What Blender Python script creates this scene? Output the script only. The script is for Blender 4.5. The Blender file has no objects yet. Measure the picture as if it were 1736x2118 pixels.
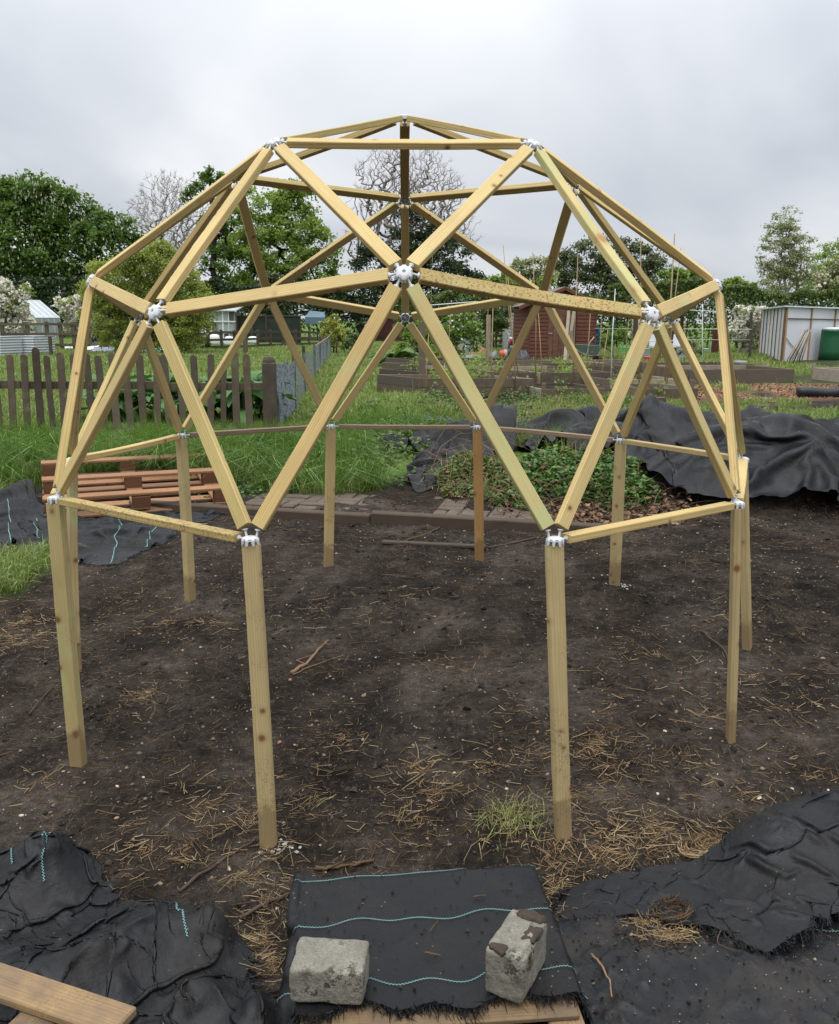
import bpy, math, random
import numpy as np
from math import sin, cos, pi, radians, sqrt, atan2

# ---------------------------------------------------------------- camera, world, sun, exposure
scene = bpy.context.scene
COL = scene.collection
S = 1.45                                   # dome radius in metres
HUBZ = 0.9715                              # height of the dome's lowest ring of hubs
CAM = np.array([0.0201 * S, -2.67872 * S, 0.42391 * S + HUBZ])
ROT = (1.35960, -0.0069953, -0.00863)
FPX = 2149.16 / 2000 * 1736
cd = bpy.data.cameras.new('camera')
cam = bpy.data.objects.new('camera', cd)
COL.objects.link(cam)
cam.location = CAM
cam.rotation_euler = ROT
cd.sensor_fit = 'HORIZONTAL'
cd.sensor_width = 36.0
cd.lens = 36.0 * 2149.16 / 2000
cd.clip_start = 0.05
cd.clip_end = 2000
scene.camera = cam

SUN_EL, SUN_AZ = 70.0, 200.0               # azimuth in degrees, 180 = behind the camera
wd = bpy.data.worlds.new('World')
scene.world = wd
wd.use_nodes = True
nt = wd.node_tree
nt.nodes.clear()
def _n(t, **k):
    n = nt.nodes.new(t)
    for a, b in k.items(): setattr(n, a, b)
    return n
L = nt.links.new
tc = _n('ShaderNodeTexCoord')
sep = _n('ShaderNodeSeparateXYZ'); L(tc.outputs['Generated'], sep.inputs[0])
zc = _n('ShaderNodeMath', operation='MAXIMUM'); L(sep.outputs['Z'], zc.inputs[0]); zc.inputs[1].default_value = 0.0
za = _n('ShaderNodeMath', operation='ADD'); L(zc.outputs[0], za.inputs[0]); za.inputs[1].default_value = 0.32
dx = _n('ShaderNodeMath', operation='DIVIDE'); L(sep.outputs['X'], dx.inputs[0]); L(za.outputs[0], dx.inputs[1])
dy = _n('ShaderNodeMath', operation='DIVIDE'); L(sep.outputs['Y'], dy.inputs[0]); L(za.outputs[0], dy.inputs[1])
cmb = _n('ShaderNodeCombineXYZ'); L(dx.outputs[0], cmb.inputs[0]); L(dy.outputs[0], cmb.inputs[1])
nz = _n('ShaderNodeTexNoise'); L(cmb.outputs[0], nz.inputs['Vector'])
nz.inputs['Scale'].default_value = 0.95; nz.inputs['Detail'].default_value = 5; nz.inputs['Roughness'].default_value = 0.45
nz.inputs['Distortion'].default_value = 0.5
cr = _n('ShaderNodeValToRGB'); L(nz.outputs['Fac'], cr.inputs[0])
cr.color_ramp.elements[0].position = 0.36; cr.color_ramp.elements[0].color = (0.56, 0.595, 0.66, 1)
cr.color_ramp.elements[1].position = 0.62; cr.color_ramp.elements[1].color = (0.90, 0.925, 0.955, 1)
e = cr.color_ramp.elements.new(0.50); e.color = (0.72, 0.75, 0.80, 1)
# overcast luminance: brighter towards the zenith
zq = _n('ShaderNodeMath', operation='POWER'); L(zc.outputs[0], zq.inputs[0]); zq.inputs[1].default_value = 2.0
gr = _n('ShaderNodeMath', operation='MULTIPLY_ADD'); L(zq.outputs[0], gr.inputs[0]); gr.inputs[1].default_value = 3.1; gr.inputs[2].default_value = 1.0
pw = _n('ShaderNodeMath', operation='POWER'); L(gr.outputs[0], pw.inputs[0]); pw.inputs[1].default_value = 1.0
vm = _n('ShaderNodeVectorMath', operation='SCALE'); L(cr.outputs[0], vm.inputs[0]); L(pw.outputs[0], vm.inputs['Scale'])
bgc = _n('ShaderNodeBackground'); L(vm.outputs[0], bgc.inputs['Color']); bgc.inputs['Strength'].default_value = 0.87
sky = _n('ShaderNodeTexSky', sky_type='NISHITA')
sky.sun_disc = False; sky.sun_elevation = radians(SUN_EL); sky.sun_rotation = radians(SUN_AZ)
bgs = _n('ShaderNodeBackground'); L(sky.outputs[0], bgs.inputs['Color']); bgs.inputs['Strength'].default_value = 0.05
mx = _n('ShaderNodeMixShader'); mx.inputs[0].default_value = 0.93
L(bgs.outputs[0], mx.inputs[1]); L(bgc.outputs[0], mx.inputs[2])
out = _n('ShaderNodeOutputWorld'); L(mx.outputs[0], out.inputs['Surface'])

sd = bpy.data.lights.new('sun', 'SUN')
sd.energy = 1.5; sd.angle = radians(45); sd.color = (1.0, 0.97, 0.92)
so = bpy.data.objects.new('sun', sd); COL.objects.link(so)
_a = radians(SUN_AZ)
_d = np.array([sin(_a) * cos(radians(SUN_EL)), cos(_a) * cos(radians(SUN_EL)), sin(radians(SUN_EL))])
from mathutils import Vector, Matrix
so.rotation_euler = Vector(_d).to_track_quat('Z', 'Y').to_euler()
so.location = (0, -10, 20)

scene.view_settings.view_transform = 'Standard'
scene.view_settings.look = 'None'
scene.view_settings.exposure = 0.22
scene.view_settings.gamma = 1.0
scene.view_settings.use_curve_mapping = False
scene.cycles.max_bounces = 6
scene.cycles.transparent_max_bounces = 12

# ---------------------------------------------------------------- helpers
rng = np.random.default_rng(7)
random.seed(7)

def tag(o, label=None, cat=None, group=None, kind=None):
    if label: o['label'] = label
    if cat: o['category'] = cat
    if group: o['group'] = group
    if kind: o['kind'] = kind
    return o

def empty(name, loc=(0, 0, 0), rz=0.0, label=None, cat=None, group=None):
    o = bpy.data.objects.new(name, None); COL.objects.link(o)
    o.location = Vector([float(v) for v in loc]); o.rotation_euler = (0, 0, rz); o.empty_display_size = 0.1
    return tag(o, label, cat, group)

def mesh_np(name, V, F, mat=None, smooth=False, attrs=None):
    """F: list of int arrays, each (n,3) or (n,4)."""
    V = np.asarray(V, np.float32).reshape(-1, 3)
    if not isinstance(F, (list, tuple)): F = [F]
    F = [np.asarray(f, np.int32) for f in F if len(f)]
    me = bpy.data.meshes.new(name)
    me.vertices.add(len(V)); me.vertices.foreach_set('co', V.ravel())
    idx = np.concatenate([f.ravel() for f in F])
    tot = np.concatenate([np.full(len(f), f.shape[1], np.int32) for f in F])
    st = np.concatenate([[0], np.cumsum(tot)[:-1]]).astype(np.int32)
    me.loops.add(len(idx)); me.loops.foreach_set('vertex_index', idx)
    me.polygons.add(len(tot)); me.polygons.foreach_set('loop_start', st); me.polygons.foreach_set('loop_total', tot)
    me.polygons.foreach_set('use_smooth', np.full(len(tot), bool(smooth)))
    me.update(calc_edges=True)
    if attrs:
        for k, a in attrs.items():
            at = me.attributes.new(k, 'FLOAT', 'POINT'); at.data.foreach_set('value', np.asarray(a, np.float32).ravel())
    if mat: me.materials.append(mat)
    return me

def link(name, me, parent=None, loc=None, mw=None):
    o = bpy.data.objects.new(name, me); COL.objects.link(o)
    if parent is not None: o.parent = parent
    if mw is not None: o.matrix_local = mw
    elif loc is not None: o.location = Vector([float(v) for v in loc])
    return o

class MB:
    """collects shapes, then builds ONE mesh"""
    def __init__(s): s.V = []; s.F3 = []; s.F4 = []; s.n = 0
    def add(s, V, F):
        V = np.asarray(V, float).reshape(-1, 3); F = np.asarray(F, int)
        (s.F3 if F.shape[1] == 3 else s.F4).append(F + s.n); s.V.append(V); s.n += len(V); return s
    def add2(s, V, F3, F4):
        V = np.asarray(V, float); 
        if len(F3): s.F3.append(np.asarray(F3, int) + s.n)
        if len(F4): s.F4.append(np.asarray(F4, int) + s.n)
        s.V.append(V); s.n += len(V); return s
    def box(s, c, d, R=None, bev=0.0, taper=1.0):
        """box centre c, size d, rotation R (3x3), chamfered edges"""
        x, y, z = [v / 2 for v in d]
        if bev <= 0:
            V = np.array([[-x, -y, -z], [x, -y, -z], [x, y, -z], [-x, y, -z], [-x, -y, z], [x, -y, z], [x, y, z], [-x, y, z]])
            V[4:, :2] *= taper
            F = [[0, 3, 2, 1], [4, 5, 6, 7], [0, 1, 5, 4], [1, 2, 6, 5], [2, 3, 7, 6], [3, 0, 4, 7]]
        else:
            b = min(bev, x * .9, y * .9, z * .9)
            ring = lambda X, Y, Z, c_: [[-X + c_, -Y, Z], [X - c_, -Y, Z], [X, -Y + c_, Z], [X, Y - c_, Z], [X - c_, Y, Z], [-X + c_, Y, Z], [-X, Y - c_, Z], [-X, -Y + c_, Z]]
            V = np.array(ring(x - b, y - b, -z, b * .3) + ring(x, y, -z + b, b) + ring(x, y, z - b, b) + ring(x - b, y - b, z, b * .3))
            V[16:, :2] *= taper
            F = []
            for k in range(3):
                for i in range(8):
                    j = (i + 1) % 8; F.append([k * 8 + i, k * 8 + j, k * 8 + 8 + j, k * 8 + 8 + i])
            F += [[7, 2, 1, 0], [7, 6, 3, 2], [6, 5, 4, 3]] + [[24, 25, 26, 31], [31, 26, 27, 30], [30, 27, 28, 29]]
        if R is not None: V = V @ np.asarray(R).T
        return s.add(V + np.asarray(c), F)
    def tube(s, pts, rad, n=6, cap=True):
        pts = np.asarray(pts, float); rad = np.broadcast_to(rad, (len(pts),))
        T = np.gradient(pts, axis=0); T /= np.linalg.norm(T, axis=1)[:, None] + 1e-9
        up = np.array([0, 0, 1.0]) if abs(T[0, 2]) < .9 else np.array([1.0, 0, 0])
        u = np.cross(T, up); u /= np.linalg.norm(u, axis=1)[:, None] + 1e-9
        w = np.cross(T, u)
        a = np.arange(n) * 2 * pi / n
        V = pts[:, None] + rad[:, None, None] * (u[:, None] * np.cos(a)[None, :, None] + w[:, None] * np.sin(a)[None, :, None])
        m = len(pts); i, j = np.meshgrid(np.arange(m - 1), np.arange(n), indexing='ij'); i = i.ravel(); j = j.ravel(); k = (j + 1) % n
        F = np.stack([i * n + j, i * n + k, (i + 1) * n + k, (i + 1) * n + j], 1)
        V = V.reshape(-1, 3)
        if cap:
            c0 = len(V); V = np.vstack([V, pts[0], pts[-1]])
            F3 = [[c0, (q + 1) % n, q] for q in range(n)] + [[c0 + 1, (m - 1) * n + q, (m - 1) * n + (q + 1) % n] for q in range(n)]
            return s.add2(V, F3, F)
        return s.add(V, F)
    def lathe(s, prof, n=16, c=(0, 0, 0), R=None):
        prof = np.asarray(prof, float); a = np.arange(n) * 2 * pi / n
        V = np.stack([prof[:, None, 0] * np.cos(a), prof[:, None, 0] * np.sin(a), np.broadcast_to(prof[:, None, 1], (len(prof), n))], 2).reshape(-1, 3)
        m = len(prof); i, j = np.meshgrid(np.arange(m - 1), np.arange(n), indexing='ij'); i = i.ravel(); j = j.ravel(); k = (j + 1) % n
        F = np.stack([i * n + j, i * n + k, (i + 1) * n + k, (i + 1) * n + j], 1)
        if R is not None: V = V @ np.asarray(R).T
        return s.add(V + np.asarray(c), F)
    def mesh(s, name, mat, smooth=False):
        F = []
        if s.F3: F.append(np.concatenate(s.F3))
        if s.F4: F.append(np.concatenate(s.F4))
        return mesh_np(name, np.concatenate(s.V), F, mat, smooth)
    def build(s, name, mat, parent=None, smooth=False, loc=None):
        return link(name, s.mesh(name, mat, smooth), parent, loc)

def rz(a):
    c, s_ = cos(a), sin(a); return np.array([[c, -s_, 0], [s_, c, 0], [0, 0, 1.0]])
def rx(a):
    c, s_ = cos(a), sin(a); return np.array([[1.0, 0, 0], [0, c, -s_], [0, s_, c]])
def ry(a):
    c, s_ = cos(a), sin(a); return np.array([[c, 0, s_], [0, 1.0, 0], [-s_, 0, c]])
def basis(x, y, z, loc):
    M = Matrix.Identity(4)
    for i in range(3): M[i][0] = x[i]; M[i][1] = y[i]; M[i][2] = z[i]; M[i][3] = loc[i]
    return M
def unit(v): v = np.asarray(v, float); return v / (np.linalg.norm(v) + 1e-12)

def _hash(ix, iy, iz, seed):
    h = (ix.astype(np.int64) * 374761393 + iy.astype(np.int64) * 668265263 + iz.astype(np.int64) * 2147483647 + seed * 1274126177) & 0xffffffff
    h = ((h ^ (h >> 13)) * 1274126177) & 0xffffffff
    return ((h ^ (h >> 16)) & 0xffff) / 65535.0
def vnoise(x, y, z=0.0, seed=0):
    if np.isscalar(z) or np.ndim(z) == 0:
        x = np.asarray(x, float); y = np.asarray(y, float); ix, iy = np.floor(x).astype(np.int64), np.floor(y).astype(np.int64); fx, fy = x - ix, y - iy
        fx = fx * fx * (3 - 2 * fx); fy = fy * fy * (3 - 2 * fy); iz = np.int64(round(float(z) * 7))
        a, b, c, d = _hash(ix, iy, iz, seed), _hash(ix + 1, iy, iz, seed), _hash(ix, iy + 1, iz, seed), _hash(ix + 1, iy + 1, iz, seed)
        return (a * (1 - fx) + b * fx) * (1 - fy) + (c * (1 - fx) + d * fx) * fy
    x = np.asarray(x, float); y = np.asarray(y, float); z = np.broadcast_to(np.asarray(z, float), x.shape)
    ix, iy, iz = np.floor(x).astype(int), np.floor(y).astype(int), np.floor(z).astype(int)
    fx, fy, fz = x - ix, y - iy, z - iz
    fx, fy, fz = [f * f * (3 - 2 * f) for f in (fx, fy, fz)]
    r = 0
    for a in (0, 1):
        for b in (0, 1):
            for c in (0, 1):
                w = (fx if a else 1 - fx) * (fy if b else 1 - fy) * (fz if c else 1 - fz)
                r = r + w * _hash(ix + a, iy + b, iz + c, seed)
    return r
def fbm(x, y, z=0.0, seed=0, oct=4, gain=0.5):
    r = 0; a = 1; t = 0; f = 1
    for o in range(oct):
        r = r + a * (vnoise(x * f + 17.3 * o, y * f - 9.1 * o, np.asarray(z) * f, seed + o) - .5); t += a; a *= gain; f *= 2.03
    return r / t * 2
def sstep(a, b, x):
    t = np.clip((np.asarray(x, float) - a) / (b - a), 0, 1); return t * t * (3 - 2 * t)

# ---- the lie of the land
def mound(x, y):
    cl = 3.35 + 0.25 * np.sin(x * 1.7) - 0.25 * sstep(1.6, 3.5, x)
    a = sstep(cl - .55, cl + .35, y) * (1 - sstep(5.0, 6.0, y))
    h = 0.10 + 0.27 * sstep(1.0, 2.6, x)
    return a * sstep(-0.4, 0.9, x) * (1 - sstep(7.5, 9.5, x)) * h
def gh(x, y):
    x = np.asarray(x, float); y = np.asarray(y, float)
    f = 1 - sstep(1.2, 3.2, y)
    z = 0.065 + 0.047 * np.clip(y, -2.4, 1.7) + 0.04 * np.clip(x, -1.7, 1.7) * f
    bank = 0.10 * sstep(3.4, 4.3, y + .25 * np.sin(x * 2.1)) * (1 - sstep(0.4, 1.2, x))
    return z + bank + mound(x, y)
def relief(x, y):
    x = np.asarray(x, float); y = np.asarray(y, float)
    near = 1 - sstep(9, 14, np.hypot(x, y + 3.9))
    r = 0.032 * fbm(x * 1.3, y * 1.3, 0, 3, 3) + near * (0.022 * fbm(x * 5, y * 5, 0, 9, 3) + 0.020 * np.clip(fbm(x * 15, y * 15, 0, 5, 3), -.15, 1) * (.35 + sstep(.4, .7, vnoise(x * 1.1, y * 1.1, 0, 61))))
    for px, py in POSTXY: 
        q = ((x - px) ** 2 + (y - py) ** 2); r = r * (1 - .5 * np.exp(-q / .01)) + .016 * np.exp(-q / .0055)
    return r
POSTXY = []
def gz(x, y): return gh(x, y) + relief(x, y)

_Rc = rz(ROT[2]) @ ry(ROT[1]) @ rx(ROT[0])
def ray(px, py): return _Rc @ np.array([(px - 868) / FPX, -(py - 1059) / FPX, -1.0])
def G(px, py, h=0.0):
    """where the line of sight through a photo point meets the ground (+h)"""
    d = ray(px, py); T = np.geomspace(.6, 320, 420)
    for k in range(3):
        P = CAM + d * T[:, None]; u = P[:, 2] < gh(P[:, 0], P[:, 1]) + h
        i = int(np.argmax(u)) if u.any() else len(T) - 1
        T = np.linspace(T[max(i - 1, 0)], T[i], 24)
    return CAM + d * T[12]
def atY(px, py, Y):
    d = ray(px, py); return CAM + d * ((Y - CAM[1]) / d[1])
def atZ(px, py, Z):
    d = ray(px, py); return CAM + d * ((Z - CAM[2]) / d[2])

# ---- node material kit
class NM:
    def __init__(s, name):
        s.m = bpy.data.materials.new(name); s.m.use_nodes = True; s.t = s.m.node_tree
        s.b = s.t.nodes['Principled BSDF']; s.o = s.t.nodes['Material Output']
    def n(s, t, **k):
        x = s.t.nodes.new(t)
        for a, b in k.items():
            if a.startswith('i_'): x.inputs[a[2:].replace('_', ' ')].default_value = b
            else: setattr(x, a, b)
        return x
    def l(s, a, b): s.t.links.new(a, b)
    def co(s, kind='Object', scale=(1, 1, 1), rand=False):
        t = s.n('ShaderNodeTexCoord'); m = s.n('ShaderNodeMapping'); m.inputs['Scale'].default_value = scale
        v = t.outputs[kind]
        if rand:
            oi = s.n('ShaderNodeObjectInfo'); a = s.n('ShaderNodeVectorMath', operation='SCALE'); a.inputs[0].default_value = (13.1, 7.7, 5.3)
            s.l(oi.outputs['Random'], a.inputs['Scale']); b = s.n('ShaderNodeVectorMath', operation='ADD'); s.l(v, b.inputs[0]); s.l(a.outputs[0], b.inputs[1]); v = b.outputs[0]
        s.l(v, m.inputs['Vector']); return m.outputs[0]
    def noise(s, co, scale, detail=4, rough=.55, dist=0):
        x = s.n('ShaderNodeTexNoise'); s.l(co, x.inputs['Vector']); x.inputs['Scale'].default_value = scale
        x.inputs['Detail'].default_value = detail; x.inputs['Roughness'].default_value = rough; x.inputs['Distortion'].default_value = dist
        return x.outputs['Fac']
    def ramp(s, f, stops):
        r = s.n('ShaderNodeValToRGB'); s.l(f, r.inputs[0]); e = r.color_ramp.elements
        while len(e) < len(stops): e.new(.5)
        for i, (p, c) in enumerate(stops):
            e[i].position = p; e[i].color = tuple(c) + (1,) if not np.isscalar(c) else (c, c, c, 1)
        return r.outputs[0]
    def mix(s, f, a, b, mode='MIX'):
        x = s.n('ShaderNodeMix', data_type='RGBA', blend_type=mode)
        for v, i in ((f, 0), (a, 6), (b, 7)):
            if hasattr(v, 'node'): s.l(v, x.inputs[i])
            else: x.inputs[i].default_value = v if i == 0 else (tuple(v) + (1,) if len(v) == 3 else v)
        return x.outputs[2]
    def math(s, op, a, b=None):
        x = s.n('ShaderNodeMath', operation=op)
        for v, i in ((a, 0), (b, 1)):
            if v is None: continue
            if hasattr(v, 'node'): s.l(v, x.inputs[i])
            else: x.inputs[i].default_value = v
        return x.outputs[0]
    def bump(s, h, strength=.5, dist=.01, prev=None):
        x = s.n('ShaderNodeBump'); x.inputs['Strength'].default_value = strength; x.inputs['Distance'].default_value = dist
        s.l(h, x.inputs['Height'])
        if prev is not None: s.l(prev, x.inputs['Normal'])
        s.l(x.outputs[0], s.b.inputs['Normal']); return x.outputs[0]
    def fin(s, col, rough=.8, spec=.3):
        if hasattr(col, 'node'): s.l(col, s.b.inputs['Base Color'])
        else: s.b.inputs['Base Color'].default_value = tuple(col) + (1,)
        if hasattr(rough, 'node'): s.l(rough, s.b.inputs['Roughness'])
        else: s.b.inputs['Roughness'].default_value = rough
        s.b.inputs['Specular IOR Level'].default_value = spec
        return s.m

def plain(name, col, rough=.7, spec=.3, var=.25, scale=12, bump=.2):
    k = NM(name); c = k.co(rand=True); f = k.noise(c, scale, 5, .6)
    cc = k.mix(f, tuple(v * (1 - var) for v in col), tuple(min(1, v * (1 + var)) for v in col))
    if bump: k.bump(k.noise(c, scale * 6, 3), bump, .004)
    return k.fin(cc, rough, spec)

def wood(name, light, dark, knot=(.16, .07, .025), green=0.0, mould=0.0, ring=55, rough=.7, knots=1.0, grey=None, var=.18, kscale=9.0, foot=False):
    """grain runs along local Z"""
    k = NM(name); light = tuple(v * .86 for v in light); dark = tuple(v * .80 for v in dark)
    base = k.co(rand=True)
    g = k.n('ShaderNodeMapping'); g.inputs['Scale'].default_value = (1, 1, .05); k.l(base, g.inputs['Vector'])
    oi = k.n('ShaderNodeObjectInfo')
    w = k.n('ShaderNodeTexWave', wave_type='RINGS', rings_direction='Z'); k.l(g.outputs[0], w.inputs['Vector'])
    w.inputs['Scale'].default_value = ring; w.inputs['Distortion'].default_value = 16; w.inputs['Detail'].default_value = 3
    w.inputs['Detail Scale'].default_value = .06; w.inputs['Detail Roughness'].default_value = .5
    gw = k.ramp(w.outputs['Fac'], [(.0, 0.0), (.6, .04), (1.0, .42)])
    fi = k.n('ShaderNodeMapping'); fi.inputs['Scale'].default_value = (1, 1, .03); k.l(base, fi.inputs['Vector'])
    fine = k.noise(fi.outputs[0], 260, 3, .6)
    c1 = k.mix(gw, light, dark)
    c2 = k.mix(k.math('MULTIPLY', k.ramp(fine, [(.35, 1.0), (.7, 0.0)]), .35), c1, dark)
    low = k.noise(base, 3.0, 3, .5)
    c2 = k.mix(.8, c2, k.ramp(low, [(.3, (1 - var,) * 3), (.7, (1 + var * .5,) * 3)]), 'MULTIPLY')
    rv = k.ramp(oi.outputs['Random'], [(0, (.78, .76, .72)), (.2, (1.04, 1.0, .90)), (.45, (.92, .90, .84)), (.7, (1.06, 1.04, 1.0)), (.85, (.86, .88, .74)), (1, (1.0, .93, .80))])
    c2 = k.mix(.85, c2, rv, 'MULTIPLY')
    if green > 0:
        gm = k.ramp(k.noise(base, 4.5, 4, .6), [(.62 - green * .25, 0.0), (.78 - green * .2, 1.0)])
        c2 = k.mix(k.math('MULTIPLY', gm, .6), c2, (.36, .42, .19))
    if mould > 0:
        a = k.ramp(k.noise(base, 120, 3, .7), [(.52, 0.0), (.60, 1.0)]); b_ = k.ramp(k.noise(base, 5, 3, .6), [(.55 - mould * .2, 0.0), (.75 - mould * .2, 1.0)])
        c2 = k.mix(k.math('MULTIPLY', k.math('MULTIPLY', a, b_), .65), c2, (.06, .05, .03))
    if knots > 0:
        v = k.n('ShaderNodeTexVoronoi'); k.l(base, v.inputs['Vector']); v.inputs['Scale'].default_value = kscale; v.inputs['Randomness'].default_value = 1
        kd = k.math('MULTIPLY', v.outputs['Distance'], k.math('ADD', k.math('MULTIPLY', k.noise(base, 5.0, 2), 2.2), -.1)); kd = k.math('ADD', kd, k.math('MULTIPLY', k.noise(base, 140, 2), .03))
        kn = k.ramp(kd, [(.045 * knots, 1.0), (.075 * knots, .75), (.10 * knots, .25), (.17 * knots, 0.0)])
        c2 = k.mix(kn, c2, knot)
    if grey is not None:
        c2 = k.mix(k.ramp(k.noise(base, 7, 4, .65), [(.35, .35), (.65, 1.0)]), c2, k.mix(fine, tuple(v * .55 for v in grey), tuple(v * 1.45 for v in grey))); c2 = k.mix(.9, c2, k.ramp(oi.outputs['Random'], [(0, (.62, .62, .62)), (.3, (1.1, 1.05, .98)), (.6, (.82, .84, .84)), (.8, (1.35, 1.32, 1.25)), (1, (.95, .9, .82))]), 'MULTIPLY')
    if foot:                                     # soil splashed and soaked into the foot
        zc_ = k.n('ShaderNodeSeparateXYZ'); tc_ = k.n('ShaderNodeTexCoord'); k.l(tc_.outputs['Object'], zc_.inputs[0])
        zz = k.math('SUBTRACT', zc_.outputs['Z'], k.math('MULTIPLY', k.noise(base, 22, 5, .75), .22)); c2 = k.mix(k.ramp(zz, [(0.0, .55), (.02, .22), (.05, 0.0)]), c2, (.11, .065, .032))
    hb = k.math('ADD', k.math('MULTIPLY', fine, .7), k.math('MULTIPLY', w.outputs['Fac'], .3))
    k.bump(hb, .35, .0015)
    return k.fin(c2, rough, .25)

def leafmat(name, a, b, c=None, rough=.5, trans=.25, spec=.3):
    """colour differs leaf by leaf"""
    k = NM(name); g = k.n('ShaderNodeNewGeometry'); rp = g.outputs['Random Per Island']
    st = [(0, a), (.6, b), (1, c or b)]
    col = k.ramp(rp, st)
    big = k.noise(k.co('Object'), .9, 3, .6)
    col = k.mix(.75, col, k.ramp(big, [(.3, (.72, .74, .70)), (.7, (1.15, 1.12, 1.05))]), 'MULTIPLY')
    k.fin(col, rough, spec)
    if trans > 0:
        tr = k.n('ShaderNodeBsdfTranslucent'); k.l(k.mix(.5, col, (min(1, b[0] * 2.2), min(1, b[1] * 2.2), b[2])), tr.inputs['Color'])
        ms = k.n('ShaderNodeMixShader'); ms.inputs[0].default_value = trans
        k.l(k.b.outputs[0], ms.inputs[1]); k.l(tr.outputs[0], ms.inputs[2]); k.l(ms.outputs[0], k.o.inputs['Surface'])
    return k.m
# ---------------------------------------------------------------- materials
M = {}
M['strut'] = wood('treated_timber', (.68, .53, .255), (.38, .27, .105), green=.10, knots=.9)
M['strut_green'] = wood('green_stained_timber', (.62, .51, .25), (.42, .33, .13), green=.85, knots=2.4, knot=(.34, .19, .07))
M['strut_mould'] = wood('mould_speckled_timber', (.58, .44, .19), (.32, .22, .08), green=.35, mould=1.3, knots=.6)
M['post'] = wood('post_timber', (.57, .455, .24), (.37, .275, .12), green=.12, mould=.15, knots=1.6, ring=45, kscale=12, foot=True)
M['post_brown'] = wood('brown_post_timber', (.50, .30, .13), (.30, .15, .055), mould=.3, knots=1.4, ring=45, kscale=12, foot=True)
M['old'] = wood('weathered_timber', (.15, .11, .072), (.06, .042, .026), knots=.6, grey=(.105, .09, .075), rough=.9)
M['old_dark'] = wood('dark_weathered_timber', (.085, .06, .04), (.035, .024, .016), knots=.5, grey=(.07, .06, .05), rough=.9)
M['grey_wood'] = wood('silvery_timber', (.30, .25, .20), (.14, .11, .08), knots=.7, grey=(.27, .24, .20), rough=.9)
M['pallet'] = wood('pallet_timber', (.36, .19, .10), (.20, .095, .048), knots=1.0, mould=.5, ring=40)
M['pallet_dark'] = wood('pallet_block_timber', (.17, .08, .042), (.09, .04, .022), knots=.6, mould=.6, ring=40)
M['pallet_pale'] = wood('pale_pallet_timber', (.36, .24, .12), (.20, .115, .05), knots=1.0, mould=.5, ring=40, grey=(.12, .085, .055))
M['bed'] = wood('raised_bed_timber', (.20, .135, .08), (.085, .055, .032), knots=.6, grey=(.15, .125, .095), rough=.9)
M['cane'] = wood('bamboo', (.40, .31, .18), (.26, .18, .09), knots=0, ring=20)
M['shed'] = wood('brown_stained_board', (.165, .062, .042), (.085, .032, .023), knots=.4, rough=.75)
M['shed_door'] = wood('peeling_brown_board', (.17, .058, .036), (.09, .032, .022), knots=.3, grey=(.17, .10, .075), rough=.8)
M['white_plastic'] = plain('white_plastic', (.52, .53, .54), .45, .3, .04, 30, .05)
M['grey_metal'] = plain('galvanised_metal', (.42, .44, .46), .35, .5, .2, 30, .1)
M['steel'] = plain('dull_steel', (.30, .30, .31), .35, .6, .2, 60, .1)
M['white_paint'] = plain('white_paint', (.62, .64, .64), .5, .4, .12, 8, .1)

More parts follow.
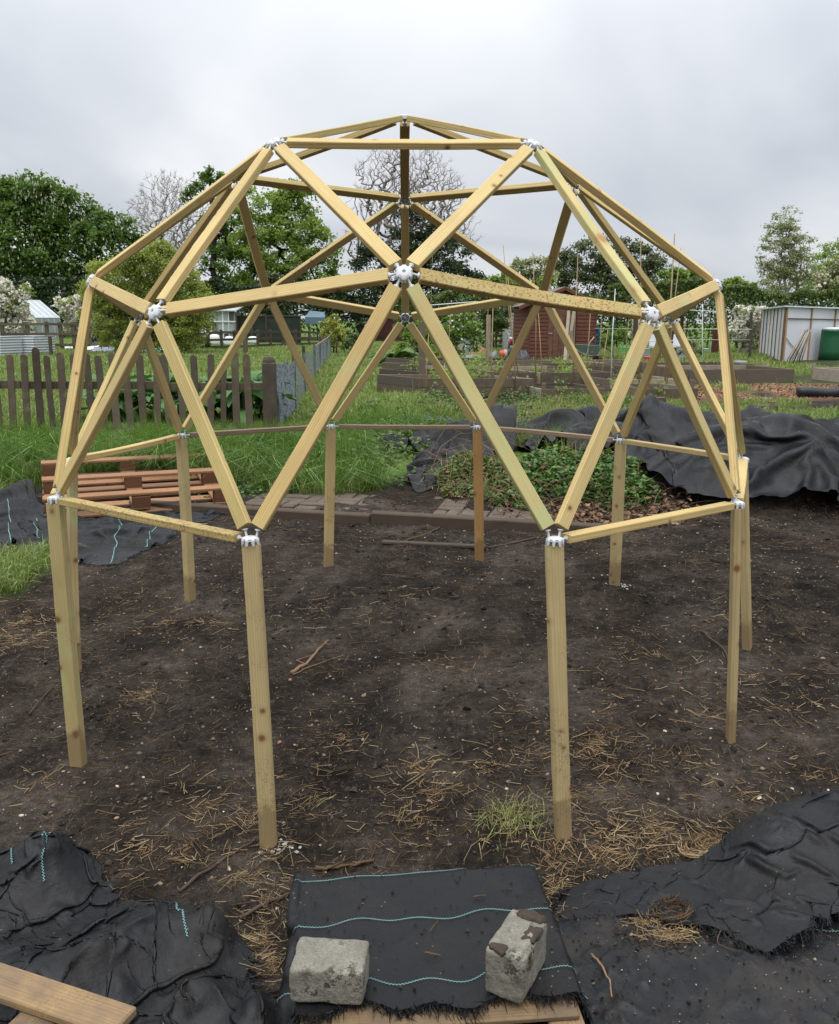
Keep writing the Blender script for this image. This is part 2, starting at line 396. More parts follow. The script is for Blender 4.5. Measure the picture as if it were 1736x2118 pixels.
def mat_ground():
    k = NM('earth_grass_and_bark')
    c = k.co('Object')
    at = lambda nm: (lambda a: a.outputs['Fac'])(k.n('ShaderNodeAttribute', attribute_name=nm))
    n1 = k.noise(c, 2.2, 5, .6); n2 = k.noise(c, 28, 5, .7); n3 = k.noise(c, 150, 3, .7)
    soil = k.ramp(n1, [(.32, (.0140, .0116, .0096)), (.50, (.0335, .0278, .0230)), (.66, (.066, .0560, .0475))])
    soil = k.mix(.85, soil, k.ramp(k.noise(c, 7, 5, .65), [(.34, (.50, .50, .51)), (.66, (1.32, 1.30, 1.26))]), 'MULTIPLY')
    soil = k.mix(.8, soil, k.ramp(n2, [(.30, (.55, .55, .56)), (.68, (1.35, 1.32, 1.28))]), 'MULTIPLY')
    soil = k.mix(.6, soil, k.ramp(n3, [(.35, (.6, .6, .6)), (.7, (1.5, 1.45, 1.4))]), 'MULTIPLY')
    v = k.n('ShaderNodeTexVoronoi'); k.l(c, v.inputs['Vector']); v.inputs['Scale'].default_value = 55
    sp = k.math('MULTIPLY', k.ramp(v.outputs['Distance'], [(.10, 1.0), (.16, 0.0)]), k.ramp(k.n('ShaderNodeSeparateColor').outputs[0] if False else k.noise(c, 9, 2), [(.45, 0.0), (.6, 1.0)]))
    soil = k.mix(k.math('MULTIPLY', sp, .55), soil, (.28, .25, .21))
    # fibrous scraps
    f1 = k.n('ShaderNodeMapping'); f1.inputs['Scale'].default_value = (1, .12, 1); f1.inputs['Rotation'].default_value = (0, 0, .5); k.l(c, f1.inputs['Vector'])
    f2 = k.n('ShaderNodeMapping'); f2.inputs['Scale'].default_value = (.12, 1, 1); f2.inputs['Rotation'].default_value = (0, 0, -.4); k.l(c, f2.inputs['Vector'])
    fb = k.math('MAXIMUM', k.ramp(k.noise(f1.outputs[0], 120, 2), [(.66, 0.0), (.70, 1.0)]), k.ramp(k.noise(f2.outputs[0], 120, 2), [(.66, 0.0), (.70, 1.0)]))
    soil = k.mix(k.math('MULTIPLY', fb, .35), soil, (.20, .145, .085))
    gr = k.ramp(k.noise(c, 1.1, 6, .7), [(.3, (.050, .085, .018)), (.5, (.085, .135, .032)), (.7, (.135, .175, .052))])
    gr = k.mix(.7, gr, k.ramp(k.noise(c, 22, 4, .8), [(.3, (.5, .5, .5)), (.7, (1.5, 1.5, 1.4))]), 'MULTIPLY')
    vc = k.n('ShaderNodeTexVoronoi'); k.l(c, vc.inputs['Vector']); vc.inputs['Scale'].default_value = 26
    chips = k.mix(.8, k.ramp(n2, [(.3, (.15, .075, .040)), (.7, (.36, .20, .12))]), vc.outputs['Color'], 'MULTIPLY')
    chips = k.mix(.55, chips, (.26, .15, .09))
    col = k.mix(at('grass'), soil, gr); col = k.mix(at('chips'), col, chips)
    b = k.bump(n2, .8, .025); b = k.bump(k.noise(c, 65, 4, .75), .8, .012, b); b = k.bump(n3, .6, .006, b)
    return k.fin(col, .95, .06)
M['ground'] = mat_ground()

# ---------------------------------------------------------------- dome geometry numbers
def sph(az, el): return np.array([sin(radians(az)) * cos(radians(el)), -cos(radians(az)) * cos(radians(el)), sin(radians(el))])
NODES = {}
_meas = {(0, 90): (965, 280), (-36, 58): (654, 340), (36, 58): (1271, 343), (180, 58): (965, 474), (-108, 58): (562, 424), (108, 58): (1371, 438),
  (0, 32): (963, 651), (-72, 32): (216, 668), (72, 32): (1711, 678), (-36, 27): (369, 744), (36, 27): (1555, 749), (-108, 27): (329, 751), (108, 27): (1600, 756), (180, 27): (966, 756),
  (-18, 0): (597, 1287), (18, 0): (1323, 1288), (-54, 0): (132, 1189), (54, 0): (1757, 1201), (-90, 0): (172, 1096), (90, 0): (1771, 1095),
  (-126, 0): (432, 1038), (126, 0): (1480, 1050), (-162, 0): (789, 1016), (162, 0): (1138, 1018)}
_el = {90: 90.0, 58: 58.283, 32: 31.717, 27: 26.565, 0: 0.0}
for key in list(_meas) + [(-144, 32), (144, 32)]:
    az, e_ = key
    q = sph(az, _el[e_]); yaw = .0045
    q = np.array([cos(yaw) * q[0] - sin(yaw) * q[1], sin(yaw) * q[0] + cos(yaw) * q[1], q[2] * .97094]) * S
    q[2] += HUBZ
    if key in _meas:                       # settle each joint where the real, slightly crooked frame has it
        d = ray(_meas[key][0] * .868, _meas[key][1] * .868); t = ((q - CAM) @ d) / (d @ d); q = CAM + d * t
    NODES[key] = q
_base = {-18: (639, 2018), 18: (1343, 2014), -54: (188, 1820), 54: (1743, 1749), 90: (1782, 1528), -90: (186, 1600), -126: (453, 1423), -162: (783, 1340), 162: (1142, 1353), 126: (1464, 1405)}
POSTB = {}
for az, u in _base.items():
    q = NODES[(az, 0)]; d = ray(u[0] * .868, u[1] * .868)
    # the foot: on the line of sight, where it passes nearest under the joint
    t = ((q - CAM)[:2] @ d[:2]) / (d[:2] @ d[:2]); POSTB[az] = CAM + d * t
    POSTXY.append((POSTB[az][0], POSTB[az][1]))

# ---------------------------------------------------------------- ground sheet
def axis(lo, hi, a, b, fine, g=1.09):
    mid = np.arange(a, b, fine); L_ = []; s_ = fine; v = a
    while v > lo: s_ *= g; v -= s_; L_.append(v)
    R_ = []; s_ = fine; v = mid[-1]
    while v < hi: s_ *= g; v += s_; R_.append(v)
    return np.concatenate([L_[::-1], mid, R_])
def grass_mask(x, y):
    n = fbm(x * 1.2, y * 1.2, 0, 21, 4)
    edge = 3.75 + .35 * n + .25 * np.sin(x * 2.1)
    edge = np.where(x > .8, edge + .8 * sstep(.8, 2, x), edge)
    back = sstep(edge - .18, edge + .18, y)
    left = sstep(-2.0 + .22 * n, -2.24 + .22 * n, x) * sstep(.75, 1.05, y + .25 * n) * (1 - sstep(1.62, 1.8, y - .5 * (x + 2.4)))
    left2 = sstep(-2.9, -3.3, x + .3 * n) * sstep(1.4, 1.8, y)
    g = np.maximum(np.maximum(back, left), left2)
    # worked beds beyond
    bare = sstep(.56, .64, vnoise(x * .5, y * .5, 0, 31)) * sstep(11, 13, y) * (1 - sstep(30, 34, y)) * sstep(2, 4, x)
    zone = sstep(10.4, 10.9, y) * (1 - sstep(21, 22, y)) * sstep(-.25, .0, x + .3 * fbm(y, x, 0, 3, 2)) * (1 - sstep(8.0, 9.0, x)); patch = sstep(.56, .66, vnoise(x * 1.3, y * 1.3, 0, 35))
    return g * (1 - .8 * bare) * (1 - zone * (1 - patch))
def chip_mask(x, y):
    n = .6 * fbm(x * .9, y * .9, 0, 44, 3)
    a = sstep(12.6, 13.1, y + n) * (1 - sstep(18.5, 19.5, y + n)) * sstep(4.2, 4.8, x + n) * (1 - sstep(6.4, 7.0, x + n))
    b = sstep(13.4, 13.9, y + n) * (1 - sstep(16.5, 17.5, y + n)) * sstep(7.1, 7.7, x + n)
    return np.clip(a + b, 0, 1)
gx = axis(-260, 260, -3.4, 3.4, .026); gy = axis(-60, 420, -2.6, 4.2, .026)
X, Y = np.meshgrid(gx, gy, indexing='ij')
Z = gz(X, Y)
far = np.hypot(X, Y)
nx_, ny_ = X.shape
I, J = np.meshgrid(np.arange(nx_ - 1), np.arange(ny_ - 1), indexing='ij'); I = I.ravel(); J = J.ravel()
F = np.stack([I * ny_ + J, (I + 1) * ny_ + J, (I + 1) * ny_ + J + 1, I * ny_ + J + 1], 1)
ground = link('ground', mesh_np('ground', np.stack([X, Y, Z], 2).reshape(-1, 3), F, M['ground'], True,
              {'grass': grass_mask(X, Y), 'chips': chip_mask(X, Y) * .95}))
tag(ground, 'dark bare soil plot running into rough allotment grass', kind='structure')
# ---------------------------------------------------------------- the geodesic dome
M['rail_dark'] = wood('weathered_rail', (.27, .19, .11), (.15, .10, .055), mould=.6, grey=(.20, .155, .11))
M['mortar'] = plain('spilled_post_mix', (.30, .29, .28), .9, .1, .3, 60, .5)
DOME = empty('geodesic_dome', (0, 0, 0), 0, 'unfinished geodesic dome frame of pale timber struts on ten posts', 'dome')
CEN = np.array([0, 0, HUBZ])
def strut_mesh(w, t, Ln, seed):
    r = np.random.default_rng(seed); n = 7
    zs = np.linspace(0, Ln, n); bow = r.normal(0, .0022, 2)
    b = .0022; V = []
    prof = [(-w / 2 + b, -t / 2), (w / 2 - b, -t / 2), (w / 2, -t / 2 + b), (w / 2, t / 2 - b), (w / 2 - b, t / 2), (-w / 2 + b, t / 2), (-w / 2, t / 2 - b), (-w / 2, -t / 2 + b)]
    for z in zs:
        s_ = sin(pi * z / Ln); jit = r.normal(0, .0003, 2)
        for x, y in prof: V.append((x + bow[0] * s_ + jit[0], y + bow[1] * s_ + jit[1], z))
    F = []
    for k in range(n - 1):
        for i in range(8): j = (i + 1) % 8; F.append([k * 8 + i, k * 8 + j, (k + 1) * 8 + j, (k + 1) * 8 + i])
    F += [[0, 7, 2, 1], [7, 6, 3, 2], [6, 5, 4, 3]]; e_ = (n - 1) * 8
    F += [[e_ + 1, e_ + 2, e_ + 7, e_], [e_ + 2, e_ + 3, e_ + 6, e_ + 7], [e_ + 3, e_ + 4, e_ + 5, e_ + 6]]
    return V, F
keys = list(NODES)
E_ = []
def near(a, b): return np.linalg.norm(sph(a[0], _el[a[1]]) - sph(b[0], _el[b[1]])) < .66
for i, a in enumerate(keys):
    for b in keys[i + 1:]:
        if near(a, b) and {a, b} != {(-18, 0), (18, 0)}: E_.append((a, b))
print('struts', len(E_))
special = {frozenset([(0, 32), (18, 0)]): ('strut_green', 'strut with green staining and round brown knots'),
           frozenset([(0, 32), (36, 27)]): ('strut_mould', 'strut with black mould speckles along its lower edge'),
           frozenset([(36, 27), (36, 58)]): ('strut_green', None),
           frozenset([(-54, 0), (-18, 0)]): ('strut_mould', None),
           frozenset([(18, 0), (54, 0)]): ('strut', None)}
conn = {}
for n, (a, b) in enumerate(E_):
    pa, pb = NODES[a], NODES[b]; ax = unit(pb - pa); eq = a[1] == 0 and b[1] == 0
    nrm = unit(np.array([0, 0, 1.0]) - ax * ax[2]) if eq else unit((pa + pb) / 2 - CEN)
    nrm = unit(nrm - ax * (nrm @ ax)); side = np.cross(nrm, ax)
    tr = .045; Ln = np.linalg.norm(pb - pa) - 2 * tr
    V, F = strut_mesh(.0410, .0240, Ln, n)
    mk, lb = special.get(frozenset([a, b]), ('strut', None))
    if eq and min(abs(a[0]), abs(b[0])) > 125: mk, lb = 'rail_dark', 'weathered brown rail at the back'
    me = mesh_np('strut', V, np.array(F), M[mk])
    o = link('strut', me, DOME, mw=basis(side, -nrm if False else nrm, ax, pa + ax * tr) if np.dot(np.cross(side, nrm), ax) > 0 else basis(-side, nrm, ax, pa + ax * tr))
    if lb: o['label'] = lb
    conn.setdefault(a, []).append(ax); conn.setdefault(b, []).append(-ax)

# hubs: domed white discs with a slotted skirt; every connector is a ball, pin and flange
def hub_mesh(angs, skirt=.013, r=.0262, wd=.30):
    n = 96; th = np.arange(n) * 2 * pi / n
    d = np.min(np.abs((th[:, None] - np.array(angs)[None] + pi) % (2 * pi) - pi), axis=1)   # distance to the nearest slot
    open_ = 1 - sstep(wd - .05, wd + .03, d)
    arch = np.sqrt(np.clip(1 - (d / wd) ** 2, 0, 1))
    rings = [(0.0, .0030, 0), (.0040, .0035, 0), (.0048, .0085, 0), (.0054, .0095, 0), (.0125, .0090, 0), (.0165, .0080, 1), (.0215, .0060, 2), (.0250, .0035, 3), (r, .0005, 3), (r, -skirt, 4), (r - .0045, -skirt, 4), (r - .006, -.002, 3), (.012, -.001, 0), (.0, -.001, 0)]
    V = []
    for rr, z, s_ in rings:
        zz = np.full(n, z); r2 = np.full(n, rr)
        if s_ == 2: zz = z - .0015 * open_
        if s_ == 3: r2 = rr - .0050 * open_ * (.6 + .4 * arch); zz = z - .002 * open_
        if s_ == 4: zz = z * (1 - open_) + (-.0012) * open_; r2 = rr - .0050 * open_ * (.6 + .4 * arch)
        V.append(np.stack([r2 * np.cos(th), r2 * np.sin(th), zz], 1))
    V = np.concatenate(V); m = len(rings)
    i, j = np.meshgrid(np.arange(m - 1), np.arange(n), indexing='ij'); i = i.ravel(); j = j.ravel(); k = (j + 1) % n
    return V, np.stack([i * n + k, i * n + j, (i + 1) * n + j, (i + 1) * n + k], 1)[:, ::-1]
def connector():
    m = MB()
    m.lathe([(.0, -.0065), (.0045, -.005), (.0065, 0), (.0052, .004), (.0038, .0065), (.0036, .022), (.0048, .0245), (.0085, .0262), (.0090, .0285), (.006, .0296), (0, .0298)], 14)
    return m.mesh('connector', M['white_plastic'], True)
CONN = connector()
bk = MB()                                   # the under plate seen from inside
for i in range(6):
    a = i * pi / 3 + .5; bk.box((.011 * cos(a), .011 * sin(a), -.010), (.022, .006, .004), rz(a), .001)
bk.lathe([(0, -.006), (.010, -.006), (.012, -.009), (.007, -.013), (.0055, -.017), (0, -.017)], 12)
BACK = bk.mesh('back_plate', M['steel'], True)
for key in keys:
    c = NODES[key]; eq = key[1] == 0
    nn = np.array([0, 0, 1.0]) if eq else unit(c - CEN); nn[2] = max(nn[2], -1)
    ref = unit(np.cross([0, 0, 1.0], nn)) if abs(nn[2]) < .99 else np.array([1.0, 0, 0])
    vv = np.cross(nn, ref)
    dirs = conn[key]
    angs = [atan2(d @ vv, d @ ref) for d in dirs]
    slots = list(angs)
    if eq: slots = [k * pi / 4 + .1 for k in range(8)]
    V, F = hub_mesh(slots, .015 if eq else .011, wd=.23 if eq else .27)
    h = link('hub', mesh_np('hub', V, F, M['white_plastic'], False), DOME, mw=basis(ref, vv, nn, c + nn * .002))
    for d, an in zip(dirs, angs):
        rad = cos(an) * ref + sin(an) * vv
        st = c + rad * .0165 + nn * .001
        en = c + d * .0465
        ax = unit(en - st); u = unit(np.cross(ax, [0.3, .1, 1])); w_ = np.cross(ax, u)
        Ml = basis(ref, vv, nn, c + nn * .002).inverted() @ basis(u, w_, ax, st)
        link('connector', CONN, h, mw=Ml)
    if not eq: link('back_plate', BACK, h, mw=Matrix.Identity(4))

# posts
def post_mesh(H, seed, half):
    r = np.random.default_rng(seed); w = .0265; pr = []
    if half:                                 # round fronted stake
        for i in range(13): a = pi * (1 + i / 12); pr.append((w * cos(a), .6 * w * sin(a)))
        pr += [(w, .012), (w - .003, .015), (-w + .003, .015), (-w, .012)]
    else:
        b = .004; d = .019
        pr = [(-w + b, -d), (w - b, -d), (w - .001, -d + .001), (w, -d + b), (w, d - b), (w - b, d), (-w + b, d), (-w, d - b), (-w, -d + b), (-w + .001, -d + .001)]
    n = len(pr); m = 16; V = []; b1 = r.normal(0, .004, 2)
    for k in range(m):
        z = -.12 + (H + .12) * k / (m - 1); s_ = sin(pi * k / (m - 1)); sc = 1 + .012 * r.normal()
        V += [(x * sc + b1[0] * s_, y * sc + b1[1] * s_, z) for x, y in pr]
    V += [(0, 0, H + .0005)]
    F4 = [[k * n + i, k * n + (i + 1) % n, (k + 1) * n + (i + 1) % n, (k + 1) * n + i] for k in range(m - 1) for i in range(n)]
    F3 = [[(m - 1) * n + i, (m - 1) * n + (i + 1) % n, m * n] for i in range(n)]
    return mesh_np('post', V, [np.array(F3), np.array(F4)], M['post'])
for n, (az, b) in enumerate(POSTB.items()):
    top = NODES[(az, 0)] - np.array([0, 0, .0135]); b = b.copy(); b[2] = gz(b[0], b[1])
    H = np.linalg.norm(top - b); ax = unit(top - b)
    out_ = unit(np.array([b[0], b[1] - 0.0, 0])); side = unit(np.cross(ax, out_)); fr = np.cross(ax, side)
    me = post_mesh(H, 50 + n, az in (-18, 18, 54))
    # local -Y faces outwards
    yax = -unit(out_ - ax * (out_ @ ax)); xax = np.cross(yax, ax)
    tw = {-54: .7, -90: .55, -18: .15, 18: -.2, 90: -.5, 54: .5}.get(az, .1)
    x2 = cos(tw) * xax + sin(tw) * yax; y2 = np.cross(ax, x2)
    if az == 162: me.materials[0] = M['post_brown']
    o = link('post', me, DOME, mw=basis(x2, y2, ax, b))
    if az == 162: o['label'] = 'reddish brown post at the back'
    if az in (-18, 126):                     # spilled post mix
        mm = MB(); r = np.random.default_rng(az + 200)
        for q in range(30):
            a = r.uniform(0, 2 * pi); d_ = r.uniform(.02, .05) if q % 4 else r.uniform(.03, .09); x_ = b[0] + d_ * cos(a) + .03; y_ = b[1] + d_ * sin(a) * .8
            s_ = r.uniform(.003, .009); mm.box((x_, y_, gz(x_, y_) + .001), (s_ * 1.6, s_ * 1.3, s_ * .6), rz(r.uniform(0, 6)), s_ * .2)
        tag(mm.build('post_mix', M['mortar'], DOME), kind='stuff')
z3 = np.array([0, 0, 1.0])
# ---------------------------------------------------------------- trees and shrubs
M['leaf_chestnut'] = leafmat('chestnut_leaf', (.050, .098, .020), (.092, .165, .034), (.17, .25, .062), trans=.3)
M['leaf_fresh'] = leafmat('fresh_leaf', (.12, .18, .040), (.19, .27, .062), (.28, .36, .10), trans=.4)
M['leaf_willow'] = leafmat('willow_leaf', (.15, .19, .045), (.23, .27, .065), (.33, .36, .10), trans=.4)
M['leaf_dark'] = leafmat('dark_evergreen_leaf', (.022, .040, .015), (.036, .060, .021), (.060, .088, .032), trans=.1)
M['leaf_hedge'] = leafmat('hedge_leaf', (.050, .085, .022), (.085, .130, .034), (.15, .19, .06), trans=.2)
M['leaf_grey'] = leafmat('greyish_leaf', (.17, .20, .11), (.24, .27, .15), (.34, .36, .22), trans=.3)
M['leaf_olive'] = leafmat('olive_leaf', (.060, .085, .036), (.095, .120, .052), (.14, .16, .075), trans=.2)
M['leaf_bright'] = leafmat('bright_leaf', (.10, .17, .03), (.15, .24, .045), (.24, .33, .08), trans=.3)
M['leaf_conifer'] = leafmat('golden_conifer_leaf', (.16, .19, .03), (.30, .32, .05), (.46, .46, .10), trans=.2)
M['blossom'] = leafmat('blossom_petal', (.55, .50, .46), (.72, .68, .64), (.80, .78, .74), trans=.2)
M['blossom_pale'] = leafmat('cream_blossom', (.40, .38, .28), (.55, .52, .40), (.62, .60, .48), trans=.2)
M['purple'] = leafmat('purple_flower', (.25, .14, .26), (.38, .22, .38), None, trans=.1)
M['bark'] = plain('bark', (.065, .052, .040), .9, .1, .4, 6, .5)
M['bark_grey'] = plain('pale_bark', (.30, .27, .25), .9, .1, .25, 6, .4)
M['bark_mid'] = plain('grey_brown_bark', (.24, .21, .19), .9, .1, .25, 6, .4)
M['bark_dark'] = plain('dark_bark', (.035, .028, .022), .9, .1, .4, 6, .5)

def leaf_cloud(P, size, r, up=0.35, fold=False, aspect=.6, N=None):
    """P (n,3) positions -> vertices and faces of randomly turned leaf quads"""
    n = len(P); s = size * r.uniform(.6, 1.35, n)
    d = r.normal(size=(n, 3)); d /= np.linalg.norm(d, axis=1)[:, None]
    nn = r.normal(size=(n, 3)) * .9 + np.array([0, 0, up])
    if N is not None: nn = nn * .6 + N * .9
    u = np.cross(nn, d); u /= np.linalg.norm(u, axis=1)[:, None] + 1e-9
    w = np.cross(nn, u); w /= np.linalg.norm(w, axis=1)[:, None] + 1e-9
    a = u * s[:, None] * .5; b = w * s[:, None] * .5 * aspect
    V = np.stack([P - a, P + b, P + a, P - b], 1).reshape(-1, 3)
    F = np.arange(n * 4).reshape(n, 4)
    return V, F

def tree(name, label, cat, Yd, lobes, base, count, lsize, lmat, bark='bark', attract=500, bare=False, group=None, shell=.55, tr=.16, extra=None, tdepth=.7, twig=.012, seed=1, up=.9, crownname='crown', straggle=.12, clump=.16, gap=-.28):
    """lobes (px, py, radius px) in the photo at depth Yd; base (px, py) of the trunk.  The limbs grow towards points spread through the lobes."""
    r = np.random.default_rng(seed)
    b = atY(base[0], base[1], Yd); b[2] = gh(b[0], b[1]) - .1
    sc = (Yd - CAM[1]) / FPX
    C = []; R = []
    for px, py, pr in lobes:
        c = atY(px, py, Yd); c[1] += r.uniform(-.5, .5) * pr * sc * tdepth; C.append(c); R.append(pr * sc)
    C = np.array(C); R = np.array(R)
    wts = R ** 2.2 / (R ** 2.2).sum()
    def sample(n, sh):
        i = r.choice(len(C), n, p=wts); d = r.normal(size=(n, 3)); d /= np.linalg.norm(d, axis=1)[:, None]
        rad = (sh + (1 - sh) * r.uniform(0, 1, n)) ** .7 if sh > 0 else r.uniform(0, 1, n) ** .4
        rad = rad * (1 + .22 * fbm(d[:, 0] * 2.3 + i * 7.1, d[:, 1] * 2.3, d[:, 2] * 2.3, seed, 3))
        return C[i] + d * (R[i] * rad)[:, None] * np.array([1, .85, 1]), d
    A, _ = sample(attract, 0 if bare else .3)
    A = A[A[:, 2] > gh(A[:, 0], A[:, 1]) + .2]
    A = A[np.argsort(np.linalg.norm(A - b, axis=1))]
    zt = C[:, 2].mean(); low = (C[:, 2] - R).min()
    nodes = [b]; par = [-1]
    top = np.array([C[:, 0].mean(), C[:, 1].mean(), zt])
    k = max(3, int(np.linalg.norm(top - b) / .8))
    for i in range(1, k + 1):
        t = i / k; nodes.append(b + (top - b) * t + np.array([r.normal(), r.normal(), 0]) * .02 * np.linalg.norm(top - b) * sin(pi * t)); par.append(len(nodes) - 2)
    arr = np.zeros((attract * 8 + 200, 3)); arr[:len(nodes)] = nodes; nn_ = len(nodes); par = par + [0] * (len(arr) - len(par))
    hroot = np.zeros(len(arr)); 
    hroot[1:nn_] = np.arange(1, nn_)
    tips = []
    stepl = np.mean(R) * .25
    for a in A:
        dd = arr[:nn_] - a; dist = np.sqrt((dd ** 2).sum(1)) + .9 * np.maximum(0, dd[:, 2] + .15 * np.abs(dd[:, 0]))
        dist[0] = 1e9; j = int(np.argmin(dist)); p0 = arr[j]; Ld = np.linalg.norm(a - p0)
        m = int(np.clip(Ld / stepl, 1, 6)); prev = j
        sag = np.array([r.normal(), r.normal(), .6 + r.normal() * .5]) * Ld * .05
        for q in range(1, m + 1):
            if nn_ >= len(arr): break
            t = q / m; arr[nn_] = p0 + (a - p0) * t + sag * sin(pi * t); par[nn_] = prev; prev = nn_; nn_ += 1
        tips.append(prev)
    w = np.zeros(nn_); ch = np.zeros(nn_, int)
    for i in range(1, nn_): ch[par[i]] += 1
    w[ch == 0] = 1
    for i in range(nn_ - 1, 0, -1): w[par[i]] += max(w[i], 0)
    H = C[:, 2].max() + R.max() - b[2]
    rad = twig * np.maximum(w, 1) ** .5; rad = rad * min(1.6, max(.5, (tr * H / 8) / rad[0])) if rad[0] > 0 else rad
    i = np.arange(1, nn_); P0 = arr[np.array(par[1:nn_])]; P1 = arr[1:nn_]; r0 = rad[np.array(par[1:nn_])]; r1 = rad[1:nn_]
    r0 = np.minimum(r0, r1 * 1.5 + .004)
    T = P1 - P0; T /= np.linalg.norm(T, axis=1)[:, None] + 1e-9
    u = np.cross(T, [.31, .17, .93]); u /= np.linalg.norm(u, axis=1)[:, None] + 1e-9; v = np.cross(T, u)
    big = r1 > .05
    obj_ = empty(name, b, 0, label, cat, group)
    mb = MB()
    for sel, ns in ((big, 8), (~big, 3)):
        if not sel.any(): continue
        a = np.arange(ns) * 2 * pi / ns
        ring = u[sel][:, None] * np.cos(a)[None, :, None] + v[sel][:, None] * np.sin(a)[None, :, None]
        V = np.concatenate([P0[sel][:, None] + ring * r0[sel][:, None, None], P1[sel][:, None] + ring * r1[sel][:, None, None]], 1)
        n = sel.sum(); q = np.arange(ns); k2 = (q + 1) % ns
        F = (np.arange(n) * 2 * ns)[:, None, None] + np.stack([q, k2, ns + k2, ns + q], 1)[None]
        mb.add(V.reshape(-1, 3) - b, F.reshape(-1, 4))
    if bare:                                    # fine twigs
        tp = arr[:nn_][ch == 0]; td = np.repeat(tp, 7, 0); n = len(td)
        e = td + (r.normal(size=(n, 3)) * .6 + unit(np.array([0, 0, 1])) * .5 + (td - top) / (np.linalg.norm(td - top, axis=1)[:, None] + .1) * .7) * np.mean(R) * .14
        s = td + r.normal(size=(n, 3)) * .02; mid = (s + e) / 2 + r.normal(size=(n, 3)) * np.mean(R) * .02
        ww = twig * .55; off = np.cross(e - s, r.normal(size=(n, 3))); off /= np.linalg.norm(off, axis=1)[:, None]; off *= ww
        o2 = np.cross(off, e - s); o2 /= np.linalg.norm(o2, axis=1)[:, None]; o2 *= ww
        V = np.stack([s - off, s + off, s + o2, mid - off * .8, mid + off * .8, mid + o2 * .8, e], 1)
        F4 = np.array([[0, 1, 4, 3], [1, 2, 5, 4], [2, 0, 3, 5]]); F3 = np.array([[3, 4, 6], [4, 5, 6], [5, 3, 6]])
        bi = (np.arange(n) * 7)[:, None, None]
        mb.add2(V.reshape(-1, 3) - b, (bi + F3[None]).reshape(-1, 3), (bi + F4[None]).reshape(-1, 4))
    mb.build('trunk', M[bark], obj_, True)
    if count:
        tp = arr[:nn_][ch == 0]; n1 = int(count * (.80 if len(tp) else 0)); n2 = count - n1
        P = []
        cl = R.mean() * clump
        if len(tp):
            q = r.choice(len(tp), n1); off = r.normal(size=(n1, 3)) * cl * np.array([1, 1, .70]); t_ = tp[q] + off; P.append(t_[fbm(t_[:, 0] / R.mean() * 3.4, t_[:, 1] / R.mean() * 3.4, t_[:, 2] / R.mean() * 3.4, seed + 5, 3) > gap])
        s_, d_ = sample(n2, shell); 
        keep = fbm(s_[:, 0] / R.mean() * 2.6, s_[:, 1] / R.mean() * 2.6, s_[:, 2] / R.mean() * 2.6, seed + 3, 3) > -straggle; P.append(s_[keep])
        P = np.concatenate(P); P = P[P[:, 2] > gh(P[:, 0], P[:, 1]) + .05]
        V, F = leaf_cloud(P, lsize, r, up)
        tag(link(crownname, mesh_np(crownname, V - b, F, M[lmat]), obj_), kind='stuff')
    if extra:
        kind, ne, se, mt, nm = extra
        s_, d_ = sample(ne * 2, .8)
        s_ = s_[fbm(s_[:, 0] / R.mean() * 3, s_[:, 1] / R.mean() * 3, s_[:, 2] / R.mean() * 3, seed + 9, 2) > -.05][:ne] if kind != 'spike' else s_[d_[:, 2] > -.1][:ne]
        if kind == 'spike':
            n = len(s_); up_ = np.array([0, 0, se * 1.6]); V = []
            a = np.array([[1, 0, 0], [-.5, .8, 0], [-.5, -.8, 0]]) * se * .32
            V = np.concatenate([s_[:, None] + a[None], (s_ + up_)[:, None]], 1); F = (np.arange(n) * 4)[:, None, None] + np.array([[0, 1, 3], [1, 2, 3], [2, 0, 3]])[None]
            tag(link(nm, mesh_np(nm, V.reshape(-1, 3) - b, F.reshape(-1, 3), M[mt]), obj_), kind='stuff')
        else:
            V, F = leaf_cloud(s_, se, r, .3, aspect=.9)
            tag(link(nm, mesh_np(nm, V - b, F, M[mt]), obj_), kind='stuff')
    return obj_

# farthest first
tree('tree', 'distant bare pale grey tree above the left side of the dome', 'tree', 78, [(345, 430, 62), (300, 445, 40), (395, 420, 50), (370, 500, 60), (350, 380, 26), (330, 520, 45)], (372, 660), 0, .2, 'leaf_grey', 'bark_grey', 1700, True, twig=.018, seed=3)
tree('tree', 'large bare tree with ivy clad lower limbs framed in the middle of the dome', 'tree', 57, [(800, 370, 62), (870, 375, 66), (760, 430, 50), (920, 440, 60), (840, 460, 80), (960, 480, 38), (745, 500, 40), (815, 330, 28), (880, 335, 30), (930, 385, 34)], (842, 690), 0, .2, 'leaf_grey', 'bark_mid', 2100, True, tr=.22, twig=.011, seed=11)
tree('tree', 'dark ivy covered evergreen tree directly behind the top of the dome', 'tree', 55, [(790, 560, 62), (850, 520, 55), (910, 545, 62), (945, 590, 50), (800, 620, 60), (880, 620, 66), (840, 460, 32), (935, 640, 46), (770, 515, 28), (765, 650, 40), (905, 480, 26)], (850, 715), 36000, .18, 'leaf_dark', 'bark_dark', 350, seed=12, straggle=.2)
tree('tree', 'tall dark green chestnut tree with pale flower spikes at the left edge', 'tree', 60, [(60, 460, 88), (150, 470, 72), (20, 430, 62), (105, 425, 58), (-60, 480, 90), (40, 540, 92), (130, 550, 78), (200, 520, 52), (235, 500, 46), (30, 610, 80), (120, 620, 62), (250, 480, 36), (170, 600, 56)], (75, 712), 90000, .27, 'leaf_chestnut', 'bark_dark', 520, extra=('spike', 1500, .14, 'blossom_pale', 'flower_spike'), seed=4, shell=.75, straggle=.0, clump=.17, gap=-.08)
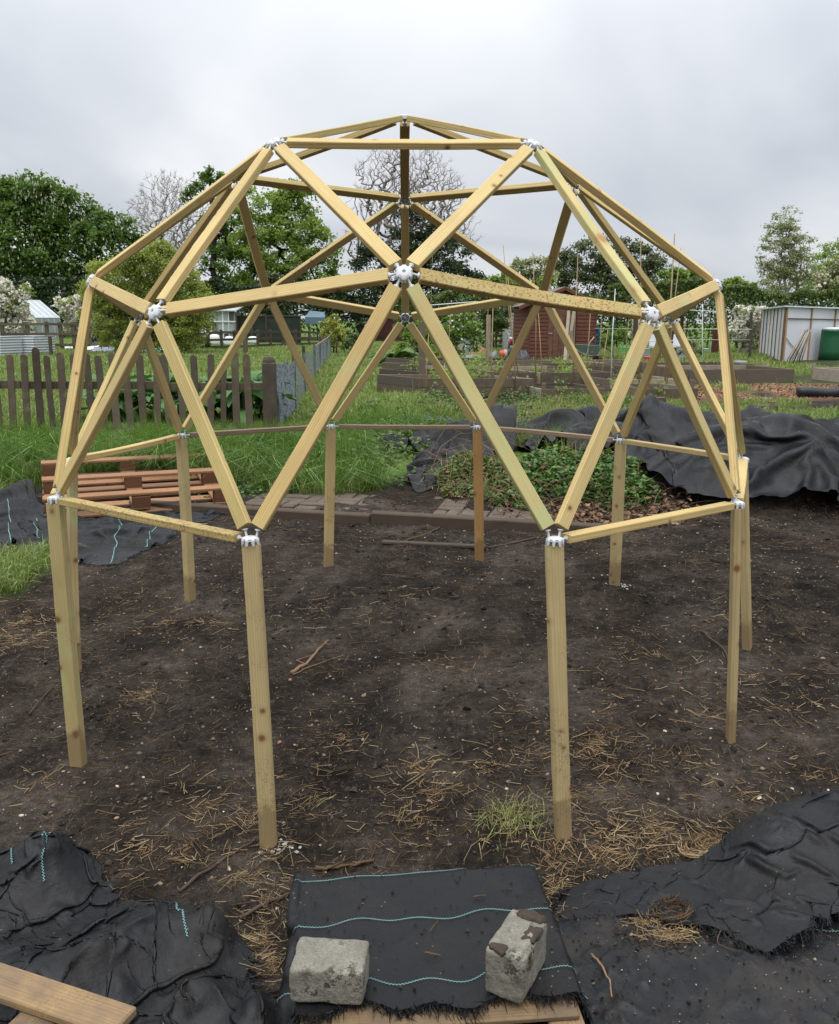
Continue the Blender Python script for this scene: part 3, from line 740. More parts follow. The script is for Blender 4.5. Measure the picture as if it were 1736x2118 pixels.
tree('tree', 'leafy mid green tree seen through the upper left of the dome', 'tree', 58, [(560, 440, 62), (610, 450, 58), (520, 490, 62), (580, 530, 82), (655, 520, 46), (500, 560, 58), (640, 590, 62), (540, 610, 66), (470, 540, 40), (680, 610, 40), (600, 410, 32), (480, 620, 44)], (570, 712), 52000, .22, 'leaf_fresh', 'bark_dark', 420, seed=5, shell=.6, straggle=.0, clump=.15, gap=-.12)
tree('tree', 'slender dark trunked tree with small leaf clusters left of the leafy tree', 'tree', 54, [(420, 385, 30), (445, 372, 20), (395, 400, 18), (455, 430, 26), (450, 500, 34), (440, 550, 30), (465, 600, 30), (425, 470, 20), (470, 470, 20)], (456, 712), 7500, .18, 'leaf_chestnut', 'bark_dark', 170, seed=6, shell=.1, twig=.02)
tree('tree', 'reddish brown leafed tree beneath the leafy tree behind the dome', 'tree', 55, [(560, 600, 34), (620, 585, 34), (655, 620, 30), (590, 640, 36), (530, 640, 30)], (590, 705), 6000, .22, 'leaf_olive', 'bark', 120, seed=7)
tree('tree', 'dark olive round headed tree above the brown shed', 'tree', 66, [(1215, 540, 52), (1180, 560, 46), (1260, 550, 50), (1310, 545, 48), (1350, 550, 42), (1375, 580, 40), (1250, 600, 52), (1330, 600, 50), (1190, 605, 44), (1150, 590, 30)], (1270, 690), 36000, .19, 'leaf_olive', 'bark_dark', 420, seed=8, straggle=-.02, clump=.13, twig=.02)
tree('tree', 'tall pale greyish green poplar at the right behind the hedge', 'tree', 62, [(1625, 470, 30), (1612, 500, 34), (1640, 510, 36), (1600, 545, 34), (1650, 555, 40), (1625, 585, 44), (1592, 505, 16), (1635, 445, 16), (1590, 590, 28), (1672, 590, 28)], (1630, 690), 20000, .15, 'leaf_grey', 'bark_grey', 300, seed=9, shell=.3, straggle=-.02, clump=.18, gap=-.12)
tree('tree', 'mid green tree cut by the right edge behind the poplar', 'tree', 66, [(1715, 545, 38), (1750, 530, 40), (1700, 580, 34), (1740, 580, 46), (1790, 545, 60)], (1735, 690), 15000, .18, 'leaf_fresh', 'bark', 200, seed=10, straggle=.05)
tree('tree', 'spreading tree white with blossom above the polythene greenhouse', 'tree', 44, [(1715, 575, 26), (1745, 590, 34), (1700, 600, 20), (1775, 570, 34), (1730, 545, 16)], (1748, 690), 2500, .16, 'leaf_bright', 'bark', 160, extra=('b', 3600, .14, 'blossom_pale', 'blossom'), seed=13, straggle=0)
tree('tree', 'pale cream flowering tree left of the brown shed roof', 'tree', 58, [(1080, 560, 26), (1110, 555, 26), (1130, 575, 24), (1060, 580, 22), (1095, 595, 34)], (1095, 680), 5000, .2, 'leaf_grey', 'bark', 160, extra=('b', 900, .16, 'blossom_pale', 'blossom'), seed=14, straggle=0)
for i, (lb, lobes, base, n, sz, mt, Yd) in enumerate([
    ('bright green bushy tree behind the canes right of the dome top', [(1395, 575, 26), (1420, 590, 30), (1385, 605, 30), (1410, 625, 34), (1440, 600, 22)], (1408, 690), 7000, .2, 'leaf_bright', 48),
    ('small loose green tree between two blossom trees along the hedge', [(1530, 600, 24), (1512, 590, 18), (1550, 610, 22), (1500, 612, 22)], (1528, 690), 4500, .18, 'leaf_fresh', 46),
    ('green bush with lime tips left of the brown shed', [(1040, 590, 30), (1010, 600, 28), (1060, 615, 26), (1030, 640, 40), (1130, 600, 26)], (1035, 700), 9000, .2, 'leaf_fresh', 50)]):
    tree('tree', lb, 'tree', Yd, lobes, base, n, sz, mt, 'bark', 120, seed=20 + i)
tree('willow_bush', 'wide yellowish green willow bush behind the left side of the dome', 'bush', 31, [(300, 560, 54), (350, 580, 60), (250, 590, 60), (390, 620, 50), (300, 640, 72), (220, 640, 50), (350, 660, 62), (250, 680, 46), (405, 660, 34), (195, 600, 36), (330, 530, 30), (310, 690, 46), (205, 570, 24), (380, 700, 34)], (310, 722), 60000, .10, 'leaf_willow', 'bark', 700, seed=30, shell=.35, twig=.01, straggle=.12)
tree('shrub', 'dark rounded shrub below the blossom tree beside the rail fence', 'bush', 38, [(215, 690, 22), (240, 700, 22), (200, 705, 14)], (222, 722), 2600, .10, 'leaf_dark', 'bark', 60, seed=31)
tree('blossom_tree', 'apple tree in white blossom in front of the glass greenhouse', 'tree', 38, [(14, 625, 30), (34, 640, 26), (2, 600, 26), (50, 606, 14), (26, 672, 30), (54, 668, 17), (-10, 650, 34), (56, 592, 8)], (35, 722), 2400, .12, 'leaf_fresh', 'bark', 260, extra=('b', 4600, .13, 'blossom', 'blossom'), seed=32, shell=.1, straggle=0)
tree('blossom_tree', 'white blossom tree between the greenhouse and the willow bush', 'tree', 40, [(146, 640, 22), (165, 630, 22), (154, 670, 24), (175, 660, 24), (190, 690, 18), (125, 625, 12)], (152, 722), 2400, .12, 'leaf_fresh', 'bark', 200, extra=('b', 3400, .13, 'blossom', 'blossom'), seed=33, shell=.1, straggle=0)
tree('blossom_tree', 'small white cherry tree left of the polythene greenhouse', 'tree', 38, [(1550, 660, 26), (1575, 650, 18), (1535, 680, 26), (1560, 700, 24), (1530, 645, 14), (1545, 720, 16)], (1550, 736), 1800, .10, 'leaf_bright', 'bark', 260, extra=('b', 3400, .12, 'blossom', 'blossom'), seed=34, shell=.1, straggle=0)
tree('blossom_tree', 'pinkish white blossom tree right of the blue barrel', 'tree', 37, [(1330, 670, 20), (1345, 690, 22), (1318, 695, 16), (1340, 655, 12)], (1335, 735), 900, .09, 'leaf_fresh', 'bark', 160, extra=('b', 1700, .11, 'blossom', 'blossom'), seed=35, shell=.1, straggle=0)
tree('flowering_shrub', 'yellow green shrub dotted with white flowers behind the raised beds', 'bush', 27, [(935, 680, 26), (965, 675, 28), (920, 705, 22), (955, 710, 30), (985, 700, 18), (900, 690, 20)], (950, 735), 8000, .085, 'leaf_bright', 'bark', 140, extra=('b', 260, .10, 'blossom', 'blossom'), seed=36, straggle=.2)
tree('conifer', 'small golden green cone shaped conifer at the end of the netting fence', 'conifer', 32, [(690, 665, 14), (682, 678, 18), (698, 690, 22), (684, 700, 22), (700, 706, 16), (674, 705, 14)], (690, 722), 9000, .07, 'leaf_conifer', 'bark_dark', 100, seed=37, up=.9)
for i, (lb, lobes, base, n, sz, mt, Yd) in enumerate([
    ('leafy green bush behind the rhubarb on the grass path', [(860, 700, 26), (845, 720, 20), (880, 715, 24), (870, 680, 20), (888, 735, 18)], (865, 752), 7000, .08, 'leaf_fresh', 25),
    ('low green bush left of the dark red shed', [(730, 700, 16), (745, 715, 18), (722, 722, 16)], (735, 735), 3000, .08, 'leaf_hedge', 30),
    ('dark green bush under the ivy covered tree', [(700, 640, 34), (740, 650, 30), (670, 625, 24), (790, 650, 36), (830, 660, 34), (730, 620, 30)], (745, 705), 14000, .18, 'leaf_dark', 53),
    ('tall weedy greenery behind the dark log rails', [(1000, 650, 30), (1030, 660, 26), (970, 640, 28), (1045, 640, 22), (985, 620, 22)], (1008, 725), 9000, .12, 'leaf_hedge', 36),
    ('fruit bush beside the blue barrel', [(1265, 700, 18), (1285, 690, 14), (1250, 710, 12)], (1268, 732), 2600, .07, 'leaf_bright', 31),
    ('grey leaved plant behind the white chairs', [(1428, 712, 14), (1440, 722, 16), (1415, 725, 12)], (1430, 742), 2500, .07, 'leaf_grey', 29),
    ('small rounded bush beside the teal sheet', [(395, 705, 20), (415, 712, 16), (370, 712, 16)], (395, 725), 2600, .09, 'leaf_hedge', 36)]):
    tree('bush', lb, 'bush', Yd, lobes, base, n, sz, mt, 'bark', 60, seed=40 + i)

def hedge(label, x0, y0, x1, y1, h, w, mat, n, sz, seed, wob=.25):
    """a clipped but ragged hedge from (x0,y0) to (x1,y1)"""
    r = np.random.default_rng(seed); o = empty('hedge', ((x0 + x1) / 2, (y0 + y1) / 2, .1), 0, label, 'hedge')
    t = r.uniform(0, 1, n); Ln = np.hypot(x1 - x0, y1 - y0); dx, dy = (x1 - x0) / Ln, (y1 - y0) / Ln
    hh = h * (1 + wob * fbm(t * Ln * .45, t * 0, 0, seed, 3)); side = r.uniform(-1, 1, n); zz = r.uniform(0, 1, n) ** .6
    pick = r.uniform(size=n); side = np.where(pick < .6, -1 + .25 * r.uniform(size=n), side); zz = np.where(pick > .6, 1 - .12 * r.uniform(size=n) ** 2, zz)
    ww = w * (1 + .2 * fbm(t * Ln * .8, zz * 3, 0, seed + 1, 3)) * (1 - .25 * zz ** 3)
    x = x0 + dx * t * Ln - dy * side * ww * -1; y = y0 + dy * t * Ln + dx * side * ww
    P = np.stack([x, y, gh(x, y) + zz * hh], 1) + r.normal(size=(n, 3)) * .05
    c = np.array(o.location)
    V, F = leaf_cloud(P, sz, r, .4); tag(link('foliage', mesh_np('foliage', V - c, F, M[mat]), o), kind='stuff')
    m = MB()
    for k in range(int(Ln / 1.2)):
        q = (k + .5) * 1.2; xx, yy = x0 + dx * q, y0 + dy * q; m.tube([(xx - c[0], yy - c[1], -.1), (xx - c[0] + r.normal() * .1, yy - c[1], h * .85)], [.05, .02], 5)
    m.build('stems', M['bark_dark'], o)['kind'] = 'stuff'
    mb = MB(); mb.box((0, 0, h * .42), (Ln, w * 1.2, h * .8), rz(atan2(dy, dx)), .3)
    return o
hedge('long dark clipped hedge behind the greenhouse on the right', 10, 43, 30, 45, 3.1, 1.0, 'leaf_hedge', 26000, .18, 60)
hedge('dark hedge running behind the brown shed and canes', -1, 45, 11, 43.5, 2.7, 1.0, 'leaf_hedge', 15000, .18, 61)
hedge('low hedge behind the dark mesh panels', -17, 54, -2, 52, 3.2, 1.2, 'leaf_dark', 15000, .2, 62)
hedge('dark hedge at the foot of the chestnut tree', -46, 57, -17, 56, 3.4, 1.4, 'leaf_dark', 17000, .24, 63)
hedge('far hedge beyond the right edge', 30, 45, 60, 50, 3.3, 1.2, 'leaf_hedge', 12000, .26, 64)

# ---------------------------------------------------------------- far sheds, greenhouses and fences
def post_at(m, px, pyb, pyt, w, Yd=None, lean=0.0):
    b = G(px, pyb) if Yd is None else atY(px, pyb, Yd)
    t = atY(px + lean, pyt, b[1]); return b, t

def board_wall(parent, a, b, z0, z1, n, mat, th=.018, name='board', gable=None, skip=None):
    """lapped boards from a to b (xy), heights z0..z1; each board leans out at its foot"""
    a = np.array(a, float); b = np.array(b, float); d = b - a; Ln = np.hypot(*d); d /= Ln; out_ = np.array([d[1], -d[0]])
    h = (z1 - z0) / n; shared = {}
    for i in range(n):
        za = z0 + i * h; zb = za + h
        l0, l1 = 0, Ln
        if gable:
            ze, zp, mid = gable
            if zb > ze:
                f = min(1, (zb - ze) / (zp - ze)); l0 = mid * f; l1 = Ln - (Ln - mid) * f
        segs = [(l0, l1)]
        if skip and za < skip[2]:
            segs = [(l0, skip[0]), (skip[1], l1)]
        for s0, s1 in segs:
            if s1 - s0 < .03: continue
            key = round(s1 - s0, 3)
            if key not in shared:
                w = s1 - s0; m = MB(); m.box((0, 0, w / 2), (th, h * 1.12, w), rz(radians(9)), .003); shared[key] = m.mesh(name, mat)
            p = a + d * s0 + out_ * (th * .9)
            link(name, shared[key], parent, mw=basis((out_[0], out_[1], 0), (0, 0, 1), (d[0], d[1], 0), (p[0] - parent.location.x, p[1] - parent.location.y, (za + zb) / 2 - parent.location.z)) if True else None)

# brown lap board shed
c0 = G(1093, 743); c1x = atY(1229, 743, c0[1])
W_ = c1x[0] - c0[0]; zb_ = c0[2]; x0, y0 = c0[0], c0[1]
sh = empty('garden_shed', (x0 + W_ / 2, y0, zb_), 0, 'brown lap boarded garden shed with a peeling door beside the blue barrel', 'shed')
HE = atY(1093, 628, y0)[2] - zb_; HP = atY(1163, 596, y0)[2] - zb_
mid_ = (1163 - 1093) / (1229 - 1093) * W_
dr = ((1131 - 1093) / 136 * W_, (1189 - 1093) / 136 * W_)
board_wall(sh, (x0, y0), (x0 + W_, y0), zb_, zb_ + HP, 19, M['shed'], gable=(zb_ + HE, zb_ + HP, mid_), skip=(dr[0], dr[1], zb_ + HE * .98))
board_wall(sh, (x0 - .30, y0 + 2.4), (x0, y0 + .02), zb_, zb_ + HE, 14, M['shed'])
m = MB(); m.box((0, 1.25, HE / 2 + .0), (W_ - .04, 2.3, HE)); m.add([[-W_ / 2 + .02, .1, HE], [W_ / 2 - .02, .1, HE], [mid_ - W_ / 2, .1, HP - .03], [-W_ / 2 + .02, 2.4, HE], [W_ / 2 - .02, 2.4, HE], [mid_ - W_ / 2, 2.4, HP - .03]], [[0, 1, 2], [3, 5, 4]]); m.build('wall', M['shed'], sh)
for k in range(5):
    w = (dr[1] - dr[0]) / 5; m = MB(); m.box((0, 0, HE * .48), (w - .008, .025, HE * .96), None, .004)
    link('door_board', m.mesh('door_board', M['shed_door']), sh, (dr[0] + w * (k + .5) - W_ / 2, .03, .02))
m = MB(); m.box((0, 0, 0), (.16, .02, .03), None, .004); m.box((.05, -.015, 0), (.03, .02, .06), None, .004); m.build('door_latch', M['steel'], sh, loc=(dr[0] + .1 - W_ / 2, .0, HE * .47))
for sx in (-1, 1):
    e0 = np.array([mid_ - W_ / 2, HP + .05]); e1 = np.array([sx * (W_ / 2 + .16), HE - .05]) if sx > 0 else np.array([-(W_ / 2 + .42), HE - .1])
    d = e1 - e0; Ln = np.hypot(*d); a = atan2(d[1], d[0]); m = MB(); m.box((0, 0, 0), (Ln, 2.8, .03), None, .004)
    o = link('roof', m.mesh('roof', plain('roofing_felt' + str(sx), (.15, .125, .115), .9, .2, .3, 8, .3)), sh, mw=Matrix.Translation((float(e0[0] + d[0] / 2), 1.25, float(e0[1] + d[1] / 2))) @ Matrix.Rotation(-a, 4, 'Y'))
    m = MB(); m.box((0, 0, 0), (.03, .11, Ln), None, .004)
    link('barge_board', m.mesh('barge_board', M['shed']), sh, mw=basis((0, 1, 0), unit((-d[1], 0, d[0])) * (1), unit((d[0], 0, d[1])), (e0[0] + d[0] / 2, -.17, e0[1] + d[1] / 2 - .07)))
for px_ in (1093, 1229):
    m = MB(); m.box((0, 0, HE / 2), (.05, .05, HE), None, .004); m.build('corner_trim', M['shed'], sh, loc=((px_ - 1093) / 136 * W_ - W_ / 2, -.03, 0))

# planks leaning on the shed door
for i, (xa, xb, yb, yt) in enumerate([(1168, 1177, 758, 640), (1186, 1180, 752, 650), (1173, 1189, 748, 634)]):
    b = atY(xa, yb, y0 - 1.0 + .15 * i); b[2] = gh(b[0], b[1]) ; t = atY(xb, yt, y0 - .12)
    ax = unit(t - b); Ln = np.linalg.norm(t - b); sd = unit(np.cross(ax, [0, 1, 0])); m = MB(); m.box((0, 0, Ln / 2), (.11, .02, Ln), None, .002)
    o = link('plank', m.mesh('plank', M['grey_wood' if i != 1 else 'bed']), None, mw=basis(sd, np.cross(ax, sd), ax, b))
    tag(o, ['pale split plank leaning on the left of the shed door', 'narrow brown plank leaning at the right edge of the shed door', 'weathered plank leaning across the middle of the shed door'][i], 'plank', 'planks leaning on the shed door')

# blue barrel
b = G(1235, 717); hb = atY(1235, 672, b[1])[2] - b[2]; rb = (1241 - 1229) / 2 * (b[1] - CAM[1]) / FPX
bar = empty('water_barrel', b, 0, 'blue plastic barrel standing against the right side of the shed', 'barrel')
M['blue'] = plain('blue_plastic', (.010, .10, .42), .35, .5, .15, 10, .05)
m = MB(); m.lathe([(0, 0), (rb * .9, 0), (rb, .05), (rb, .3 * hb), (rb * 1.05, .32 * hb), (rb, .34 * hb), (rb, .66 * hb), (rb * 1.05, .68 * hb), (rb, .70 * hb), (rb, .93 * hb), (rb * .9, hb * .97), (0, hb * .97)], 24); m.build('drum', M['blue'], bar, True)
m = MB(); m.lathe([(rb * .9, hb * .95), (rb * 1.04, hb * .96), (rb * 1.04, hb), (rb * .9, hb), (0, hb * 1.005)], 24); m.build('lid', M['blue'], bar, True)

# wheelbarrow
b = G(1215, 757); s_ = (b[1] - CAM[1]) / FPX
M['barrow'] = plain('grey_green_tub', (.13, .17, .165), .5, .4, .2, 10, .05)
wb = empty('wheelbarrow', b, 0, 'grey green wheelbarrow parked in front of the shed wall', 'wheelbarrow')
f = lambda px, py, d=0: np.array([(px - 1215) * s_, d, (757 - py) * s_])
tub = []
for (dp, ex) in ((-.32, 0), (.32, 0)): pass
T0 = [f(1188, 713, -.33), f(1240, 716, -.33), f(1240, 716, .33), f(1188, 713, .33)]; B0 = [f(1203, 733, -.2), f(1232, 734, -.2), f(1232, 734, .2), f(1203, 733, .2)]
I0 = [p + np.array([0, 0, .02]) for p in B0]; R0 = [p * np.array([.97, .95, 1]) for p in T0]
V = np.array(T0 + B0 + I0 + R0); Fq = [[0, 4, 5, 1], [1, 5, 6, 2], [2, 6, 7, 3], [3, 7, 4, 0], [4, 7, 6, 5], [8, 9, 10, 11], [12, 13, 9, 8], [13, 14, 10, 9], [14, 15, 11, 10], [15, 12, 8, 11], [0, 1, 13, 12], [1, 2, 14, 13], [2, 3, 15, 14], [3, 0, 12, 15]]
link('tub', mesh_np('tub', V, np.array(Fq), M['barrow']), wb)
for sy in (-.22, .22):
    m = MB(); m.tube([f(1240, 734, sy * .4), f(1215, 736, sy), f(1196, 728, sy), f(1181, 718, sy * 1.3)], .016, 6); m.build('handle', M['steel'], wb, True)
    m = MB(); m.tube([f(1213, 736, sy), f(1222, 757, sy * 1.1), f(1205, 757, sy * 1.1), f(1209, 736, sy)], .014, 6); m.build('leg', M['steel'], wb, True)
wh = MB(); wh.lathe([(.10, -.03), (.165, -.04), (.185, 0), (.165, .04), (.10, .03), (.03, .02), (.03, -.02), (.10, -.03)], 20, R=rx(pi / 2)); wh.build('wheel', plain('black_rubber', (.02, .02, .02), .7, .3, .2, 20, .2), wb, True, loc=tuple(f(1236, 748) + np.array([0, 0, .0])))
sp = MB(); b2 = G(1206, 757); sp.tube([(0, 0, 0), (.18, 0, .75), (.32, .05, .92)], [.015, .014, .02], 6)
tag(sp.build('garden_hoe', M['grey_wood'], None, True, loc=b2 - np.array([.05, .3, 0])), 'hoe handle propped against the wheelbarrow', 'tool')

# grey shed behind the brown one
b = G(1060, 728); Yg = b[1] + 1.5; xA, xB = atY(1050, 700, Yg)[0], atY(1092, 700, Yg)[0]
gs = empty('pale_shed', ((xA + xB) / 2, Yg, .14), 0, 'pale grey boarded shed half hidden behind the brown shed', 'shed')
M['pale_board'] = wood('pale_painted_board', (.42, .43, .44), (.30, .31, .32), knots=0, ring=20)
zt = atY(1060, 632, Yg)[2]
board_wall(gs, (xA, Yg), (xB, Yg), .14, zt, 14, M['pale_board'])
m = MB(); m.box((0, 1.3, (zt - .14) / 2), (xB - xA, 2.4, zt - .14)); m.build('wall', M['pale_board'], gs)
m = MB(); m.box((0, 0, 0), (.5, .03, .5), None, .005); m.build('window', plain('dark_glass', (.05, .06, .07), .1, .6, .1, 4, 0), gs, loc=(.1, -.05, 1.5))
m = MB(); m.box((0, 0, 0), (xB - xA + .3, 3.0, .05), ry(-.12), .005); m.build('roof', M['white_paint'], gs, loc=(0, 1.3, zt - .05))

# dark red shed in the middle distance
b = G(790, 705); Yr = b[1]; xA, xB = atY(757, 700, Yr)[0], atY(833, 700, Yr)[0]
rs = empty('dark_red_shed', ((xA + xB) / 2, Yr, .14), 0, 'low dark red shed seen through the middle of the dome', 'shed')
M['dark_red'] = wood('dark_red_board', (.11, .032, .032), (.06, .02, .02), knots=0)
zt = atY(790, 664, Yr)[2]; zp = atY(790, 645, Yr)[2]
board_wall(rs, (xA, Yr), (xB, Yr), .14, zp, 13, M['dark_red'], gable=(zt, zp, (xB - xA) / 2))
for sx in (-1, 1):
    m = MB(); w2 = (xB - xA) / 2 + .25; Ln = np.hypot(w2, zp - zt + .1); m.box((0, 0, 0), (Ln, 3.2, .05), ry(sx * atan2(zp - zt + .1, w2)), .005); m.build('roof', M['dark_red'], rs, loc=(sx * w2 / 2, 1.4, (zp + zt) / 2 - .14))
m = MB(); m.box((0, 1.5, (zt - .14) / 2), (xB - xA - .1, 2.8, zt - .14)); m.build('wall', M['dark_red'], rs)
m = MB(); m.box((0, 0, 0), (.28, .05, .3), None, .01); m.build('white_panel', M['white_paint'], rs, loc=(-(xB - xA) / 2 - .1, -.1, zt - .14))

# glass greenhouse on the left
M['gh_glass'] = plain('misty_glass', (.50, .54, .56), .25, .6, .15, 3, 0)
M['gh_wall'] = plain('misty_side_glass', (.30, .34, .34), .25, .6, .25, 2, 0)
Yh = 50.0
A = atY(77, 707, Yh); A[2] = .14; z_e = atY(77, 657, Yh)[2]
B_ = atY(-2, 707, Yh + 1.0); B_[2] = .14
Cc = atY(127, 700, Yh + 2.6); Cc[2] = .14
gho = empty('glass_greenhouse', A, 0, 'aluminium framed glass greenhouse behind white blossom on the left', 'greenhouse')
o_ = A.copy(); ux = (B_ - A); uy = (Cc - A); ap = atY(47, 620, Yh + .5)[2] - .14; he = z_e - .14
def pane(p, q, r_, s_, mat, nm='pane'):
    n_ = unit(np.cross(np.array(q) - p, np.array(s_) - p)) * .01
    V = np.array([p, q, r_, s_]) ; V = np.vstack([V, V + n_])
    return link(nm, mesh_np(nm, V, np.array([[0, 3, 2, 1], [4, 5, 6, 7], [0, 1, 5, 4], [1, 2, 6, 5], [2, 3, 7, 6], [3, 0, 4, 7]]), mat), gho)
bars = []
z3 = np.array([0, 0, 1.0])
for k in range(4):
    t0, t1 = k / 4, (k + 1) / 4
    p = uy * t0; q = uy * t1
    pane(p, q, q + z3 * he, p + z3 * he, M['gh_wall'])
    rp = ux * .5 + uy * t0 + z3 * ap; rq = ux * .5 + uy * t1 + z3 * ap
    pane(p + z3 * he, q + z3 * he, rq, rp, M['gh_glass']); pane(ux + p + z3 * he, ux + q + z3 * he, rq, rp, M['gh_glass'])
    bars += [(p, p + z3 * he), (p + z3 * he, rp)]
for k in range(3):
    t0, t1 = k / 3, (k + 1) / 3; ht = lambda t: he + (ap - he) * (1 - abs(t - .5) * 2)
    pane(ux * t0, ux * t1, ux * t1 + z3 * ht(t1), ux * t0 + z3 * ht(t0), M['gh_wall']); bars += [(ux * t0, ux * t0 + z3 * ht(t0))]
bars += [(uy, uy + z3 * he), (uy + z3 * he, uy + ux * .5 + z3 * ap), (ux * .5 + z3 * ap, uy + ux * .5 + z3 * ap), (z3 * he, uy + z3 * he), (z3 * he, ux * .5 + z3 * ap), (ux + z3 * he, ux * .5 + z3 * ap), (ux, ux + z3 * he), (z3 * he, ux + z3 * he), (np.zeros(3), uy), (np.zeros(3), ux)]
for a, c in bars:
    m = MB(); m.tube([np.array(a) + (0, -.015, .01), np.array(c) + (0, -.015, .01)], .022, 4); m.build('glazing_bar', M['white_paint'], gho)
m = MB(); p = uy * .62 + ux * .12 + z3 * (he + (ap - he) * .3); q = uy * 1.0 + z3 * (he + .75)
fr = [uy * .66 + z3 * (ap * .86), uy * 1.02 + z3 * (ap * .86), uy * 1.02 + z3 * he]
m.tube(fr, .03, 4); m.build('open_vent', M['white_paint'], gho)

# old glass frame house behind the rail fence
Yk = 46.0
xA, xB = atY(413, 680, Yk)[0], atY(486, 680, Yk)[0]; zt = atY(413, 641, Yk)[2]; w_ = xB - xA
gk = empty('old_glasshouse', ((xA + xB) / 2, Yk, .14), 0, 'shabby grey lean-to glasshouse behind the rail fence', 'greenhouse')
m = MB(); m.box((0, 1.0, (zt - .14) * .48), (w_ - .1, 1.8, (zt - .14) * .94)); m.build('inside', plain('dim_interior', (.12, .125, .12), .5, .4, .6, 3, 0), gk)
for k in range(7):
    m = MB(); m.box((0, 0, (zt - .14) / 2), (.05 if k % 2 else .08, .05, zt - .14), None, .004); m.build('glazing_bar', M['white_paint'] if k % 3 else M['grey_wood'], gk, loc=(-w_ / 2 + w_ * k / 6, 0, 0))
for k in range(6):
    for z_ in (0, 1, 2):
        if (k * 3 + z_) % 5 == 2: continue
        m = MB(); hh = (zt - .14) / 3; m.box((0, 0, 0), (w_ / 6 - .07, .01, hh - .06)); m.build('pane', M['gh_wall'], gk, loc=(-w_ / 2 + w_ * (k + .5) / 6, .02, hh * (z_ + .5)))
for z_ in (0.02, .34, .67, 1.0):
    m = MB(); m.box((0, -.03, 0), (w_ + .1, .05, .07), None, .004); m.build('rail', M['white_paint'], gk, loc=(0, 0, z_ * (zt - .14)))
m = MB(); m.box((0, 0, 0), (w_ + .3, 2.2, .06), rx(.12), .004); m.build('roof', M['grey_metal'], gk, loc=(0, .9, zt - .14 + .1))

# dark mesh panels and tarpaulin beyond
Ym = 47.0
for i, (xa, xb) in enumerate([(489, 520), (520, 551), (551, 584), (584, 622)]):
    p, q = atY(xa, 652, Ym), atY(xb, 652, Ym); w_ = q[0] - p[0]; H_ = p[2] - .14
    o = empty('mesh_panel', ((p[0] + q[0]) / 2, Ym, .14), 0, ['dark mesh panel next to the shabby glasshouse', 'second dark mesh panel from the glasshouse', 'third dark mesh panel from the glasshouse', 'rightmost dark mesh panel with a brown post'][i], 'fence panel', 'dark mesh panels on the far boundary')
    m = MB(); m.box((0, 0, H_ / 2), (w_ - .06, .02, H_ - .08)); m.build('netting', plain('dark_shade_net%d' % i, (.030, .036, .030), .9, .1, .5, 3, .1), o)
    for sx in (-1, 1):
        m = MB(); m.box((0, 0, H_ / 2), (.07, .07, H_), None, .005); m.build('post', M['old_dark'], o, loc=(sx * w_ / 2 - sx * .03, -.03, 0))
    m = MB(); m.box((0, -.03, H_ - .03), (w_, .05, .06), None, .005); m.build('rail', M['old_dark'], o)
p = atY(652, 650, 45.5)
m = MB(); m.add([[-.55, 0, .35], [.55, 0, .35], [.42, .7, .62], [-.35, .6, .7], [-.5, 1.3, .4], [.5, 1.3, .4], [-.55, -.02, 0], [.55, -.02, 0]], [[0, 1, 2, 3], [3, 2, 5, 4], [6, 7, 1, 0]])
tag(m.build('blue_tarpaulin', plain('faded_blue_sheet', (.07, .115, .15), .5, .4, .2, 4, .1), None, loc=(p[0], 45.5, p[2] - .5)), 'faded blue tarpaulin roof beside the golden conifer', 'tarpaulin')
for i, (xa, xb, ya, yb, mt) in enumerate([(434, 455, 690, 711, 'white_paint'), (465, 484, 694, 712, 'white_paint'), (514, 534, 694, 708, 'white_paint'), (604, 616, 692, 701, 'white_paint'), (441, 452, 699, 711, 'white_plastic')]):
    a = G((xa + xb) / 2, yb + 2); s_ = (a[1] - CAM[1]) / FPX; w_ = (xb - xa) * s_; h_ = (yb - ya) * s_
    m = MB(); m.lathe([(0, 0), (.5, 0), (.56, .2), (.5, .7), (.42, .92), (.2, 1.0), (0, .98)], 12); me = m.mesh('sack', M[mt], True)
    o = link('sack', me, None, loc=a); o.scale = (float(w_), float(w_) * .8, float(h_))
    tag(o, ['large white sack behind the rail fence by the glasshouse', 'white sack behind the thick rail fence post', 'white sack behind the middle of the rail fence', 'small white sack near the right end of the rail fence', 'small bright white bag in front of the large sack'][i], 'sack', 'white sacks behind the rail fence')

def rail_fence(label, posts, rails, mat, pw=.11):
    """posts [(px,pyb,pyt)], rails list of fractions of the height"""
    P = []
    for px, pb, pt in posts:
        b = G(px, pb); t = atY(px, pt, b[1]); P.append((b, t[2] - b[2]))
    o = empty('rail_fence', P[0][0], 0, label, 'fence'); c = P[0][0]
    for i, (b, h) in enumerate(P):
        m = MB(); m.box((0, 0, h / 2), (pw, pw, h + .1), ry(radians(random.uniform(-2, 2))), .01); m.build('post', mat, o, loc=b - c)
    for f_ in rails:
        for (b0, h0), (b1, h1) in zip(P[:-1], P[1:]):
            a = b0 + z3 * h0 * f_ + (0, -.08, 0); q = b1 + z3 * h1 * f_ + (0, -.08, 0); ax = unit(q - a); Ln = np.linalg.norm(q - a)
            sd = unit(np.cross([0, 0, 1.0], ax)); m = MB(); m.box((0, 0, Ln / 2), (.035, .10, Ln - .01), None, .004)
            link('rail', m.mesh('rail', mat), o, mw=basis(sd, np.cross(ax, sd), ax, a - c))
    return o
rail_fence('old grey post and rail fence in front of the glass greenhouse', [(8, 722, 668), (60, 722, 668), (100, 722, 667), (128, 722, 668), (155, 722, 668), (188, 722, 669), (222, 722, 672)], (.95, .58, .16), M['old'], .13)
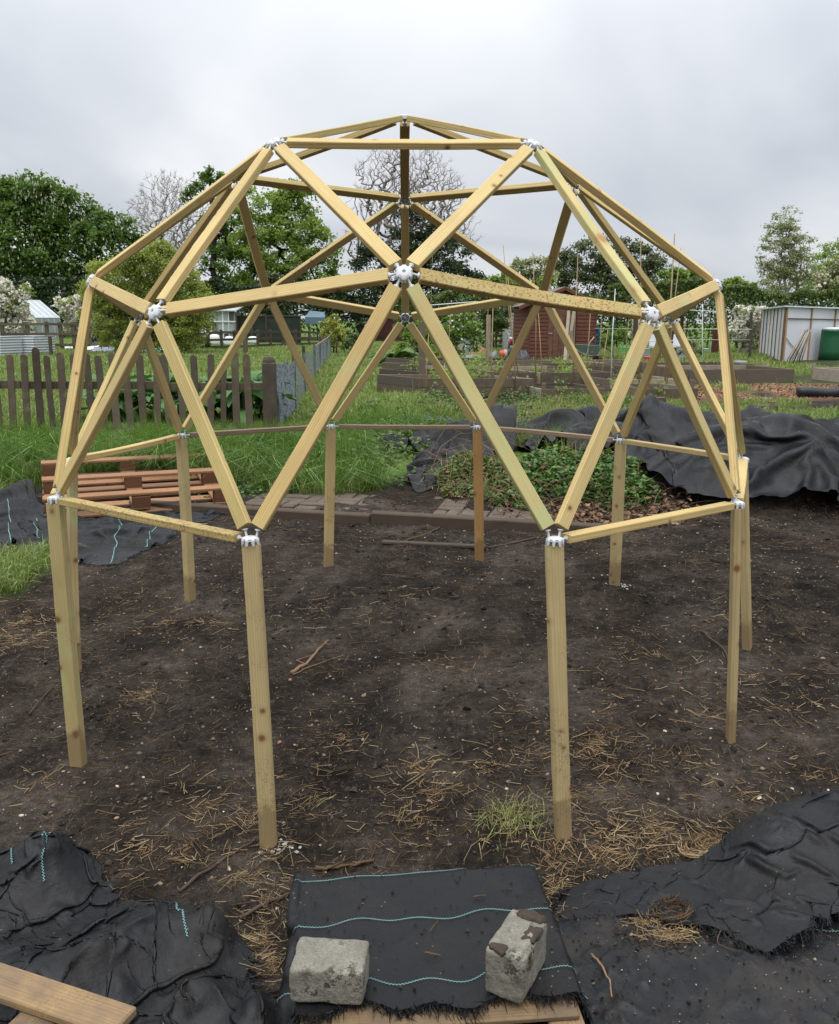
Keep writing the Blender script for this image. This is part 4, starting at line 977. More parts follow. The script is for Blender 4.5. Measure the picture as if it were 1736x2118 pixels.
rail_fence('dark brown three rail fence behind the grass field', [(374, 723, 692), (403, 722, 690), (432, 721, 687), (459, 722, 684), (486, 720, 685), (508, 721, 684), (534, 718, 684), (560, 717, 684), (586, 716, 684), (612, 715, 684), (640, 714, 685), (664, 713, 687)], (.93, .52, .12), M['old_dark'], .12)
for i, (px, pb, pt, w, mt, lb) in enumerate([(106, 735, 695, .10, 'old_dark', 'short dark post standing beside the corrugated planter'), (508, 730, 690, .16, 'old', 'thick pale topped post in front of the rail fence')]):
    b = G(px, pb); h = atY(px, pt, b[1])[2] - b[2]; m = MB(); m.box((0, 0, h / 2), (w, w, h), None, .012); tag(m.build('fence_post', M[mt], None, loc=b), lb, 'post')

# corrugated metal planters
def corrugated(label, pxa, pxb, pyb, pyt, side_px, n=7):
    b = G(pxa, pyb); s_ = (b[1] - CAM[1]) / FPX; w = (pxb - pxa) * s_; h = (pyb - pyt) * s_; sd_ = side_px * s_
    o = empty('corrugated_planter', b, 0, label, 'planter', 'corrugated metal planters on the left'); zs = np.linspace(0, h, n * 8 + 1); off = .018 * np.cos(zs / h * n * 2 * pi)
    def sheet(nm, a, q):
        a = np.array(a, float); q = np.array(q, float); d = q - a; nrm = unit(np.array([d[1], -d[0], 0]))
        V = []; 
        for z, f_ in zip(zs, off): V += [a + nrm * f_ + z3 * z, q + nrm * f_ + z3 * z]
        V = np.array(V); k = len(V); V = np.vstack([V, V - nrm * .004]); i = np.arange(len(zs) - 1)
        F = np.concatenate([np.stack([2 * i, 2 * i + 1, 2 * i + 3, 2 * i + 2], 1), np.stack([k + 2 * i, k + 2 * i + 2, k + 2 * i + 3, k + 2 * i + 1], 1)])
        link(nm, mesh_np(nm, V, F, M['grey_metal'], True), o)
    sheet('side', (0, 0, 0), (w, 0, 0)); sheet('side', (w, 0, 0), (w + sd_, .9, 0)); sheet('side', (w + sd_, .9, 0), (sd_, .9, 0)); sheet('side', (sd_, .9, 0), (0, 0, 0))
    m = MB(); m.add([(0, 0, h - .1), (w, 0, h - .1), (w + sd_, .9, h - .1), (sd_, .9, h - .1)], [[0, 1, 2, 3]]); m.build('soil', M['ground'], o)
corrugated('shiny corrugated planter standing in the grass at far left', 9, 71, 733, 696, 22)
corrugated('corrugated planter cut off by the left edge of the picture', -60, 3, 735, 697, 20)
for i, (lb, xa, xb, y_, h_, col) in enumerate([('flat teal sheet lying beyond the willow bush', 296, 338, 726, .12, (.03, .42, .36)), ('blue grey sheeting on the ground left of the willow bush', 198, 242, 725, .18, (.22, .25, .31)), ('white board on the grass by the grey rail fence', 140, 165, 719, .10, (.62, .63, .64)), ('white block at the end of the grey rail fence', 182, 200, 722, .22, (.65, .66, .66))]):
    a = G((xa + xb) / 2, y_ + 1); s_ = (a[1] - CAM[1]) / FPX; w = (xb - xa) * s_; m = MB()
    gx_ = np.linspace(-w / 2, w / 2, 12); gy_ = np.linspace(-.5, .6, 6); XX, YY = np.meshgrid(gx_, gy_, indexing='ij'); ZZ = h_ * (.6 + .4 * fbm(XX * 2, YY * 3, 0, i + 5, 2)) * (YY > -.45)
    I2, J2 = np.meshgrid(np.arange(11), np.arange(5), indexing='ij'); I2 = I2.ravel(); J2 = J2.ravel()
    F = np.stack([I2 * 6 + J2, (I2 + 1) * 6 + J2, (I2 + 1) * 6 + J2 + 1, I2 * 6 + J2 + 1], 1)
    me = mesh_np('ground_sheet', np.stack([XX, YY, ZZ], 2).reshape(-1, 3), F, plain('sheet_%d' % i, col, .4, .5, .2, 4, .1)); tag(link('ground_sheet', me, None, loc=a), lb, 'sheet')
r_ = np.random.default_rng(77); b = G(8, 700); P = b + r_.normal(size=(900, 3)) * np.array([.35, .3, .16]) + (0, 0, .75)
o = empty('purple_flowers', b, 0, 'clump of purple flowers behind the corrugated planter', 'flowers'); V, F = leaf_cloud(P, .07, r_); tag(link('bloom', mesh_np('bloom', V - b, F, M['purple']), o), kind='stuff')
P = b + r_.normal(size=(900, 3)) * np.array([.4, .35, .2]) + (0, 0, .45); V, F = leaf_cloud(P, .08, r_); tag(link('foliage', mesh_np('foliage', V - b, F, M['leaf_fresh']), o), kind='stuff')

# polythene clad greenhouse on the right
A = G(1618, 746); Bk = G(1570, 733); A[2] = Bk[2] = .13
hA = atY(1618, 636, A[1])[2] - .13; hB = atY(1570, 641, Bk[1])[2] - .13
Cr = A + np.array([5.2, 3.4, 0]); hC = hA * .97
M['poly'] = plain('cloudy_polythene', (.60, .61, .66), .35, .4, .10, 1.2, .25)
M['batten'] = wood('batten_timber', (.50, .32, .17), (.30, .17, .08), knots=0)
pg = empty('polythene_greenhouse', A, 0, 'square white polythene greenhouse with timber battens at far right', 'greenhouse')
def sheetq(nm, a, b_, h0, h1, mat, th=.02):
    d = b_ - a; nrm = unit(np.array([d[1], -d[0], 0])) * th; V = np.array([a, b_, b_ + z3 * h1, a + z3 * h0]) - A; V = np.vstack([V, V - nrm])
    link(nm, mesh_np(nm, V, np.array([[0, 1, 2, 3], [7, 6, 5, 4], [0, 4, 5, 1], [1, 5, 6, 2], [2, 6, 7, 3], [3, 7, 4, 0]]), mat), pg)
for k in range(7):
    t0, t1 = k / 7, (k + 1) / 7; sheetq('wall_panel', Bk + (A - Bk) * t0, Bk + (A - Bk) * t1, hB + (hA - hB) * t0, hB + (hA - hB) * t1, M['poly'])
for k in range(4):
    t0, t1 = k / 4, (k + 1) / 4; sheetq('wall_panel', A + (Cr - A) * t0, A + (Cr - A) * t1, hA + (hC - hA) * t0, hA + (hC - hA) * t1, M['poly'])
Dk = Bk + (Cr - A); sheetq('wall_panel', Dk, Bk, hC, hB, M['poly']); sheetq('wall_panel', Cr, Dk, hC, hC, M['poly'])
def batten(a, b_, w=.06, mat='batten'):
    ax = unit(b_ - a); Ln = np.linalg.norm(b_ - a); sd = unit(np.cross(ax, [.6, -.8, .1])); m = MB(); m.box((0, 0, Ln / 2), (w, .03, Ln), None, .003)
    link('batten', m.mesh('batten', M[mat]), pg, mw=basis(np.cross(sd, ax), sd, ax, a - A))
for k in range(8):
    t = k / 7; p = Bk + (A - Bk) * t; nrm = unit(np.array([(A - Bk)[1], -(A - Bk)[0], 0])) * .03
    batten(p + nrm, p + nrm + z3 * (hB + (hA - hB) * t), .03 if k < 7 else .09, 'old' if k % 3 else 'batten')
nr = unit(np.array([(Cr - A)[1], -(Cr - A)[0], 0])) * .03
for k in range(5):
    t = k / 4; p = A + (Cr - A) * t; batten(p + nr, p + nr + z3 * (hA + (hC - hA) * t), .10 if k == 0 else .07)
batten(A + nr * 1.2 + z3 * hA * .80, Cr + nr * 1.2 + z3 * hC * .80, .05, 'old'); batten(A + nr * 1.2 + z3 * .9, A + (Cr - A) * .18 + nr * 1.2 + z3 * .15, .02, 'grey_wood')
m = MB(); V = np.array([A + (-.15, -.2, hA + .02), Cr + (.3, -.2, hC + .02), Dk + (.3, .3, hC + .0), Bk + (-.25, .2, hB + .0)]) - A; V = np.vstack([V, V + (0, 0, .05)]); m.add(V, [[0, 3, 2, 1], [4, 5, 6, 7], [0, 1, 5, 4], [1, 2, 6, 5], [2, 3, 7, 6], [3, 0, 4, 7]]); m.build('roof', plain('twin_wall_sheet', (.55, .58, .66), .3, .5, .08, 2, .05), pg)

# green compost bin, pallet and poles against it
b = G(1718, 745); s_ = (b[1] - CAM[1]) / FPX; R_ = 24 * s_; H_ = 62 * s_
M['bin_green'] = plain('green_plastic', (.012, .085, .035), .45, .4, .2, 8, .08)
cb = empty('compost_bin', b, 0, 'tall green plastic compost bin with a pale lid at the right edge', 'bin')
m = MB(); m.lathe([(0, 0), (R_, 0), (R_ * .98, H_ * .3), (R_ * .95, H_ * .7), (R_ * .93, H_ * .92), (R_ * .96, H_ * .94), (R_ * .9, H_), (0, H_)], 26); m.build('body', M['bin_green'], cb, True)
m = MB(); m.lathe([(R_ * .9, H_ + .002), (R_ * .9, H_ + .04), (R_ * .5, H_ + .07), (0, H_ + .08)], 26); m.build('lid', M['white_plastic'], cb, True)
b = G(1682, 742); s_ = (b[1] - CAM[1]) / FPX
bp = empty('dark_pallet', b, 0, 'dark pallet standing upright between the leaning poles and compost bin', 'pallet')
for k in range(6):
    m = MB(); m.box((0, 0, 0), (34 * s_, .03, .07), None, .003); m.build('slat', M['old_dark'], bp, loc=(0, -.05, .08 + k * .15))
for k in range(3):
    m = MB(); m.box((0, 0, .45), (.09, .07, .9), None, .004); m.build('bearer', M['old_dark'], bp, loc=((k - 1) * 15 * s_, 0, 0))
for i in range(7):
    xb, xt = 1625 + i * 5.5, 1665 + i * 2.2; b = G(xb, 751 - i * .6); t = atY(xt, 681 + (i % 3) * 3, b[1] + .45); m = MB(); m.tube([(0, 0, 0), tuple((t - b) * .5 + r_.normal(size=3) * .01), tuple(t - b)], [.028, .026, .022], 6)
    tag(m.build('pole', M['old' if i % 2 else 'grey_wood'], None, True, loc=b), ['leftmost and flattest of the poles leaning on the polythene greenhouse', 'second leaning pole from the left by the polythene greenhouse', 'third leaning pole from the left by the polythene greenhouse', 'middle pole of the bundle leaning on the polythene greenhouse', 'third leaning pole from the right by the dark pallet', 'second leaning pole from the right by the dark pallet', 'steepest leaning pole nearest the dark pallet'][i], 'pole', 'poles leaning on the polythene greenhouse')

# dark red doors in the distance, chairs, boxes, tub
for i, (xa, xb, ya, yb) in enumerate([(1383, 1405, 683, 716), (1471, 1486, 680, 720)]):
    a = G((xa + xb) / 2, yb + 12); w = (xb - xa) * (a[1] - CAM[1]) / FPX; zt = atY(xa, ya, a[1])[2]; h = zt - a[2]
    o = empty('maroon_screen', a, 0, ['maroon board screen behind the white chairs', 'narrow maroon board screen left of the cherry tree'][i], 'screen')
    for k in range(4): m = MB(); m.box((0, 0, h / 2), (w / 4 - .01, .03, h), None, .004); m.build('board', M['dark_red'], o, loc=(w * (k + .5) / 4 - w / 2, 0, 0))
def chair(label, px, pyb, rot):
    b = G(px, pyb); o = empty('garden_chair', b, rot, label, 'chair', 'white plastic garden chairs')
    m = MB(); m.box((0, 0, .42), (.46, .44, .03), None, .01); m.build('seat', M['white_plastic'], o)
    m = MB(); m.box((0, .24, .68), (.46, .03, .46), rx(-.2), .012); m.build('backrest', M['white_plastic'], o)
    for sx in (-1, 1):
        for sy in (-1, 1): m = MB(); m.box((sx * .21, sy * .2, .21), (.045, .045, .42), None, .005); m.build('leg', M['white_plastic'], o)
        m = MB(); m.tube([(sx * .24, .24, .66), (sx * .25, -.15, .66), (sx * .24, -.2, .44)], .02, 6); m.build('armrest', M['white_plastic'], o)
chair('white plastic garden chair left of the wooden post', 1358, 741, .5); chair('white plastic garden chair nearest the grey crate', 1398, 740, -.6)
for i, (lb, px, py, w, d, h, col) in enumerate([('grey plastic crate right of the garden chairs', 1411, 741, 18, .4, 24, (.30, .33, .37)), ('red plastic box on the ground left of the garden chairs', 1342, 752, 16, .4, 14, (.40, .03, .03)), ('grey storage box left of the garden chairs', 1330, 741, 18, .5, 20, (.22, .27, .27)), ('small green and white seed box beyond the wire', 1292, 728, 18, .4, 10, (.10, .40, .14)), ('pale green round table beyond the wire', 1453, 729, 24, .5, 8, (.28, .42, .32))]):
    a = G(px, py); s_ = (a[1] - CAM[1]) / FPX; W2, H2 = w * s_, h * s_; o = empty('box', a, 0, lb, 'box'); mt = plain('box_colour_%d' % i, col, .5, .4, .2, 6, .05)
    m = MB(); m.box((0, 0, H2 * .45), (W2, d, H2 * .9), None, .02, 1.06); m.build('tub', mt, o); m = MB(); m.box((0, 0, H2 * .95), (W2 * 1.12, d * 1.1, H2 * .1), None, .01); m.build('rim', mt, o)
b = G(1531, 761); s_ = (b[1] - CAM[1]) / FPX; m = MB(); R_ = 13 * s_; m.lathe([(0, 0), (R_ * .85, 0), (R_, .2), (R_ * 1.04, .22), (R_ * .96, .2), (R_ * .8, .05), (0, .04)], 24)
o = m.build('wash_tub', M['grey_metal'], None, True, loc=b); o.scale = (1, .7, 1); tag(o, 'shallow galvanised tub on the bed behind the long timber bed', 'tub')
# cloth on a post, far middle
b = G(747, 704); m = MB(); gx_ = np.linspace(-.22, .22, 9); gz_ = np.linspace(0, .9, 8); XX, ZZ = np.meshgrid(gx_, gz_, indexing='ij'); YY = .05 * np.cos(XX * 30) + .02; XX = XX * (1.0 - .35 * (ZZ / .9) ** 2)
I2, J2 = np.meshgrid(np.arange(8), np.arange(7), indexing='ij'); I2 = I2.ravel(); J2 = J2.ravel(); Fc = np.stack([I2 * 8 + J2, (I2 + 1) * 8 + J2, (I2 + 1) * 8 + J2 + 1, I2 * 8 + J2 + 1], 1)
tag(link('hanging_cloth', mesh_np('hanging_cloth', np.stack([XX, YY - .08, ZZ + .25], 2).reshape(-1, 3), Fc, plain('blue_grey_cloth', (.11, .13, .19), .9, .1, .2, 6, .2), True), None, loc=b), 'blue grey cloth hanging from a thin post in the distance', 'cloth')
m = MB(); m.box((0, 0, .6), (.05, .05, 1.3), None, .004); tag(m.build('cloth_post', M['old'], None, loc=b), 'thin post carrying the blue grey cloth', 'post')
# ---------------------------------------------------------------- picket fence
YF = G(300, 905)[1]
def fz(px, py): return atY(px, py, YF)
fo = fz(0, 890); fo[2] = gh(fo[0], YF)
pf = empty('picket_fence', fo, 0, 'old weathered picket fence with round topped pales across the left side', 'fence')
M['picket'] = wood('mossy_picket_timber', (.13, .09, .06), (.04, .027, .018), knots=.9, grey=(.105, .088, .068), green=.25, mould=.8, var=.45, rough=.9)
def picket(w, h, th, seed):
    r = np.random.default_rng(seed); pr = [(-w / 2, -.15)]; zt = h - w / 2
    pr += [(-w / 2 + r.normal() * .002, zt * .5), (-w / 2, zt)] + [(-w / 2 * cos(a), zt + w * .42 * sin(a)) for a in np.linspace(.35, pi - .35, 6)] + [(w / 2, zt), (w / 2 + r.normal() * .002, zt * .5), (w / 2, -.15)]
    n = len(pr); V = [(x, -th / 2, z) for x, z in pr] + [(x, th / 2, z) for x, z in pr]
    F4 = [[i, i + 1, n + i + 1, n + i] for i in range(n - 1)]
    F3 = []
    for s0 in (0, n):
        for i in range(1, n - 1): F3.append([s0, s0 + i + 1, s0 + i] if s0 == 0 else [s0, s0 + i, s0 + i + 1])
    me = mesh_np('picket', V, [np.array(F3), np.array(F4)[:, ::-1]], M['picket']); return me
PK = [picket(.066 + .007 * (i % 3), atY(200, 753, YF)[2] - .12 + .015 * ((i * 7) % 3 - 1), .02, i) for i in range(6)]
rp = np.random.default_rng(5)
xs = [2 + 27.1 * i + rp.normal() * 1.6 for i in range(-6, 20)]
for i, px in enumerate(xs):
    p = fz(px, 890); z0 = gh(p[0], YF) - .0
    o = link('picket', PK[rp.integers(0, 6)], pf, mw=Matrix.Translation(Vector((p[0] - fo[0], 0, float(z0 - fo[2] + rp.normal() * .018)))) @ Matrix.Rotation(rp.normal() * .024, 4, 'Y') @ Matrix.Rotation(rp.normal() * .03, 4, 'X'))
for k, (pa, pb, py) in enumerate([(-170, 40, 796), (40, 330, 797), (330, 566, 800), (-170, 300, 892), (300, 566, 893)]):
    a, b = fz(pa, py), fz(pb, py); a[1] = b[1] = YF + .045; ax = unit(b - a); Ln = np.linalg.norm(b - a); m = MB(); m.box((0, 0, Ln / 2), (.04, .085, Ln - .005), None, .004)
    sd = np.array([0, 1.0, 0]); link('rail', m.mesh('rail', M['picket']), pf, mw=basis(sd, np.cross(ax, sd), ax, a - fo))
p = fz(561, 905); h = fz(561, 736)[2] - gh(p[0], YF); m = MB(); m.box((0, 0, h * .46), (.15, .11, h * .92), None, .012); 
m.lathe([(.073, h * .90), (.070, h * .95), (.05, h * .985), (0, h)], 12, R=np.diag([1, .72, 1])); m.build('post', M['picket'], pf, loc=(p[0] - fo[0], 0, gh(p[0], YF) - fo[2]))
for px in (-40,):
    p = fz(px, 905); m = MB(); m.box((0, 0, .45), (.12, .1, .95), None, .01); m.build('post', M['picket'], pf, loc=(p[0] - fo[0], .08, 0))

# netting fence running away from the corner post
k = NM('plastic_netting'); c = k.co('Object')
w1 = k.n('ShaderNodeTexVoronoi', feature='DISTANCE_TO_EDGE'); k.l(c, w1.inputs['Vector']); w1.inputs['Scale'].default_value = 26
al = k.ramp(w1.outputs['Distance'], [(.10, 1.0), (.16, .28)]); al2 = k.math('MULTIPLY', al, k.ramp(k.noise(c, 3, 3), [(.35, .45), (.65, 1.0)]))
k.fin((.19, .215, .24), .7, .2); k.l(al2, k.b.inputs['Alpha']); M['net'] = k.m
k = NM('blue_grey_net_roll'); c = k.co('Object'); k.fin(k.mix(k.ramp(k.noise(c, 40, 4, .8), [(.40, 0.0), (.60, 1.0)]), (.10, .115, .115), (.30, .335, .385)), .8, .15); M['net_dense'] = k.m
nf = empty('netting_fence', G(578, 878), 0, 'blue grey netting fence on thin posts running back beside the grass path', 'fence'); nc = np.array(nf.location)
line = [(578, 878, 745), (592, 866, 742), (610, 852, 738), (630, 812, 722), (651, 776, 712), (662, 763, 700), (669, 752, 698), (676, 743, 697), (684, 735, 694)]
PB = []
for px, pb, pt in line:
    b = G(px, pb); PB.append((b, atY(px, pt, b[1])[2] - b[2]))
def drape(i0, i1, mat, nm):
    (b0, h0), (b1, h1) = PB[i0], PB[i1]; n = 14; m_ = 8; V = []
    for i in range(n):
        t = i / (n - 1); b = b0 + (b1 - b0) * t; h = (h0 + (h1 - h0) * t) * (1 - .10 * sin(pi * t)) + .02 * sin(t * 40)
        for j in range(m_):
            q = j / (m_ - 1); V.append(b - nc + np.array([.03 * sin(t * 19 + q * 4) + .02 * sin(t * 47), 0, q * h - .02]))
    I2, J2 = np.meshgrid(np.arange(n - 1), np.arange(m_ - 1), indexing='ij'); I2 = I2.ravel(); J2 = J2.ravel()
    link(nm, mesh_np(nm, V, np.stack([I2 * m_ + J2, (I2 + 1) * m_ + J2, (I2 + 1) * m_ + J2 + 1, I2 * m_ + J2 + 1], 1), M[mat], True), nf)
drape(0, 1, 'net_dense', 'netting'); drape(1, 2, 'net_dense', 'netting')
for i in range(2, len(PB) - 1): drape(i, i + 1, 'net', 'netting')
for i, (b, h) in enumerate(PB[2:]):
    m = MB(); m.box((0, 0, h / 2), (.05, .05, h + .12), ry(radians(rp.uniform(-3, 3))), .006); m.build('post', M['old_dark' if i % 2 else 'old'], nf, loc=b - nc)
b = G(696, 731); m = MB(); m.tube([(0, 0, 0), (0.02, 0, 1.0)], [.03, .03], 8); tag(m.build('fence_post', M['old'], None, True, loc=b), 'slim grey stake beyond the end of the netting fence', 'post')
a, c_ = atY(652, 715, PB[3][0][1]), atY(690, 684, PB[7][0][1]); m = MB(); m.tube([(0, 0, 0), tuple((c_ - a) * .5 + (0, 0, -.05)), tuple(c_ - a)], [.012, .011, .006], 5); tag(m.build('bent_cane', M['cane'], None, True, loc=a), 'thin bent cane slanting up over the netting fence', 'cane')

# ---------------------------------------------------------------- large leaved plants
M['rhubarb'] = leafmat('rhubarb_leaf', (.06, .12, .03), (.09, .165, .04), (.12, .20, .05), trans=.2)
M['comfrey'] = leafmat('comfrey_leaf', (.05, .12, .034), (.075, .165, .045), (.11, .21, .06), trans=.15)
M['stalk'] = plain('green_stalk', (.13, .17, .05), .6, .3, .2, 10, .1)
M['stalk_red'] = plain('rhubarb_stalk', (.24, .09, .06), .6, .3, .2, 10, .1)
def big_leaf(r, mat):
    n = 7; m_ = 5; V = []
    for i in range(n):
        t = i / (n - 1); w = .42 * sin(pi * min(1, (t * .88 + .10))) ** .8 * (1 - .12 * t)
        for j in range(m_):
            q = (j / (m_ - 1) - .5) * 2
            V.append((q * w * .5 * (1 + .08 * r.normal()), t, .16 * sin(pi * t) * .6 - .30 * t * t + .10 * abs(q) * w + .035 * r.normal()))
    I2, J2 = np.meshgrid(np.arange(n - 1), np.arange(m_ - 1), indexing='ij'); I2 = I2.ravel(); J2 = J2.ravel()
    return mesh_np('leaf', V, np.stack([I2 * m_ + J2, I2 * m_ + J2 + 1, (I2 + 1) * m_ + J2 + 1, (I2 + 1) * m_ + J2], 1), M[mat], True)
def leafy_plant(name, label, px, py, n, size, hgt, mat, seed, stalk='stalk', group=None):
    r = np.random.default_rng(seed); b = G(px, py); o = empty(name, b, 0, label, 'plant', group); Ls = [big_leaf(r, mat) for _ in range(4)]
    for i in range(n):
        a = i * 2.4 + r.normal() * .3; lift = r.uniform(.25, 1.0) * hgt; rad = r.uniform(.05, .45) * size * (1.4 - lift / hgt)
        p = np.array([rad * cos(a), rad * sin(a), lift]); m = MB(); m.tube([(0, 0, 0), tuple(p * np.array([.5, .5, .75])), tuple(p)], [.014, .010, .007], 5, False)
        m.build('stalk', M[stalk], o, True)
        s_ = size * r.uniform(.7, 1.25); wd = s_ * r.uniform(.9, 1.4)
        Ml = Matrix.Translation(Vector(p)) @ Matrix.Rotation(a - pi / 2 + r.normal() * .3, 4, 'Z') @ Matrix.Rotation(r.uniform(-.2, .55), 4, 'X') @ Matrix.Rotation(r.normal() * .3, 4, 'Y') @ Matrix.Diagonal((wd, s_, s_, 1))
        link('leaf', Ls[i % 4], o, mw=Ml)
    return o
leafy_plant('rhubarb', 'big pale green rhubarb plant beside the grass path in the middle distance', 812, 760, 22, .62, .42, 'rhubarb', 1, 'stalk_red')
leafy_plant('leafy_clump', 'small leafy clump right behind the rhubarb plant', 842, 742, 10, .35, .3, 'rhubarb', 2)
for i, (px, py, n, sz) in enumerate([(232, 872, 16, .42), (285, 866, 18, .46), (330, 874, 14, .40), (375, 868, 18, .44), (425, 874, 14, .40), (465, 866, 18, .46), (508, 872, 18, .46), (538, 868, 12, .40)]):
    leafy_plant('comfrey', ['leftmost dark leafy plant behind the picket fence', 'second leafy plant from the left behind the pickets', 'low leafy plant behind the pickets in the gap of the left strut', 'leafy plant behind the pickets above the back left joint', 'leafy plant behind the pickets left of the crossing struts', 'leafy plant behind the pickets right of the crossing struts', 'tall dark leafy plant second from the corner post', 'dark leafy plant nearest the corner post'][i], px, py, n + 4, sz, .52, 'comfrey', 10 + i, group='leafy plants behind the picket fence')

# ---------------------------------------------------------------- raised beds
BEDS = []
def raised_bed(label, A, B_, depth, h, stubs=(), n_in=0, mat='bed', two=False, name='raised_bed', dirn=None):
    """front board from A to B (ground points), depth away from the camera"""
    h = h * 1.3
    A = np.array(A, float); B_ = np.array(B_, float); d = B_ - A; Ln = np.linalg.norm(d); ax = d / Ln; dp = unit(np.array([-ax[1], ax[0], 0])) * depth if dirn is None else np.array(dirn) * depth
    o = empty(name, A, 0, label, 'raised bed', 'timber raised beds')
    cs = np.array([A, B_, A + dp, B_ + dp]); BEDS.append((cs[:, 0].min(), cs[:, 0].max(), cs[:, 1].min() - .03, cs[:, 1].max() + .03))
    mat0 = mat
    def board(p, q, hh, z=0):
        mat = mat0 if mat0 != 'bed' else ('bed', 'old', 'bed', 'grey_wood', 'picket')[rp.integers(0, 5)]
        dd = q - p; Lb = np.linalg.norm(dd); a_ = dd / Lb; sd = unit(np.cross([0, 0, 1.0], a_)); m = MB(); m.box((0, 0, Lb / 2), (.035, hh, Lb), None, .004)
        link('board', m.mesh('board', M[mat]), o, mw=basis(sd, np.cross(a_, sd), a_, p - A + z3 * (hh / 2 + z)))
    k = 2 if two else 1; hh = h / k
    for i in range(k):
        board(A, B_, hh * .97, hh * i); board(A + dp + ax * .04, B_ + dp - ax * .04, hh * .97, hh * i)
        board(A + dp * .02 + ax * .02, A + dp * .98 + ax * .02, hh * .97, hh * i); board(B_ + dp * .02 - ax * .02, B_ + dp * .98 - ax * .02, hh * .97, hh * i)
    for t, s_, hz in stubs:
        p = A + ax * Ln * t + dp * s_; m = MB(); m.box((0, 0, hz / 2), (.07, .07, hz), ry(radians(rp.uniform(-3, 3))), .006); m.build('corner_post', M[mat], o, loc=p - A + np.array([0, .06 if s_ < .5 else -.06, 0]))
    nx2, ny2 = max(6, int(Ln / .12)), max(5, int(depth / .12)); U, Vv = np.meshgrid(np.linspace(.01, .99, nx2), np.linspace(.03, .97, ny2), indexing='ij')
    P = ax[None, None] * (U * Ln)[..., None] + dp[None, None] * Vv[..., None]; zz = h * .62 + .05 * fbm(P[..., 0] * 4 + A[0], P[..., 1] * 4 + A[1], 0, 3, 3); P = P + z3 * zz[..., None]
    I2, J2 = np.meshgrid(np.arange(nx2 - 1), np.arange(ny2 - 1), indexing='ij'); I2 = I2.ravel(); J2 = J2.ravel()
    link('soil', mesh_np('soil', P.reshape(-1, 3), np.stack([I2 * ny2 + J2, (I2 + 1) * ny2 + J2, (I2 + 1) * ny2 + J2 + 1, I2 * ny2 + J2 + 1], 1), M['ground'], True), o)
    if n_in:
        r = np.random.default_rng(n_in); q = r.uniform(size=(n_in, 2)); base = ax * (q[:, :1] * Ln) + dp * q[:, 1:]; cl = base[r.integers(0, n_in // 40 + 1, n_in)] + r.normal(size=(n_in, 3)) * .09; cl[:, 2] = h * .7 + np.abs(r.normal(size=n_in)) * .13
        V, F = leaf_cloud(cl, .07, r); tag(link('seedlings', mesh_np('seedlings', V, F, M['leaf_fresh']), o), kind='stuff')
    return o
def gp(px, py): return G(px, py)
raised_bed('front raised bed of the centre row with a long pale top edge', gp(866, 822), gp(1104, 819), 1.3, .26, [(0, .1, .30), (.55, 0, .38), (.62, 0, .46), (.78, 0, .42), (.98, 0, .3)], 300, two=True)
raised_bed('second raised bed of the centre row behind the pale edged one', gp(873, 801), gp(1112, 798), 1.5, .24, [(.5, 0, .36), (.66, 0, .40), (.9, 0, .34)], 260)
raised_bed('third raised bed of the centre row near the two tall posts', gp(875, 787), gp(1130, 785), 1.7, .26, [(.3, 0, .4), (.56, 0, .44), (.75, 0, .36)], 200)
raised_bed('farthest raised bed of the centre row below the tarpaulin heap', gp(884, 773), gp(1140, 770), 1.8, .26, [(.2, 0, .4), (.48, 0, .44), (.6, 1, .44)], 200)
raised_bed('low raised bed of bare dark soil right of the centre canes', gp(1120, 826), gp(1250, 824), 1.5, .15, [(.04, 0, .3), (.9, 0, .26)], 60)
raised_bed('raised bed with a mossy board behind the bare soil bed', gp(1118, 800), gp(1262, 798), 1.5, .24, [(.1, 0, .34), (.5, 0, .40), (.9, 0, .32)], 200)
raised_bed('raised bed in front of the shed door covered in bark', gp(1150, 781), gp(1300, 779), 1.7, .22, [(.5, 0, .36)], 160)
raised_bed('dark soiled raised bed below the blossom tree by the barrel', gp(1250, 771), gp(1348, 769), 1.8, .22, [(.3, 0, .3)], 80)
raised_bed('near raised bed with a split board among the right hand canes', gp(1334, 834), gp(1442, 832), 1.3, .20, [(.9, 0, .40), (.03, 0, .3)], 60)
raised_bed('small raised bed of bare soil behind the split board bed', gp(1262, 808), gp(1402, 806), 1.6, .18, [(.5, 0, .3), (.98, 0, .3)], 60)
raised_bed('long low raised bed of two planks on the bark at the right', gp(1425, 794), gp(1640, 792), 2.0, .26, [(.35, 0, .3), (.98, 0, .3)], 30)
raised_bed('raised bed behind the long low bed with darker boards', gp(1415, 780), gp(1590, 777), 2.0, .22, [(.5, 0, .34)], 60)
raised_bed('pale plank raised bed running out of the right edge', gp(1681, 785), gp(1840, 802), 1.8, .24, [(.02, 0, .40)], 0, mat='grey_wood')
# bits lying around
for i, (lb, px, py, w, h, d, mt, nm, cat, rt) in enumerate([
    ('square wooden stump block in front of the split board bed', 1365, 845, .15, .19, .15, 'old', 'wood_block', 'block', .2),
    ('small low wooden crate in the grass at the right', 1580, 850, .32, .10, .3, 'old', 'wooden_crate', 'crate', .1),
    ('short upright stake beside the small wooden crate', 1597, 856, .06, .20, .06, 'bed', 'stake', 'stake', .1),
    ('narrow grey board lying in the grass by the right beds', 1565, 826, .6, .03, .12, 'grey_wood', 'loose_board', 'board', .05)]):
    b = G(px, py); m = MB(); m.box((0, 0, h / 2), (w, d, h), rz(rt), .006); tag(m.build(nm, M[mt], None, loc=b), lb, cat)
A, B_ = G(1650, 821), G(1760, 822); o = None; m = MB(); Ln = np.linalg.norm(B_ - A); pts = [A + (B_ - A) * t + z3 * (.09 + .012 * sin(t * 9)) for t in np.linspace(0, 1, 14)]
